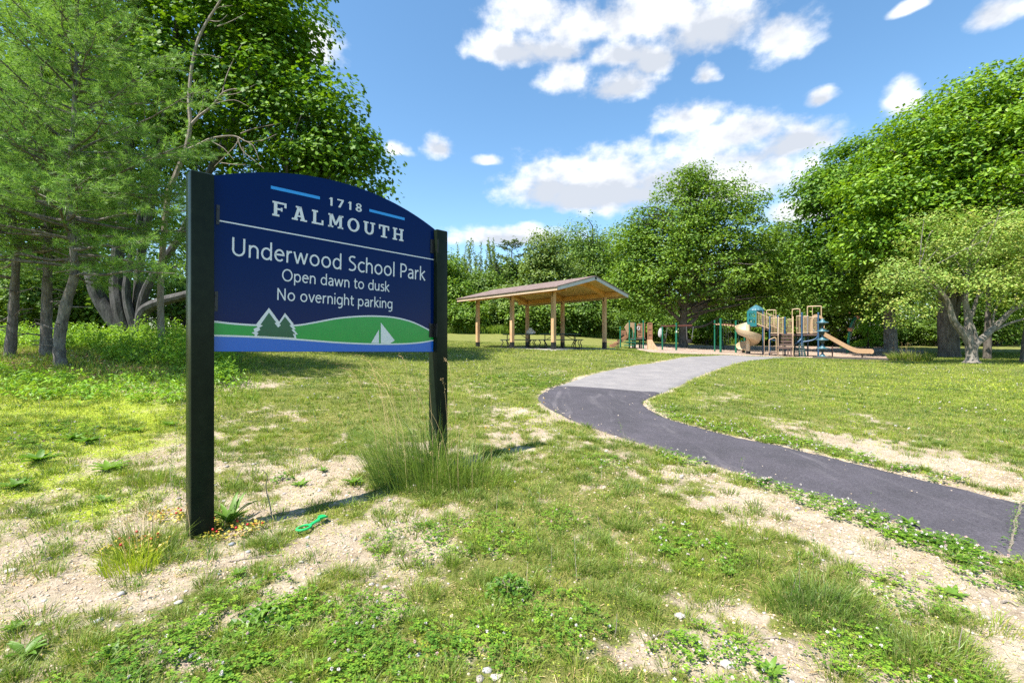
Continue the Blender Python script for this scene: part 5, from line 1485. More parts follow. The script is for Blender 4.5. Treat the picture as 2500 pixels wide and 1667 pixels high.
# --- white pines on the left
def pine(base, line, r0, seed, label, whorls, rad, zlo, ztop, dens_=1.0):
    r = np.random.RandomState(seed); t = thing('pine_tree', base, label, 'tree', 'white pines at the left edge')
    line = smoothpath([np.asarray(base) - (0, 0, .15)] + line, 6); rr_ = np.linspace(r0, .02, len(line)) * (1 + .06 * r.randn(len(line)))
    mb = MB().tube(line, rr_, 10)
    zs = line[:, 2]; at = lambda z: np.array([np.interp(z, zs, line[:, k]) for k in range(3)])
    for k in range(16):                        # broken stubs low on the trunk
        z = base[2] + .4 + (zlo - base[2]) * r.rand(); a = r.rand() * 6.28; c = at(z); d = np.array((math.cos(a), math.sin(a), .1 + .3 * r.randn()))
        L = .12 + .5 * r.rand() ** 2; mb.tube([c, c + d * (r0 + L)], [.018, .008], 5)
    tips = []; dirs = []
    for i in range(whorls):
        f = i / (whorls - 1); z = zlo + (ztop - zlo) * f ** .92
        for a in r.rand() * 6.28 + np.arange(5) * 6.28 / 5 + .35 * r.randn(5):
            c = at(z + .15 * r.randn()); L = rad * (1.0 - .80 * f ** 1.4) * (.7 + .45 * r.rand()) * (.95 if f < .12 else 1)
            rise = (.02 + .55 * f) * L; d = np.array((math.cos(a), math.sin(a), 0)); n = 7
            pts = np.array([c + d * L * u + UPZ * (rise * u + .10 * L * u * u * (1 if f > .2 else -.2)) for u in np.linspace(0, 1, n)]) + np.cumsum(r.randn(n, 3) * .018 * L, 0)
            mb.tube(pts, np.linspace(.028, .006, n) * (1.2 - .6 * f), 5)
            s = np.array((-d[1], d[0], 0))
            for u in np.arange(.2 if f > .15 else .26, 1.01, .085):
                p = np.array([np.interp(u, np.linspace(0, 1, n), pts[:, m]) for m in range(3)])
                for sg in (-1, 1):
                    l2 = L * (.16 + .30 * (1 - u)) * (.6 + .7 * r.rand())
                    dd = nrm(d * (.55 + .4 * u) + s * sg * (1.0 - .4 * u) + UPZ * (.18 + .25 * r.randn()))
                    e = p + dd * l2
                    if r.rand() < .5: mb.tube([p, e], [.008, .004], 3, False)
                    m = max(1, int(l2 / .085 * dens_ * (1.2 if f < .3 else 1)))
                    for w in np.linspace(.30, 1, m):
                        tips.append(p + dd * l2 * w + r.randn(3) * .014); dirs.append(nrm(dd + .45 * r.randn(3) + UPZ * .35))
    mb.build('trunk', MAT['pine_bark'], t)
    tips = np.array(tips); dirs = np.array(dirs); m = 15
    C = np.repeat(tips, m, 0); D = nrm(np.repeat(dirs, m, 0) + .50 * r.randn(len(C), 3)); L = .10 + .08 * r.rand(len(C)); sd = nrm(np.cross(D, r.randn(len(C), 3))) * .0042
    V = np.stack([C - sd, C + sd, C + D * L[:, None] - UPZ * (L * .22)[:, None]], 1).reshape(-1, 3)
    raw_mesh('crown', V, np.arange(len(V)).reshape(-1, 3), MAT['needle'], t)
    return t
b1 = G(150, 893); Y1 = b1[1]
pine(b1, [q(145, 830, Y1), q(162, 740, Y1), q(182, 670, Y1), q(178, 600, Y1), q(168, 460, Y1), q(180, 300, Y1 + .1), q(186, 130, Y1 + .1), q(192, -90, Y1 + .1)], .11, 21, 'white pine with a crooked trunk, nearest of the three pines', 20, 3.0, q(0, 640, Y1)[2], q(0, -80, Y1)[2], 1.0)
b2 = G(113, 868); Y2 = b2[1]
pine(b2, [q(113, 800, Y2), q(115, 700, Y2), q(118, 600, Y2), q(112, 420, Y2), q(108, 260, Y2), q(100, 150, Y2)], .125, 22, 'white pine with a straight trunk between the two other pines', 13, 2.3, q(0, 620, Y2)[2], q(0, 190, Y2)[2], .7)
b3 = G(22, 869); Y3 = b3[1]
pine(b3, [q(30, 800, Y3), q(36, 700, Y3), q(38, 620, Y3), q(20, 450, Y3), q(-20, 250, Y3), q(-40, 60, Y3)], .11, 23, 'leftmost of the three white pines, partly out of view', 13, 2.5, q(0, 640, Y3)[2], q(0, 150, Y3)[2], .7)

# --- the single maple in the middle behind the swings
GRP = 'broadleaved trees round the park'
Y = 37.0; b = B(1668, Y); q = lambda px, py, Y=37.0: P(px, py, Y)
tree('maple_tree', b, 'broad bright green maple standing alone behind the swing sets', GRP,
     [E(1680, 500, Y, 3.0, 3.5, 3.0), E(1640, 590, Y, 4.6, 4.5, 2.6), E(1760, 580, Y, 4.4, 4.5, 2.6), E(1600, 680, Y, 3.6, 4.5, 2.6), E(1745, 690, Y - .5, 5.4, 4.5, 2.3), E(1840, 640, Y, 2.6, 3, 2.4), E(1560, 620, Y, 2.0, 2.5, 2.0), E(1690, 440, Y, 1.3, 1.5, 1.5), E(1705, 420, Y, .5, .6, .7), E(1540, 700, Y, 1.9, 2.4, 1.9), E(1780, 500, Y, 2.4, 3, 2.2), E(1570, 560, Y, 2.0, 2.4, 1.8), E(1880, 700, Y, 2.2, 2.6, 2.0)],
     'mid_leaf', 'dark_bark', [q(1668, 790), q(1672, 700), q(1680, 580), q(1685, 450)], .38, 1150, 84, .22, .76, 31, flat=.30,
     extra=[([q(1668, 790), q(1630, 755), q(1600, 735), q(1575, 700)], .17, .06), ([q(1668, 800), q(1700, 775), q(1712, 730), q(1718, 660), q(1730, 600)], .17, .05), ([q(1670, 800), q(1720, 795), q(1760, 770)], .13, .05)], share=.18)
# --- trees of the back row
def back(px, Y, top, w, label, leaf='far_leaf', name='leafy_tree', lsz=.30, nc=420, per=56, seed=1, low=.12, rx=None):
    b = B(px, Y); H = P(px, top, Y)[2] - b[2]; rx = w / F * Y / 2; r = np.random.RandomState(seed)
    els = []
    for k in range(5):
        f = (k + .5) / 5; z = b[2] + H * (low + (1 - low) * f * .96); wr = rx * (1.0 - .45 * abs(f - .38) ** 1.5 * 1.6)
        els.append((b[0] + r.randn() * rx * .22, b[1] + r.randn() * rx * .2, z - H * .06, max(.6, wr * (.9 + .3 * r.rand()) * (1 - .2 * (k == 4))), max(.6, wr * .9), H * (1 - low) * .19))
    lean = r.randn(2) * .4
    return tree(name, b, label, GRP, els, leaf, 'dark_bark', [b + (lean[0] * .3, 0, H * .3), b + (lean[0], lean[1], H * .6), b + (lean[0] * 1.2, lean[1], H * .92)], .02 * H + .05, nc, per, lsz, rx * .17 + .25, seed + 100, share=.2)
back(1330, 50, 560, 150, 'round bushy tree behind the middle of the pavilion roof', 'pale_leaf', seed=2)
back(1450, 56, 530, 190, 'tall dark tree between the pavilion and the lone maple', 'far_leaf', seed=3, nc=520)
back(1395, 46, 690, 150, 'low dark tree just behind the pavilion posts', 'far_leaf', seed=4)
back(1180, 52, 655, 170, 'dense mid green tree behind the left end of the pavilion', 'far_leaf', seed=5)
back(1255, 48, 690, 150, 'shorter leafy tree behind the pavilion roof at left', 'pale_leaf', seed=6)
back(1080, 50, 610, 150, 'green tree half hidden behind the black sign post', 'mid_leaf', seed=7)
back(1950, 50, 520, 190, 'dark tree right of the lone maple, above the spiral slide', 'far_leaf', seed=8, nc=520, low=.34)
back(1880, 55, 560, 150, 'tree showing between the lone maple and the dark tree', 'pale_leaf', seed=9)
back(2040, 44, 600, 190, 'shady tree behind the tall beige rails of the play structure', 'far_leaf', seed=10, nc=480, low=.34)
back(2300, 46, 560, 300, 'shady tree filling the gap between the right-hand trunks', 'far_leaf', seed=12, nc=520)
back(1540, 52, 640, 170, 'dark tree behind the toddler play structure', 'far_leaf', seed=13)
back(1770, 52, 650, 220, 'dark tree behind the overhead ladder', 'far_leaf', seed=14, nc=480)
back(2480, 50, 640, 260, 'shady tree at the far right behind the crabapple', 'far_leaf', seed=15, nc=480)
for i, (px, top, w) in enumerate(((1120, 640, 170), (1215, 625, 170), (1310, 600, 170), (1400, 575, 190), (1500, 560, 200), (1850, 590, 200))):
    back(px, 63 + i % 3, top, w, 'tree of the far row closing the gap, ' + ('left of the pavilion', 'behind the pavilion left posts', 'behind the roof peak of the pavilion', 'above the pavilion front gable', 'left of the lone maple', 'right of the lone maple')[i], 'far_leaf' if i % 2 else 'pale_leaf', lsz=.38, nc=460, per=56, seed=200 + i, low=.05)
# feathery tree with upright shoots
b = B(1165, 58); r = np.random.RandomState(41); q = lambda px, py, Y=58.0: P(px, py, Y)
t = thing('feathery_tree', b, 'pale feathery tree with many upright shoots left of the pavilion', 'tree', None)
mb = MB(); Cs = []; Ns = []
limb(mb, [b - (0, 0, .2), b + (0, 0, 3), b + (.2, 0, 6)], .28, .12)
for k in range(46):
    x = r.uniform(1100, 1225); tp2 = 578 + .012 * (x - 1170) ** 2 * .6 + r.rand() * 60; a = q(x + r.randn() * 4, 760 - 60 * r.rand(), 58 + r.randn()); e = q(x + r.randn() * 12, tp2, 58 + r.randn() * 1.5)
    limb(mb, [b + (0, 0, 2.5), a, e], .06, .012, 5, 3)
    for u in np.linspace(0, 1, 150):
        Cs.append(a + (e - a) * u + r.randn(3) * .22 * (1.1 - .7 * u)); Ns.append(nrm(r.randn(3) + (0, -.6, .3)))
V, Fc = leaves(np.array(Cs), np.array(Ns), .20 + .12 * r.rand(len(Cs)), r, .5); raw_mesh('crown', V, Fc, MAT['pale_leaf'], t); mb.build('trunk', MAT['dark_bark'], t)
# sparse pine silhouette
b = B(1245, 62); t = thing('pine_tree', b, 'sparse flat-topped pine poking above the far trees', 'tree', None); q = lambda px, py, Y=62.0: P(px, py, Y)
mb = MB(); limb(mb, [b - (0, 0, .2), q(1247, 720), q(1250, 600)], .25, .06); Cs = []; Ns = []
for (x0, y0, x1, y1) in ((1249, 640, 1215, 622), (1249, 632, 1285, 620), (1249, 615, 1222, 600), (1249, 612, 1272, 594), (1249, 604, 1232, 590), (1250, 600, 1258, 586), (1248, 655, 1280, 648), (1248, 665, 1212, 655)):
    a, e = q(x0, y0), q(x1, y1); limb(mb, [a, (a + e) / 2, e], .05, .015, 5, 3)
    for u in np.linspace(.35, 1.1, 70): Cs.append(a + (e - a) * u + r.randn(3) * (.26, .4, .12)); Ns.append(nrm(r.randn(3) * .5 + UPZ))
V, Fc = leaves(np.array(Cs), np.array(Ns), .40 + .2 * r.rand(len(Cs)), r, .35); raw_mesh('crown', V, Fc, MAT['dark_needle'], t); mb.build('trunk', MAT['dark_bark'], t)

# --- the two very large trees on the right
Y = 33.0; b = B(2175, Y); q = lambda px, py, Y=33.0: P(px, py, Y)
tree('chestnut_tree', b, 'large dense tree with a thick grey trunk just right of the slide end', GRP,
     [E(2130, 560, Y, 4.6, 5, 5.2), E(2040, 480, Y, 2.4, 3, 2.6), E(2010, 600, Y, 1.9, 2.6, 3.0), E(2200, 420, Y, 4.5, 5, 3.4), E(2090, 400, Y, 2.4, 3, 2.0), E(2050, 700, Y, 2.2, 3, 1.5), E(2160, 690, Y - 1, 3.6, 3.5, 1.3), E(2260, 560, Y, 3.6, 4.5, 5), E(2000, 440, Y, 1.2, 1.6, 1.2)],
     'shade_toned_leaf', 'maple_bark', [q(2172, 760), q(2170, 660), q(2165, 540), q(2170, 420)], .40, 700, 104, .27, .98, 51, share=.16, flat=.26, droop=.32)
Y = 27.0; b = B(2318, Y); q = lambda px, py, Y=27.0: P(px, py, Y)
tree('chestnut_tree', b, 'enormous domed tree rising to the right edge above the crabapple', GRP,
     [E(2500, 420, Y, 7.0, 6, 6.2), E(2300, 430, Y, 4.6, 5, 4.0), E(2420, 300, Y, 4.0, 5, 3.2), E(2180, 480, Y - .5, 2.6, 3, 2.4), E(2260, 340, Y, 2.8, 3.5, 2.0), E(2540, 250, Y, 4.2, 4, 2.8), E(2330, 590, Y - 1, 4.4, 3.5, 1.8), E(2160, 590, Y, 2.0, 2.6, 1.6), E(2620, 560, Y, 6, 5, 4.5), E(2360, 240, Y, 2.0, 2.6, 1.3)],
     'big_leaf', 'dark_bark', [q(2312, 740), q(2330, 650), q(2380, 500), q(2430, 330)], .50, 980, 112, .26, 1.0, 52, share=.14, flat=.26, droop=.32,
     extra=[([q(2318, 800), q(2300, 700), q(2290, 620), q(2260, 520)], .30, .1), ([q(2325, 780), q(2350, 700), q(2400, 640), q(2500, 560)], .25, .08)])
# --- crabapple
Y = 20.0; b = B(2372, Y); q = lambda px, py, Y=20.0: P(px, py, Y); q8 = lambda cx, cy, Y=20.0: P(2040 + cx * 460 / 2352, 640 + cy * 280 / 1432, Y)
r = np.random.RandomState(61)
t = thing('crabapple_tree', b, 'spreading crabapple with pale yellow-green leaves and smooth forked limbs', 'tree', GRP)
els = [E(2290, 610, Y, 1.7, 2.0, 1.0), E(2400, 570, Y, 1.9, 2.2, 1.0), E(2510, 590, Y, 1.9, 2, 1.2), E(2210, 670, Y - .3, .9, 1.3, .7), E(2180, 735, Y - .5, .85, 1.0, .5), E(2160, 690, Y - .3, .5, .8, .35), E(2230, 745, Y - .7, .5, .7, .3), E(2195, 775, Y - .6, .45, .6, .28), E(2460, 735, Y - 1, .8, .7, .35), E(2600, 560, Y + .5, 1.6, 1.6, 1.2), E(2270, 530, Y, .6, .8, .35), E(2420, 680, Y - .8, 1.9, 1.2, .9), E(2330, 660, Y - .6, 1.2, 1.2, .7), E(2500, 690, Y - .5, 1.7, 1.6, .85), E(2580, 640, Y, 1.8, 2, 1.2), E(2450, 540, Y, 1.2, 1.3, .7), E(2250, 700, Y + .4, 1.0, 1.2, .7), E(2180, 660, Y, .8, 1, .5), E(2350, 540, Y, .9, 1, .5)]
cr, C = crown_mesh('crown', t, MAT['crab_leaf'], els, 340, 110, .105, .44, r, flat=.36, droop=.3, shell=.45)
mb = MB(); mb.loft(flare(q8(1705, 1255), q8(1690, 1020), .21))
LM = [([q8(1690, 1060), q8(1640, 960), q8(1560, 850), q8(1470, 720), q8(1400, 500), q8(1290, 340), q8(1200, 230), q8(1130, 170), q8(1050, 60)], .17, .05),
      ([q8(1690, 1060), q8(1655, 900), q8(1660, 740), q8(1640, 600), q8(1620, 450), q8(1650, 340), q8(1640, 200)], .18, .05),
      ([q8(1700, 1150), q8(1740, 1030), q8(1860, 930), q8(1950, 840), q8(2080, 720), q8(2190, 610), q8(2352, 530), q8(2500, 440)], .17, .06),
      ([q8(1920, 880), q8(2040, 820), q8(2180, 760), q8(2352, 710), q8(2480, 690)], .07, .035),
      ([q8(1660, 740), q8(1720, 600), q8(1760, 460), q8(1800, 340)], .10, .04), ([q8(1760, 1000), q8(1740, 880), q8(1700, 760)], .09, .05),
      ([q8(1960, 830), q8(1980, 650), q8(2060, 470), q8(2120, 400)], .045, .02), ([q8(2190, 610), q8(2230, 500), q8(2260, 380)], .05, .02), ([q8(1215, 240), q8(1225, 180), q8(1260, 140)], .035, .015), ([q8(1350, 400), q8(1400, 300), q8(1460, 200)], .03, .012), ([q8(1200, 310), q8(1090, 360), q8(980, 390)], .02, .01), ([q8(1010, 190), q8(1000, 260), q8(970, 350)], .02, .01)]
for pts, a, b_ in LM: limb(mb, pts, a, b_, 9, 5)
boughs(mb, np.concatenate([smoothpath(l[0], 4)[6:] for l in LM[:5]]), C, r, .06, .04)
mb.build('trunk', MAT['pale_bark'], t)
# --- smaller trunks near the right edge
Y = 24.0; b = B(2410, Y); q = lambda px, py, Y=24.0: P(px, py, Y)
tree('leafy_tree', b, 'slim dark trunk directly behind the crabapple fork', GRP, [E(2420, 560, Y + .6, 3.0, 2.5, 2.4), E(2380, 640, Y + 1, 2.2, 2, 1.2)], 'big_leaf', 'dark_bark', [q(2412, 780), q(2414, 690), q(2420, 560)], .17, 160, 50, .22, .6, 71)
Y = 21.0; b = B(2515, Y); q = lambda px, py, Y=21.0: P(px, py, Y)
tree('leafy_tree', b, 'broad dark trunk cut off by the right edge of the view', GRP, [E(2640, 420, Y, 3.0, 3, 3.6), E(2680, 620, Y, 2.6, 2.5, 2.4)], 'big_leaf', 'dark_bark', [q(2530, 760), q(2560, 640), q(2620, 430)], .36, 220, 50, .22, .6, 72)
# bright conifer bough and bushes in the shade behind
Y = 40.0; b = B(2120, Y); r = np.random.RandomState(77)
t = thing('young_conifer', b, 'bright green drooping young conifer behind the net climber', 'tree', None)
mb = MB().tube([b - (0, 0, .1), b + (0, 0, 3.6)], [.08, .02], 7); Cs = []; Ns = []
for k in range(70):
    f = r.rand(); z = .3 + 3.2 * f; a = r.rand() * 6.28; L = 2.3 * (1 - f) + .25; d = np.array((math.cos(a), math.sin(a), 0))
    for u in np.linspace(.1, 1, int(14 + 26 * L)): Cs.append(b + UPZ * (z - .35 * L * u * u) + d * L * u + r.randn(3) * .08); Ns.append(nrm(UPZ + r.randn(3) * .4))
V, Fc = leaves(np.array(Cs), np.array(Ns), .16 + .1 * r.rand(len(Cs)), r, .4); raw_mesh('crown', V, Fc, MAT['brush_leaf'], t); mb.build('trunk', MAT['dark_bark'], t)
# --- woodland behind the big maple at left
for i, (px, Y, top, w, lab) in enumerate(((40, 27, 330, 300, 'dark tree behind the pines at the left edge'), (230, 30, 300, 330, 'dark tree in the wood behind the big maple trunk'), (470, 32, 480, 330, 'dark tree in the wood behind the left sign post'), (680, 34, 560, 300, 'dark tree behind the middle of the navy sign panel'), (900, 44, 620, 300, 'green tree behind the right part of the sign panel'))):
    back(px, Y, top, w, lab, 'maple_leaf' if i < 3 else 'far_leaf', lsz=.24, nc=420, per=60, seed=80 + i, low=.08)

# shrubs forming the green wall under the far trees: one built, then copied
def shrub(c, w, hh, seed, label, leaf, lsz=.20, n=120):
    r = np.random.RandomState(seed); t = thing('shrub', c, label, 'shrub', 'shrubs along the wood edge')
    els = [(c[0] + w * .3 * r.randn(), c[1] + .3 * r.randn(), c[2] + hh * (.35 + .4 * r.rand()), w * .5, w * .4, hh * .36) for _ in range(4)]
    cr, C = crown_mesh('foliage', t, MAT[leaf], els, n, 42, lsz, .34, r, flat=.6, zmin=c[2])
    mb = MB()
    for cc in C[::6]: limb(mb, [np.asarray(c) + r.randn(3) * (.15, .15, 0), (np.asarray(c) + cc) / 2 + (0, 0, .2), cc], .03, .008, 5, 2)
    mb.build('stem', MAT['dark_bark'], t); return t
protos = [shrub(B(1110, 46), 3.4, 2.6, 90, 'leafy shrub at the wood edge behind the lawn', 'far_leaf'), shrub(B(1200, 47), 3.6, 3.2, 91, 'leafy shrub at the wood edge behind the lawn', 'far_leaf'), shrub(B(1300, 47), 3.2, 2.4, 92, 'leafy shrub at the wood edge behind the lawn', 'mid_leaf')]
for i, px in enumerate(list(range(1040, 1560, 48)) + list(range(1570, 1960, 52))):
    Yb = 48 + 3 * math.sin(i * 2.3) if px < 1500 else 47 + 2 * math.sin(i * 1.7)
    c = B(px, Yb); o = copy_tree(protos[i % 3]); o.location = c; o.rotation_euler = (0, 0, i * 1.9); k = 1.05 + .6 * ((i * 37) % 10) / 10; o.scale = (k, k, k)
for i, px in enumerate(range(2064, 2560, 46)):
    c = B(px, 45 + 3 * math.sin(i * 2.1)); o = copy_tree(protos[(i + 1) % 3]); o.location = c; o.rotation_euler = (0, 0, i * 2.3); k = .7 + .4 * ((i * 53) % 10) / 10; o.scale = (k, k, k)
    o['label'] = 'dim shrub in the shade behind the right-hand trees'; o['group'] = 'shrubs in the shade at right'
for i, (px, Yb) in enumerate(((60, 18.5), (170, 19.5), (290, 20), (420, 19), (520, 20.5), (620, 24), (720, 26), (-60, 19), (820, 30), (930, 34))):
    c = B(px, Yb); o = copy_tree(protos[i % 3]); o.location = c; o.rotation_euler = (0, 0, i * 1.3); k = .75 + .3 * ((i * 29) % 10) / 10; o.scale = (k, k, k)
    o['label'] = 'dark shrub behind the stems of the big left maple'; o['group'] = 'shrubs behind the big left maple'
# distant wood beyond everything: reads as one mass
r = np.random.RandomState(99); Cs = []; els = []
for i in range(64):
    a = math.radians(-62 + 124 * i / 63); R = 88 + 14 * r.rand(); x, y = R * math.sin(a), R * math.cos(a)
    els.append((x, y, 4 + 2 * r.rand(), 4.5, 4, 4.5 + 2.0 * r.rand()))
fw, _ = crown_mesh('woods', None, MAT['far_leaf'], els, 2600, 30, .5, 1.1, r)
tag(fw, 'distant wood closing the view behind the park', kind='stuff')

# ------------------------------------------------------------------ ground plants
def blades(Pb, hgt_, wid, lean, r, curl=1.0):
    """curved grass blades: three triangles each; lean is a horizontal vector per blade"""
    n = len(Pb); hgt_ = np.asarray(hgt_)[:, None]; wid = np.asarray(wid)[:, None]
    a = r.rand(n) * 2 * math.pi; sd = np.c_[np.cos(a), np.sin(a), np.zeros(n)] * wid / 2
    L = np.c_[lean, np.zeros(n)]
    mid = Pb + UPZ * hgt_ * .55 + L * hgt_ * .30
    tip = Pb + UPZ * hgt_ * (1 - .25 * curl * np.clip(np.linalg.norm(L, axis=1)[:, None], 0, 1.6)) + L * hgt_
    V = np.stack([Pb - sd, Pb + sd, mid - sd * .8, mid + sd * .8, tip], 1).reshape(-1, 3)
    k = np.arange(n)[:, None] * 5
    return V, np.concatenate([k + [0, 1, 3], k + [0, 3, 2], k + [2, 3, 4]], 1).reshape(-1, 3)
def wedge(n, y0, y1, r, k=1.55, pad=.8):
    y = np.sqrt(y0 ** 2 + (y1 ** 2 - y0 ** 2) * r.rand(n)); x = (r.rand(n) * 2 - 1) * (k * y + pad); return x, y
def free(x, y):
    return ~(road_mask(x, y) | in_poly(CHIP_POLY, x, y) | in_poly(SLAB, x, y))
def putz(x, y, dz=-.004):
    return np.c_[x, y, hgt(x, y) + dz]
r = np.random.RandomState(101)
# short turf
Vs = []; Fs = []; off = 0
for y0, y1, dn, hh, ww in ((1.4, 3.2, 5200, .038, .0030), (3.2, 5.5, 3600, .040, .0036), (5.5, 9, 1900, .045, .0055), (9, 16, 760, .05, .009), (16, 32, 230, .055, .016)):
    n = int(dn * 1.55 * (y1 ** 2 - y0 ** 2) + dn * 1.6 * (y1 - y0)); x, y = wedge(n, y0, y1, r)
    c = cover(x, y) + .35 * (r.rand(n) - .5); k = (c > .44) & free(x, y)
    k &= r.rand(n) < np.clip((c - .36) * 2.2, 0, 1); x, y, c = x[k], y[k], c[k]; n = len(x)
    patch = fbm(x * 2.6, y * 2.6 + 11, 3)
    ht = hh * (.45 + .9 * r.rand(n)) * (.55 + .9 * patch)
    sw = (fbm(x * 1.2, y * 1.2, 2) - .5) * 6; ln = np.c_[np.cos(sw), np.sin(sw)] * .35 + r.randn(n, 2) * .5
    V, Fc = blades(putz(x, y), ht, ww * (.7 + .6 * r.rand(n)), ln, r); Vs.append(V); Fs.append(Fc + off); off += len(V)
tag(raw_mesh('grass', np.concatenate(Vs), np.concatenate(Fs), MAT['grass']), 'short mown grass of the park lawn', kind='stuff')
# clumps of fescue in the sand and lawn
Vs = []; Fs = []; off = 0
for y0, y1, n, per in ((1.5, 3.2, 780, 85), (3.2, 6, 1450, 60), (6, 12, 1400, 34)):
    x, y = wedge(n * 3, y0, y1, r); c = cover(x, y); k = free(x, y) & (c > .22) & (r.rand(len(x)) < .15 + .6 * sstep(.25, .75, c)); x, y = x[k][:n], y[k][:n]
    for cx, cy in zip(x, y):
        R = r.uniform(.025, .10) * (1 if y1 < 7 else 1.7); m = int(per * (.5 + R * 8)); a = r.rand(m) * 6.28; q_ = np.sqrt(r.rand(m)) * R
        px, py = cx + q_ * np.cos(a), cy + q_ * np.sin(a); hh = r.uniform(.05, .12) * (.6 + .6 * r.rand(m)) * (1 - .35 * q_ / R)
        ln = np.c_[np.cos(a), np.sin(a)] * (.25 + .75 * (q_ / R))[:, None] + r.randn(m, 2) * .25
        V, Fc = blades(putz(px, py), hh, (.0030 if y1 < 4 else .0045 if y1 < 7 else .008) * (.7 + .6 * r.rand(m)), ln, r); Vs.append(V); Fs.append(Fc + off); off += len(V)
tag(raw_mesh('grass_clumps', np.concatenate(Vs), np.concatenate(Fs), MAT['tuft']), 'loose dark green grass clumps growing in lawn and sand', kind='stuff')
# lime-green low weeds, knotweed-like
Vs = []; Fs = []; off = 0
for y0, y1, dn, s in ((1.4, 3.5, 2600, .011), (3.5, 6, 2000, .014), (6, 11, 900, .022), (11, 20, 200, .045)):
    n = int(dn * 1.55 * (y1 ** 2 - y0 ** 2) + dn * 1.6 * (y1 - y0)); x, y = wedge(n, y0, y1, r); l = limeness(x, y) + .35 * sstep(.56, .72, fbm(x * 3.3, y * 3.3 + 4, 3)) + .07
    k = (r.rand(n) < l * 1.2) & free(x, y); x, y = x[k], y[k]; n = len(x)
    V, Fc = leaves(putz(x, y, 0) + UPZ * (.004 + .03 * r.rand(n) ** 2)[:, None], UPZ + r.randn(n, 3) * .45, s * (.6 + .8 * r.rand(n)), r, .5); Vs.append(V); Fs.append(Fc + off); off += len(V)
    k = r.rand(n) < .35; V, Fc = blades(putz(x[k], y[k]), s * 2.6 * (.5 + r.rand(k.sum())), np.full(k.sum(), s * .22), r.randn(k.sum(), 2) * .7, r); Vs.append(V); Fs.append(Fc + off); off += len(V)
tag(raw_mesh('ground_cover', np.concatenate(Vs), np.concatenate(Fs), MAT['lime_leaf']), 'lime green low weeds creeping over the sand', kind='stuff')
# clover: three leaflets on a stalk, in patches
CP = [(600, 1500, .32), (700, 1560, .4), (560, 1590, .35), (800, 1620, .45), (480, 1640, .3), (1300, 1540, .28), (1380, 1500, .22), (1000, 1330, .30), (1150, 1310, .35), (1370, 1270, .2), (1230, 1330, .2), (2010, 1235, .22), (2100, 1262, .25), (2180, 1290, .22), (2250, 1320, .22), (2330, 1350, .25), (2440, 1385, .35), (1900, 1190, .2), (1840, 1170, .2), (1730, 1600, .25), (2060, 1590, .2), (2230, 1640, .3), (1700, 1340, .3), (2200, 1450, .25),
      (1600, 1000, .5), (1650, 1030, .5), (1800, 1062, .5), (1930, 1085, .4), (2080, 1115, .3), (2250, 1160, .3), (90, 1055, .6), (180, 1060, .6), (1310, 925, 1.2), (1270, 940, 1.2), (350, 1620, .3), (900, 1560, .25), (1760, 1640, .25), (1140, 1640, .3), (960, 1625, .3), (1470, 1130, .25), (1660, 1120, .25)]
Vs = []; Fs = []; off = 0; FL = []
for cx, cy, R in CP:
    g = G(cx, cy); d = np.hypot(g[0], g[1]); sc = max(1, d / 3.2); n = int((2600 if cx > 1580 and 1000 < cy < 1400 else 1250) * R * R / sc ** 1.7 * 3.1) ; a = r.rand(n) * 6.28; q_ = R * np.sqrt(r.rand(n)) * (.65 + .7 * fbm(np.cos(a) * 2 + cx, np.sin(a) * 2, 2))
    x, y = g[0] + q_ * np.cos(a), g[1] + q_ * np.sin(a); k = free(x, y) & (fbm(x * 9, y * 9, 2) + .25 * r.rand(n) > .53); x, y = x[k], y[k]; n = len(x)
    if not n: continue
    Cn = putz(x, y, 0) + UPZ * (.012 + .04 * r.rand(n))[:, None]; rot = r.rand(n) * 6.28
    for t in range(3):
        aa = rot + t * 2.094; dv_ = np.c_[np.cos(aa), np.sin(aa), .15 + 0 * aa]; s = .0105 * sc ** .8 * (.7 + .6 * r.rand(n)); sd = np.c_[-np.sin(aa), np.cos(aa), 0 * aa]
        V = np.stack([Cn, Cn + dv_ * (s * .9)[:, None] - sd * (s * .62)[:, None], Cn + dv_ * (s * 1.45)[:, None] - UPZ * (s * .1)[:, None], Cn + dv_ * (s * .9)[:, None] + sd * (s * .62)[:, None]], 1).reshape(-1, 3)
        kk = np.arange(n)[:, None] * 4; Vs.append(V); Fs.append(np.concatenate([kk + [0, 1, 2], kk + [0, 2, 3]], 1).reshape(-1, 3) + off); off += len(V)
    edge_ = cx > 1580 and 1000 < cy < 1400
    m = (max(2, int(n * .008 * sc ** .7)) + int(4 * R / .3)) * (4 if edge_ else 1)
    i = r.randint(0, n, m); FL.append(np.c_[x[i], y[i], hgt(x[i], y[i]) + .03 + .04 * r.rand(m), np.full(m, .0075 * min(2.0, sc ** .45)), np.full(m, cy)])
tag(raw_mesh('clover', np.concatenate(Vs), np.concatenate(Fs), MAT['clover_leaf']), 'dark green clover patches with three-part leaves', kind='stuff')
FL = np.concatenate(FL)
def flowers(rows, name, mat, label):
    n = len(rows); m = 22; rr_ = np.random.RandomState(3)
    D = nrm(rr_.randn(n, m, 3) + np.array((0, 0, .35))); R = rows[:, 3][:, None]
    C = rows[:, None, :3] + D * R[..., None] * .55
    V, Fc = leaves(C.reshape(-1, 3), np.cross(D.reshape(-1, 3), rr_.randn(n * m, 3)), np.repeat(rows[:, 3], m) * 1.3, rr_, .5)
    sV, sF = blades(np.c_[rows[:, :2], rows[:, 2] - .05], np.full(n, .055), np.full(n, .002), rr_.randn(n, 2) * .02, rr_)
    return tag(raw_mesh(name, V, Fc, mat), label, kind='stuff')
pk = (r.rand(len(FL)) < .25) | ((FL[:, 1] > 3.3) & (FL[:, 1] < 4.6) & (abs(FL[:, 0]) < .6))
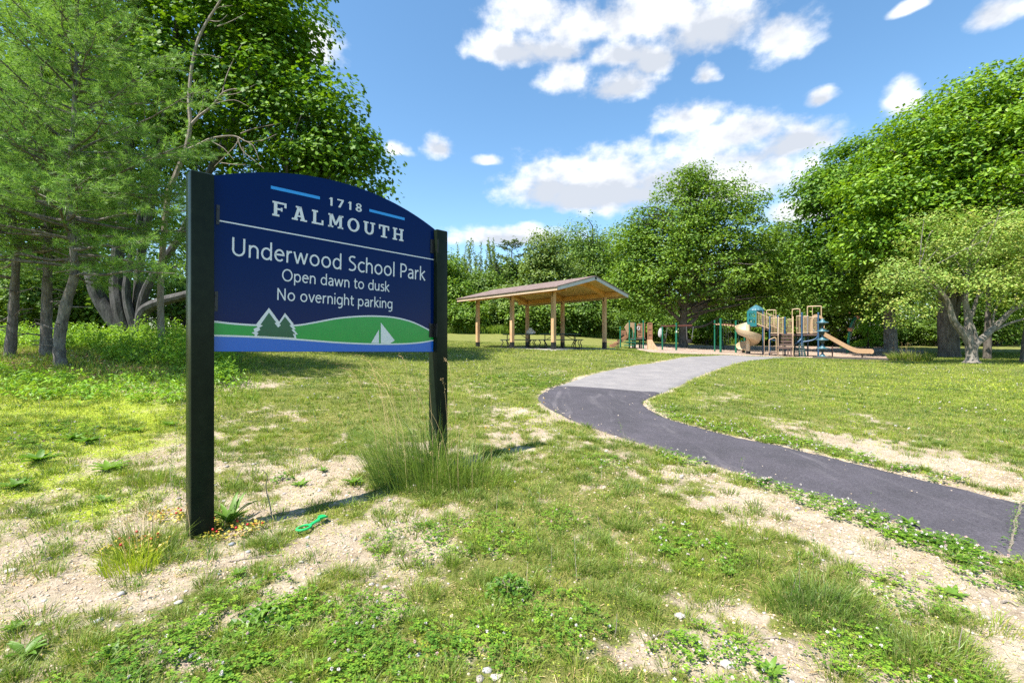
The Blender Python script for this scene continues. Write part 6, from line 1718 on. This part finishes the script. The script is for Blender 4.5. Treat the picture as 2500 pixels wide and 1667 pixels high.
flowers(FL[~pk], 'clover_flowers', MAT['flower'], 'white clover flower heads over the clover patches')
flowers(FL[pk], 'clover_flowers', MAT['pink_flower'], 'faded pink clover flower heads near the tall grass')
x, y = wedge(1200, 6, 20, r); k = free(x, y) & (fbm(x * .5, y * .5 + 5, 2) > .52); x, y = x[k], y[k]
flowers(np.c_[x, y, hgt(x, y) + .05, np.full(len(x), .016), y], 'lawn_flowers', MAT['flower'], 'tiny white clover flowers scattered over the lawn')
x, y = wedge(26, 5, 9, r); x = x * .2 - 1.6
flowers(np.c_[x[:9], y[:9], hgt(x[:9], y[:9]) + .08, np.full(9, .012), y[:9]], 'yellow_flowers', MAT['yellow_flower'], 'few small yellow flowers in the lawn behind the sign')
# dry straw, twiglets and pebbles
n = 88000; x, y = wedge(n, 1.4, 7.0, r); k = free(x, y) & (r.rand(n) < .25 + .9 * (fbm(x * 2.4, y * 2.4 + 3, 3) > .48)); x, y = x[k], y[k]; n = len(x)
a = r.rand(n) * 6.28; D = np.c_[np.cos(a), np.sin(a), .12 * r.randn(n)]; L = .012 + .045 * r.rand(n) ** 2; sd = np.c_[-np.sin(a), np.cos(a), np.zeros(n)] * (.0012 + .001 * r.rand(n))[:, None]
C = putz(x, y, .006); V = np.stack([C - sd, C + sd, C + D * L[:, None] + sd * .6, C + D * L[:, None] - sd * .6], 1).reshape(-1, 3)
tag(raw_mesh('straw_litter', V, np.arange(len(V)).reshape(-1, 4), MAT['straw']), 'dry straw and dead grass lying on the sand', kind='stuff')
M_ = Mat('pebble'); MAT['pebble'] = M_.principled(M_.ramp(M_.island(), [(0, (.20, .17, .155)), (.4, (.34, .30, .27)), (.75, (.46, .43, .40)), (1, (.22, .235, .265))]), .85, M_.bump(M_.noise(220, 3), .4, .004), .3)
M_ = Mat('soil_crumb'); MAT['crumb'] = M_.principled(M_.ramp(M_.island(), [(0, (.40, .31, .23)), (.5, (.52, .42, .32)), (1, (.62, .52, .42))]), .95, None, .2)
ico = np.array([(0, 0, 1), (.894, 0, .447), (.276, .851, .447), (-.724, .526, .447), (-.724, -.526, .447), (.276, -.851, .447), (.724, .526, -.447), (-.276, .851, -.447), (-.894, 0, -.447), (-.276, -.851, -.447), (.724, -.526, -.447), (0, 0, -1)])
icf = np.array([(0, 1, 2), (0, 2, 3), (0, 3, 4), (0, 4, 5), (0, 5, 1), (1, 6, 2), (2, 7, 3), (3, 8, 4), (4, 9, 5), (5, 10, 1), (1, 10, 6), (2, 6, 7), (3, 7, 8), (4, 8, 9), (5, 9, 10), (6, 11, 7), (7, 11, 8), (8, 11, 9), (9, 11, 10), (10, 11, 6)])
def stones(n, s0, s1, name, mat, label, y1=6.5, p=3):
    x, y = wedge(n, 1.4, y1, r); k = free(x, y) & (r.rand(n) < 1.1 - cover(x, y)); x, y = x[k], y[k]; n = len(x); s = s0 + (s1 - s0) * r.rand(n) ** p
    V = ico[None] * (1 + .35 * (r.rand(n, 12, 1) - .5)) * s[:, None, None] * np.stack([.8 + .5 * r.rand(n), .8 + .5 * r.rand(n), .45 + .25 * r.rand(n)], 1)[:, None] + putz(x, y, 0)[:, None] + UPZ * (s * .15)[:, None, None]
    Fc = (icf[None] + 12 * np.arange(n)[:, None, None]).reshape(-1, 3); return tag(raw_mesh(name, V.reshape(-1, 3), Fc, mat, smooth=True), label, kind='stuff')
stones(3200, .004, .024, 'pebbles', MAT['pebble'], 'small pale pebbles scattered over the sand')
stones(75000, .002, .0105, 'sand_grains', MAT['crumb'], 'coarse crumbs of pale sandy soil', 5.2)
# grit and grass bits blown onto the path edges
n = 40000; x, y = wedge(n, 2.5, 14, r); k = in_poly(DARK_POLY, x, y); x, y = x[k], y[k]; e = np.minimum(dist_line(DARK_A, x, y), dist_line(DARK_B, x, y)); k = r.rand(len(x)) < np.exp(-(e / .10)) + .012; x, y, e = x[k], y[k], e[k]; n = len(x)
s = (.003 + .007 * r.rand(n) ** 2) * np.maximum(1, y / 5)
_P = ROWS['new dark asphalt path curving in from the right'][0].reshape(-1, 3); zz = np.array([_P[np.argmin((_P[:, 0] - a) ** 2 + (_P[:, 1] - b) ** 2), 2] for a, b in zip(x, y)])
V = ico[None] * s[:, None, None] * np.array((1, 1, .5)) + np.c_[x, y, zz + s * .2][:, None]
tag(raw_mesh('path_grit', V.reshape(-1, 3), (icf[None] + 12 * np.arange(n)[:, None, None]).reshape(-1, 3), MAT['crumb'], smooth=True), 'sandy grit spilled onto the edges of the dark path', kind='stuff')
# bright meadow strip behind the lawn and rough grass by the playground edge
n = 16000; x = r.uniform(-9, 13, n); y = 44.5 + 2.5 * r.rand(n) + .05 * x; ht = .5 + .5 * r.rand(n)
V, Fc = blades(putz(x, y), ht * (.5 + fbm(x * .8, y, 2)), .035 + .03 * r.rand(n), r.randn(n, 2) * .3, r); V2, F2 = V, Fc
n = 9000; x = r.uniform(13, 40, n); y = 46.5 + 2.5 * r.rand(n); V, Fc = blades(putz(x, y), .4 + .5 * r.rand(n), .035 + .03 * r.rand(n), r.randn(n, 2) * .3, r)
tag(raw_mesh('meadow_grass', np.r_[V2, V], np.r_[F2, Fc + len(V2)], MAT['meadow']), 'bright lime meadow grass strip along the wood edge', kind='stuff')
# tall undergrowth under the pines
Cs = []; Ns = []; St = MB()
def herb(c, hh, n, s, r):
    top = c + UPZ * hh + r.randn(3) * (.07, .07, 0)
    for u in np.linspace(.15, 1, n):
        a = r.rand() * 6.28; d = np.array((math.cos(a), math.sin(a), 0)); Cs.append(c + (top - c) * u + d * (.03 + .11 * (1 - u * .6) * r.rand() * 2)); Ns.append(nrm(UPZ * .9 + d * .5 + r.randn(3) * .35))
    return top
for _ in range(820):
    y = r.uniform(9.2, 15.5); x = r.uniform(-1.16 * y, -.62 * y)
    if fbm(np.array([x * .9]), np.array([y * .9]), 2)[0] < .36 or mulchness(np.array([x]), np.array([y]))[0] > .75: continue
    hh = (.22 + .5 * r.rand()) * (1.0 if y > 9.8 else .6) * (1.25 if x > -.82 * y and y > 10 else .85)
    herb(np.array((x, y, h(x, y))), hh, 34, .1, r)
for _ in range(190):
    y = r.uniform(6.8, 9.2); x = r.uniform(-1.15 * y, -.72 * y)
    if mulchness(np.array([x]), np.array([y]))[0] > .5: continue
    herb(np.array((x, y, h(x, y))), .08 + .16 * r.rand(), 16, .1, r)
for _ in range(90):
    y = r.uniform(8, 11); x = r.uniform(-.70, -.60) * y
    herb(np.array((x, y, h(x, y))), .12 + .3 * r.rand(), 22, .1, r)
Cs = np.array(Cs); V, Fc = leaves(Cs, np.array(Ns), .05 + .06 * r.rand(len(Cs)), r, .42)
tag(raw_mesh('undergrowth', V, Fc, MAT['brush_leaf']), 'leafy green undergrowth around the feet of the pines', kind='stuff')
# grassy fringe round the undergrowth
n = 9000; y = r.uniform(7, 14, n); x = -y * r.uniform(.55, 1.18, n); V, Fc = blades(putz(x, y), .08 + .2 * r.rand(n) * fbm(x, y, 2), .007 + .006 * r.rand(n), r.randn(n, 2) * .5, r)
tag(raw_mesh('rough_grass', V, Fc, MAT['meadow']), 'rough lime grass between the undergrowth and the sand', kind='stuff')
# mulch pieces under the pines
n = 5000; a = r.rand(n) * 6.28; x = r.uniform(-13, -6.6, n); y = r.uniform(8.6, 11.2, n); k = mulchness(x, y) > .45; x, y, a = x[k], y[k], a[k]; n = len(x)
C = putz(x, y, .01); D = np.c_[np.cos(a), np.sin(a), .3 * r.randn(n)] * .03; sd = np.c_[-np.sin(a), np.cos(a), .3 * r.randn(n)] * .011
M_ = Mat('mulch_bark'); mm = M_.principled(M_.ramp(M_.island(), [(0, (.14, .07, .05)), (.5, (.32, .18, .13)), (1, (.46, .30, .22))]), .9, None, .2)
V = np.stack([C - D - sd, C + D - sd, C + D + sd, C - D + sd], 1).reshape(-1, 3)
tag(raw_mesh('bark_mulch', V, np.arange(len(V)).reshape(-1, 4), mm), 'reddish bark mulch under the white pines', kind='stuff')

# tall seeding grass round the right sign post
pc = SCN + SD * 2.17
def grass_tuft(name, label, cen, R, n, h0, h1, lean, wid, heads, seed, mat='tall_grass'):
    r = np.random.RandomState(seed); c = np.array((cen[0], cen[1], h(cen[0], cen[1]))); t = thing(name, c, label, 'grass tuft')
    a = r.rand(n) * 6.28; q_ = R * np.sqrt(r.rand(n)); x, y = c[0] + q_ * np.cos(a), c[1] + q_ * np.sin(a) * .8
    hh = (h0 + (h1 - h0) * r.rand(n) ** 2) * (1 - .3 * q_ / R); ln = np.c_[np.cos(a), np.sin(a)] * (.15 + .45 * q_ / R)[:, None] + np.array(lean) * (.2 + .8 * r.rand(n))[:, None] + r.randn(n, 2) * .16
    V, Fc = blades(putz(x, y), hh, wid * (.7 + .6 * r.rand(n)), ln, r); raw_mesh('blades', V, Fc, MAT[mat], t)
    if heads:
        mb = MB(); Cs = []; Ns = []
        for k in range(heads):
            b = c + np.array((r.randn() * R * .45, r.randn() * R * .35, 0)); b[2] = h(b[0], b[1]); H = h1 * r.uniform(.8, 1.25); l = np.r_[np.array(lean) * r.uniform(.2, 1) + r.randn(2) * .15, 0]
            pts = smoothpath([b, b + UPZ * H * .5 + l * H * .12, b + UPZ * H * .9 + l * H * .45, b + UPZ * H * .97 + l * H * .75], 4); mb.tube(pts, np.linspace(.0016, .0008, len(pts)), 3, False)
            for u in np.linspace(.62, 1, 16): i = u * (len(pts) - 1); j = int(min(len(pts) - 2, i)); p = pts[j] + (pts[j + 1] - pts[j]) * (i - j); Cs.append(p + r.randn(3) * .012 * (1.6 - u)); Ns.append(r.randn(3))
        V, Fc = leaves(np.array(Cs), np.array(Ns), np.full(len(Cs), .014), r, .3); raw_mesh('seed_head', V, Fc, MAT['straw'], t); mb.build('stalk', MAT['straw'], t)
    return t
grass_tuft('tall_grass', 'tall dark green grass leaning left around the right sign post', (pc[0] - .12, pc[1] - .42), .48, 1500, .12, 1.0, (-.42, .05), .0040, 22, 1)
grass_tuft('tall_grass', 'long thin arching grass stems sweeping left in front of the right sign post', (pc[0] - .30, pc[1] - .25), .34, 380, .45, 1.0, (-.85, .1), .0034, 9, 11)
grass_tuft('tall_grass', 'lower bushy grass in front of the right sign post, toward the clover', (pc[0] + .32, pc[1] - .42), .40, 1000, .08, .46, (.12, -.05), .0042, 14, 2)
grass_tuft('tall_grass', 'wispy seeding grass at the outer side of the left sign post', (SCN[0] - .22, SCN[1] - .12), .24, 420, .08, .30, (-.05, -.1), .0036, 18, 3)
grass_tuft('tall_grass', 'yellowish grass tuft in front of the left sign post', (SCN[0] - .12, SCN[1] - .34), .15, 420, .08, .24, (-.1, -.1), .0036, 6, 4, 'lime_leaf')
grass_tuft('tall_grass', 'pale seeding grass tuft at the corner of the wood chips', G(2248, 882)[:2] + (0, .6), .9, 900, .3, .8, (0, 0), .02, 20, 5, 'grass')
g_ = G(250, 1170); grass_tuft('tall_grass', 'grass tuft left of the left post, in the lime weeds', (G(375, 1180))[:2], .22, 420, .08, .24, (.1, 0), .004, 4, 6, 'tuft')
g_ = G(2010, 1480); grass_tuft('tall_grass', 'long arching bright grass in the right foreground', g_[:2], .30, 1100, .06, .17, (.25, -.1), .0040, 0, 7, 'tuft')
grass_tuft('tall_grass', 'coarse long grass tuft near the lower right corner', G(2290, 1630)[:2], .24, 800, .05, .14, (.4, -.1), .0040, 0, 8, 'tuft')
# dock plant by the left post and other rosettes
def rosette(name, c, n, L, wid, upright, seed, label, mat='weed_leaf', wavy=.0, group=None, cat='weed'):
    r = np.random.RandomState(seed); c = np.array((c[0], c[1], h(c[0], c[1]))); t = thing(name, c, label, cat, group)
    for k in range(n):
        a = k * 2.4 + r.randn() * .3; d = np.array((math.cos(a), math.sin(a), 0)); s = np.array((-d[1], d[0], 0)); l = L * r.uniform(.6, 1.05); m = 9; V = []
        up_ = upright * r.uniform(.5, 1.2)
        for i in range(m):
            u = i / (m - 1); ctr = c + d * l * u * (1 - .25 * up_) + UPZ * (.006 + l * (up_ * u - .45 * up_ * u * u)); w = wid * math.sin(math.pi * min(1, .08 + .92 * u) ** .75) * (1 + wavy * (1 if i % 2 else -1)) + .0012
            z = UPZ * wid * .35 * (1 + wavy * 2 * math.sin(i * 2.1)); V += [ctr - s * w + z, ctr, ctr + s * w + z]
        Fc = [(i * 3 + j, i * 3 + j + 1, i * 3 + j + 4, i * 3 + j + 3) for i in range(m - 1) for j in (0, 1)]
        raw_mesh('leaf', np.array(V), Fc, MAT[mat], t, True)
    return t
dk = SCN + SD * .26 + SE * .10
rosette('dock_plant', dk, 15, .25, .019, 1.25, 1, 'large upright dock plant with long wavy leaves beside the left post', wavy=.12)
RS = [(735, 1185, 'dandelion rosette on the sand behind the sign, under the boat drawing', .13), (860, 1182, 'broad leafy rosette on the sand, closest to the tall grass', .15), (788, 1152, 'small leafy rosette furthest back on the sand under the sign', .09), (265, 1148, 'large dark weed rosette in the lime weeds left of the sign', .24), (95, 1128, 'dark weed rosette among lime weeds by the left edge', .24), (180, 1075, 'weed rosette behind the clover at left', .22), (215, 1080, 'twin weed rosette right behind the clover at left', .2),
      (580, 1405, 'small bright rosette on the sand in front of the sign', .085), (275, 1608, 'grassy rosette low in the left foreground', .10), (40, 1535, 'pale rosette on the sand at the left edge', .09), (60, 1600, 'long-leaved weed at the lower left corner', .14), (250, 1225, 'green rosette in bare ground left of the left post', .13), (40, 1190, 'weed rosette cut off by the left edge', .2), (640, 1500, 'dark broad rosette over the clover in the front', .11), (2220, 1280, 'rosette in the clover beside the dark path', .1), (2330, 1455, 'dandelion rosette on the bare sand near the path', .11),
      (1880, 1645, 'leafy rosette at the bottom edge, right of center', .10), (1780, 1405, 'rosette in the grass right of center', .09), (300, 1320, 'dark small rosette in the left lime patch', .07), (415, 1040, 'weed rosette near the post at the bare patch', .16), (330, 1055, 'weed rosette between bare patches at left', .15), (2030, 1190, 'low weed at the clover edge above the path corner', .08), (1640, 1350, 'low bright rosette in the middle lawn', .08), (1120, 1580, 'single broad rosette low in the middle foreground', .08)]
for i, (px, py, lab, L) in enumerate(RS):
    rosette('weed_rosette', G(px, py), 12 + i % 5, L * .85, L * .10, .55 + .3 * (i % 3) / 2, 20 + i, lab, wavy=.16, group='leafy weed rosettes on the ground')
# thin wild stems with small leaves, and weeds in the path joint
Cs = []; Ns = []; mb = MB()
for k in range(150):
    y = r.uniform(2.4, 7.5); x = -y * r.uniform(.30, 1.12) if k % 3 else y * r.uniform(-.2, 1.0)
    if not free(np.array([x]), np.array([y]))[0]: continue
    c = np.array((x, y, h(x, y))); H = r.uniform(.08, .28); e = c + np.array((r.randn() * .05, r.randn() * .04, H)); pts = smoothpath([c, (c + e) / 2 + r.randn(3) * .012, e], 3); mb.tube(pts, np.linspace(.0018, .0009, len(pts)), 3, False)
    for u in np.linspace(.2, 1, int(6 + H * 50)): Cs.append(c + (e - c) * u + r.randn(3) * .014); Ns.append(r.randn(3) + UPZ * .6)
for p in JOINT[3:-2:2]:
    for k in range(9): Cs.append(p + r.randn(3) * (.02, .02, 0) + (0, 0, .012 + .02 * r.rand())); Ns.append(UPZ + r.randn(3) * .5)
V, Fc = leaves(np.array(Cs), np.array(Ns), .012 + .016 * r.rand(len(Cs)), r, .4); tag(raw_mesh('wild_weeds', V, Fc, MAT['weed_leaf']), 'scattered thin wild weeds with small leaves', kind='stuff')
tag(mb.build('weed_stems', MAT['twig']), 'thin bare weed stems scattered over the near ground', kind='stuff')
# bramble-like low bush in the foreground
def low_bush(px, py, R, H, n, label, seed, mat='weed_leaf', s=.034):
    r = np.random.RandomState(seed); g = G(px, py); t = thing('low_bush', g, label, 'bush'); a = r.rand(n) * 6.28; q_ = R * np.sqrt(r.rand(n))
    C = np.c_[g[0] + q_ * np.cos(a), g[1] + q_ * np.sin(a), g[2] + .015 + H * (1 - (q_ / R) ** 2) * r.rand(n) ** .7]
    V, Fc = leaves(C, UPZ * .8 + r.randn(n, 3) * .5, s * (.6 + .7 * r.rand(n)), r, .75); raw_mesh('foliage', V, Fc, MAT[mat], t)
    mb = MB()
    for k in range(14): e = C[r.randint(n)]; limb(mb, [g, (g + e) / 2 + UPZ * .02, e], .003, .0012, 4, 2)
    mb.build('stem', MAT['twig'], t); return t
low_bush(1240, 1450, .13, .10, 210, 'small dark leafy bush in the middle foreground', 1)
low_bush(640, 1530, .16, .06, 190, 'low dark leafy patch right of the front sand', 2)
low_bush(690, 1175, .1, .09, 80, 'small leafy seedling behind the left post, near the dry stem', 3, s=.03)
# mock strawberries at the foot of the left post
def strawberry(c, R, n, nb, seed, label):
    r = np.random.RandomState(seed); c = np.array((c[0], c[1], h(c[0], c[1]))); t = thing('strawberry_plant', c, label, 'plant'); a = r.rand(n) * 6.28; q_ = R * np.sqrt(r.rand(n)); x, y = c[0] + q_ * np.cos(a) * 1.3, c[1] + q_ * np.sin(a)
    C = putz(x, y, .01) + UPZ * (.05 * r.rand(n))[:, None]; V, Fc = leaves(C, UPZ + r.randn(n, 3) * .4, .018 + .014 * r.rand(n), r, .8); raw_mesh('foliage', V, Fc, MAT['straw_leaf'], t)
    for k in range(nb):
        i = r.randint(n); MB().ball(C[i] + (0, 0, .02), .0065 + .003 * r.rand(), 9, 6).build('berry', MAT['berry'], t)
MAT['straw_leaf'] = leaf_mat('straw_leaf', [(.20, .25, .04), (.38, .36, .05), (.48, .32, .06), (.26, .32, .05), (.45, .20, .06)], (1.2, 1.2, .8), .3, .05, 2)
strawberry(SCN + SD * .24 - SE * .02, .17, 260, 9, 1, 'creeping strawberry plant with red berries at the inner side of the left post')
strawberry(G(330, 1345), .15, 240, 9, 2, 'yellowing strawberry runners with red berries left of the left post')
strawberry(G(420, 1265), .12, 120, 5, 3, 'green strawberry patch with few berries close to the left post')
# dry twigs and stems
def stick(pts, r0, label, name='dry_twig', mat='twig'):
    mb = MB(); limb(mb, pts, r0, r0 * .5, 6, 4); return tag(mb.build(name, MAT[mat]), label, 'twig')
g = G(665, 1262); stick([g - (0, 0, .02), g + (-.02, 0, .10), g + (-.06, .02, .22), g + (-.05, .02, .31), g + (-.09, .02, .36)], .0045, 'crooked dry stem standing behind the left sign post')
g = G(575, 1180); stick([g, g + (.02, .02, .08), g + (.05, .02, .14)], .004, 'short dry stem leaning near the dock plant')
def lying(p, q_, r0, label, bend=.02):
    a, b = G(*p), G(*q_); m = (a + b) / 2 + np.array((bend, bend, .004)); stick([a + UPZ * r0, m + UPZ * r0, b + UPZ * r0], r0, label)
lying((560, 1372), (690, 1356), .004, 'thin dark twig lying on the sand in front of the sign'); lying((1390, 1545), (1430, 1560), .006, 'short twig left of the bare round patch'); lying((1590, 1560), (1670, 1540), .005, 'grey twig lying right of the bare round patch'); lying((2445, 1472), (2485, 1482), .007, 'dark twig on the sand near the right edge'); lying((2140, 1570), (2200, 1590), .005, 'pale twig beside the long grass at right'); lying((1860, 1560), (1940, 1575), .005, 'twig lying on the bare patch right of center'); lying((660, 1620), (700, 1600), .003, 'pale dry stalk in the front clover'); lying((2280, 1620), (2350, 1660), .006, 'bleached stick in the lower right corner', .01)
g = G(1500, 1555); stick([g, g + (.01, 0, .05), g + (.012, 0, .11)], .003, 'upright dry stalk on the bare round patch')
g = G(2340, 1610); stick([g, g + (.005, 0, .08), g + (.02, 0, .15)], .003, 'upright reddish stalk in the right foreground')
g = G(1470, 1295); stick([g, g + (-.02, 0, .05), g + (-.03, 0, .1)], .003, 'bent dry stalk in the middle lawn')
# larger loose stones
for i, (px, py, s, lab) in enumerate(((25, 1395, .03, 'pale flat stone at the left edge of the sand'), (735, 1372, .016, 'white stone on the sand below the toy'), (1660, 1505, .028, 'whitish stone beside the bare round patch'), (1210, 1655, .022, 'white stone at the bottom edge'), (1775, 1625, .03, 'grey slate chip in the right foreground'), (965, 1275, .018, 'white pebble at the edge of the sand'))):
    rr_ = np.random.RandomState(i); g = G(px, py); V = ico * (1 + .3 * (rr_.rand(12, 1) - .5)) * s * (1.2, .9, .5) + g + (0, 0, s * .2)
    tag(raw_mesh('stone', V, icf, MAT['pebble'], smooth=False), lab, 'stone', 'single larger stones')
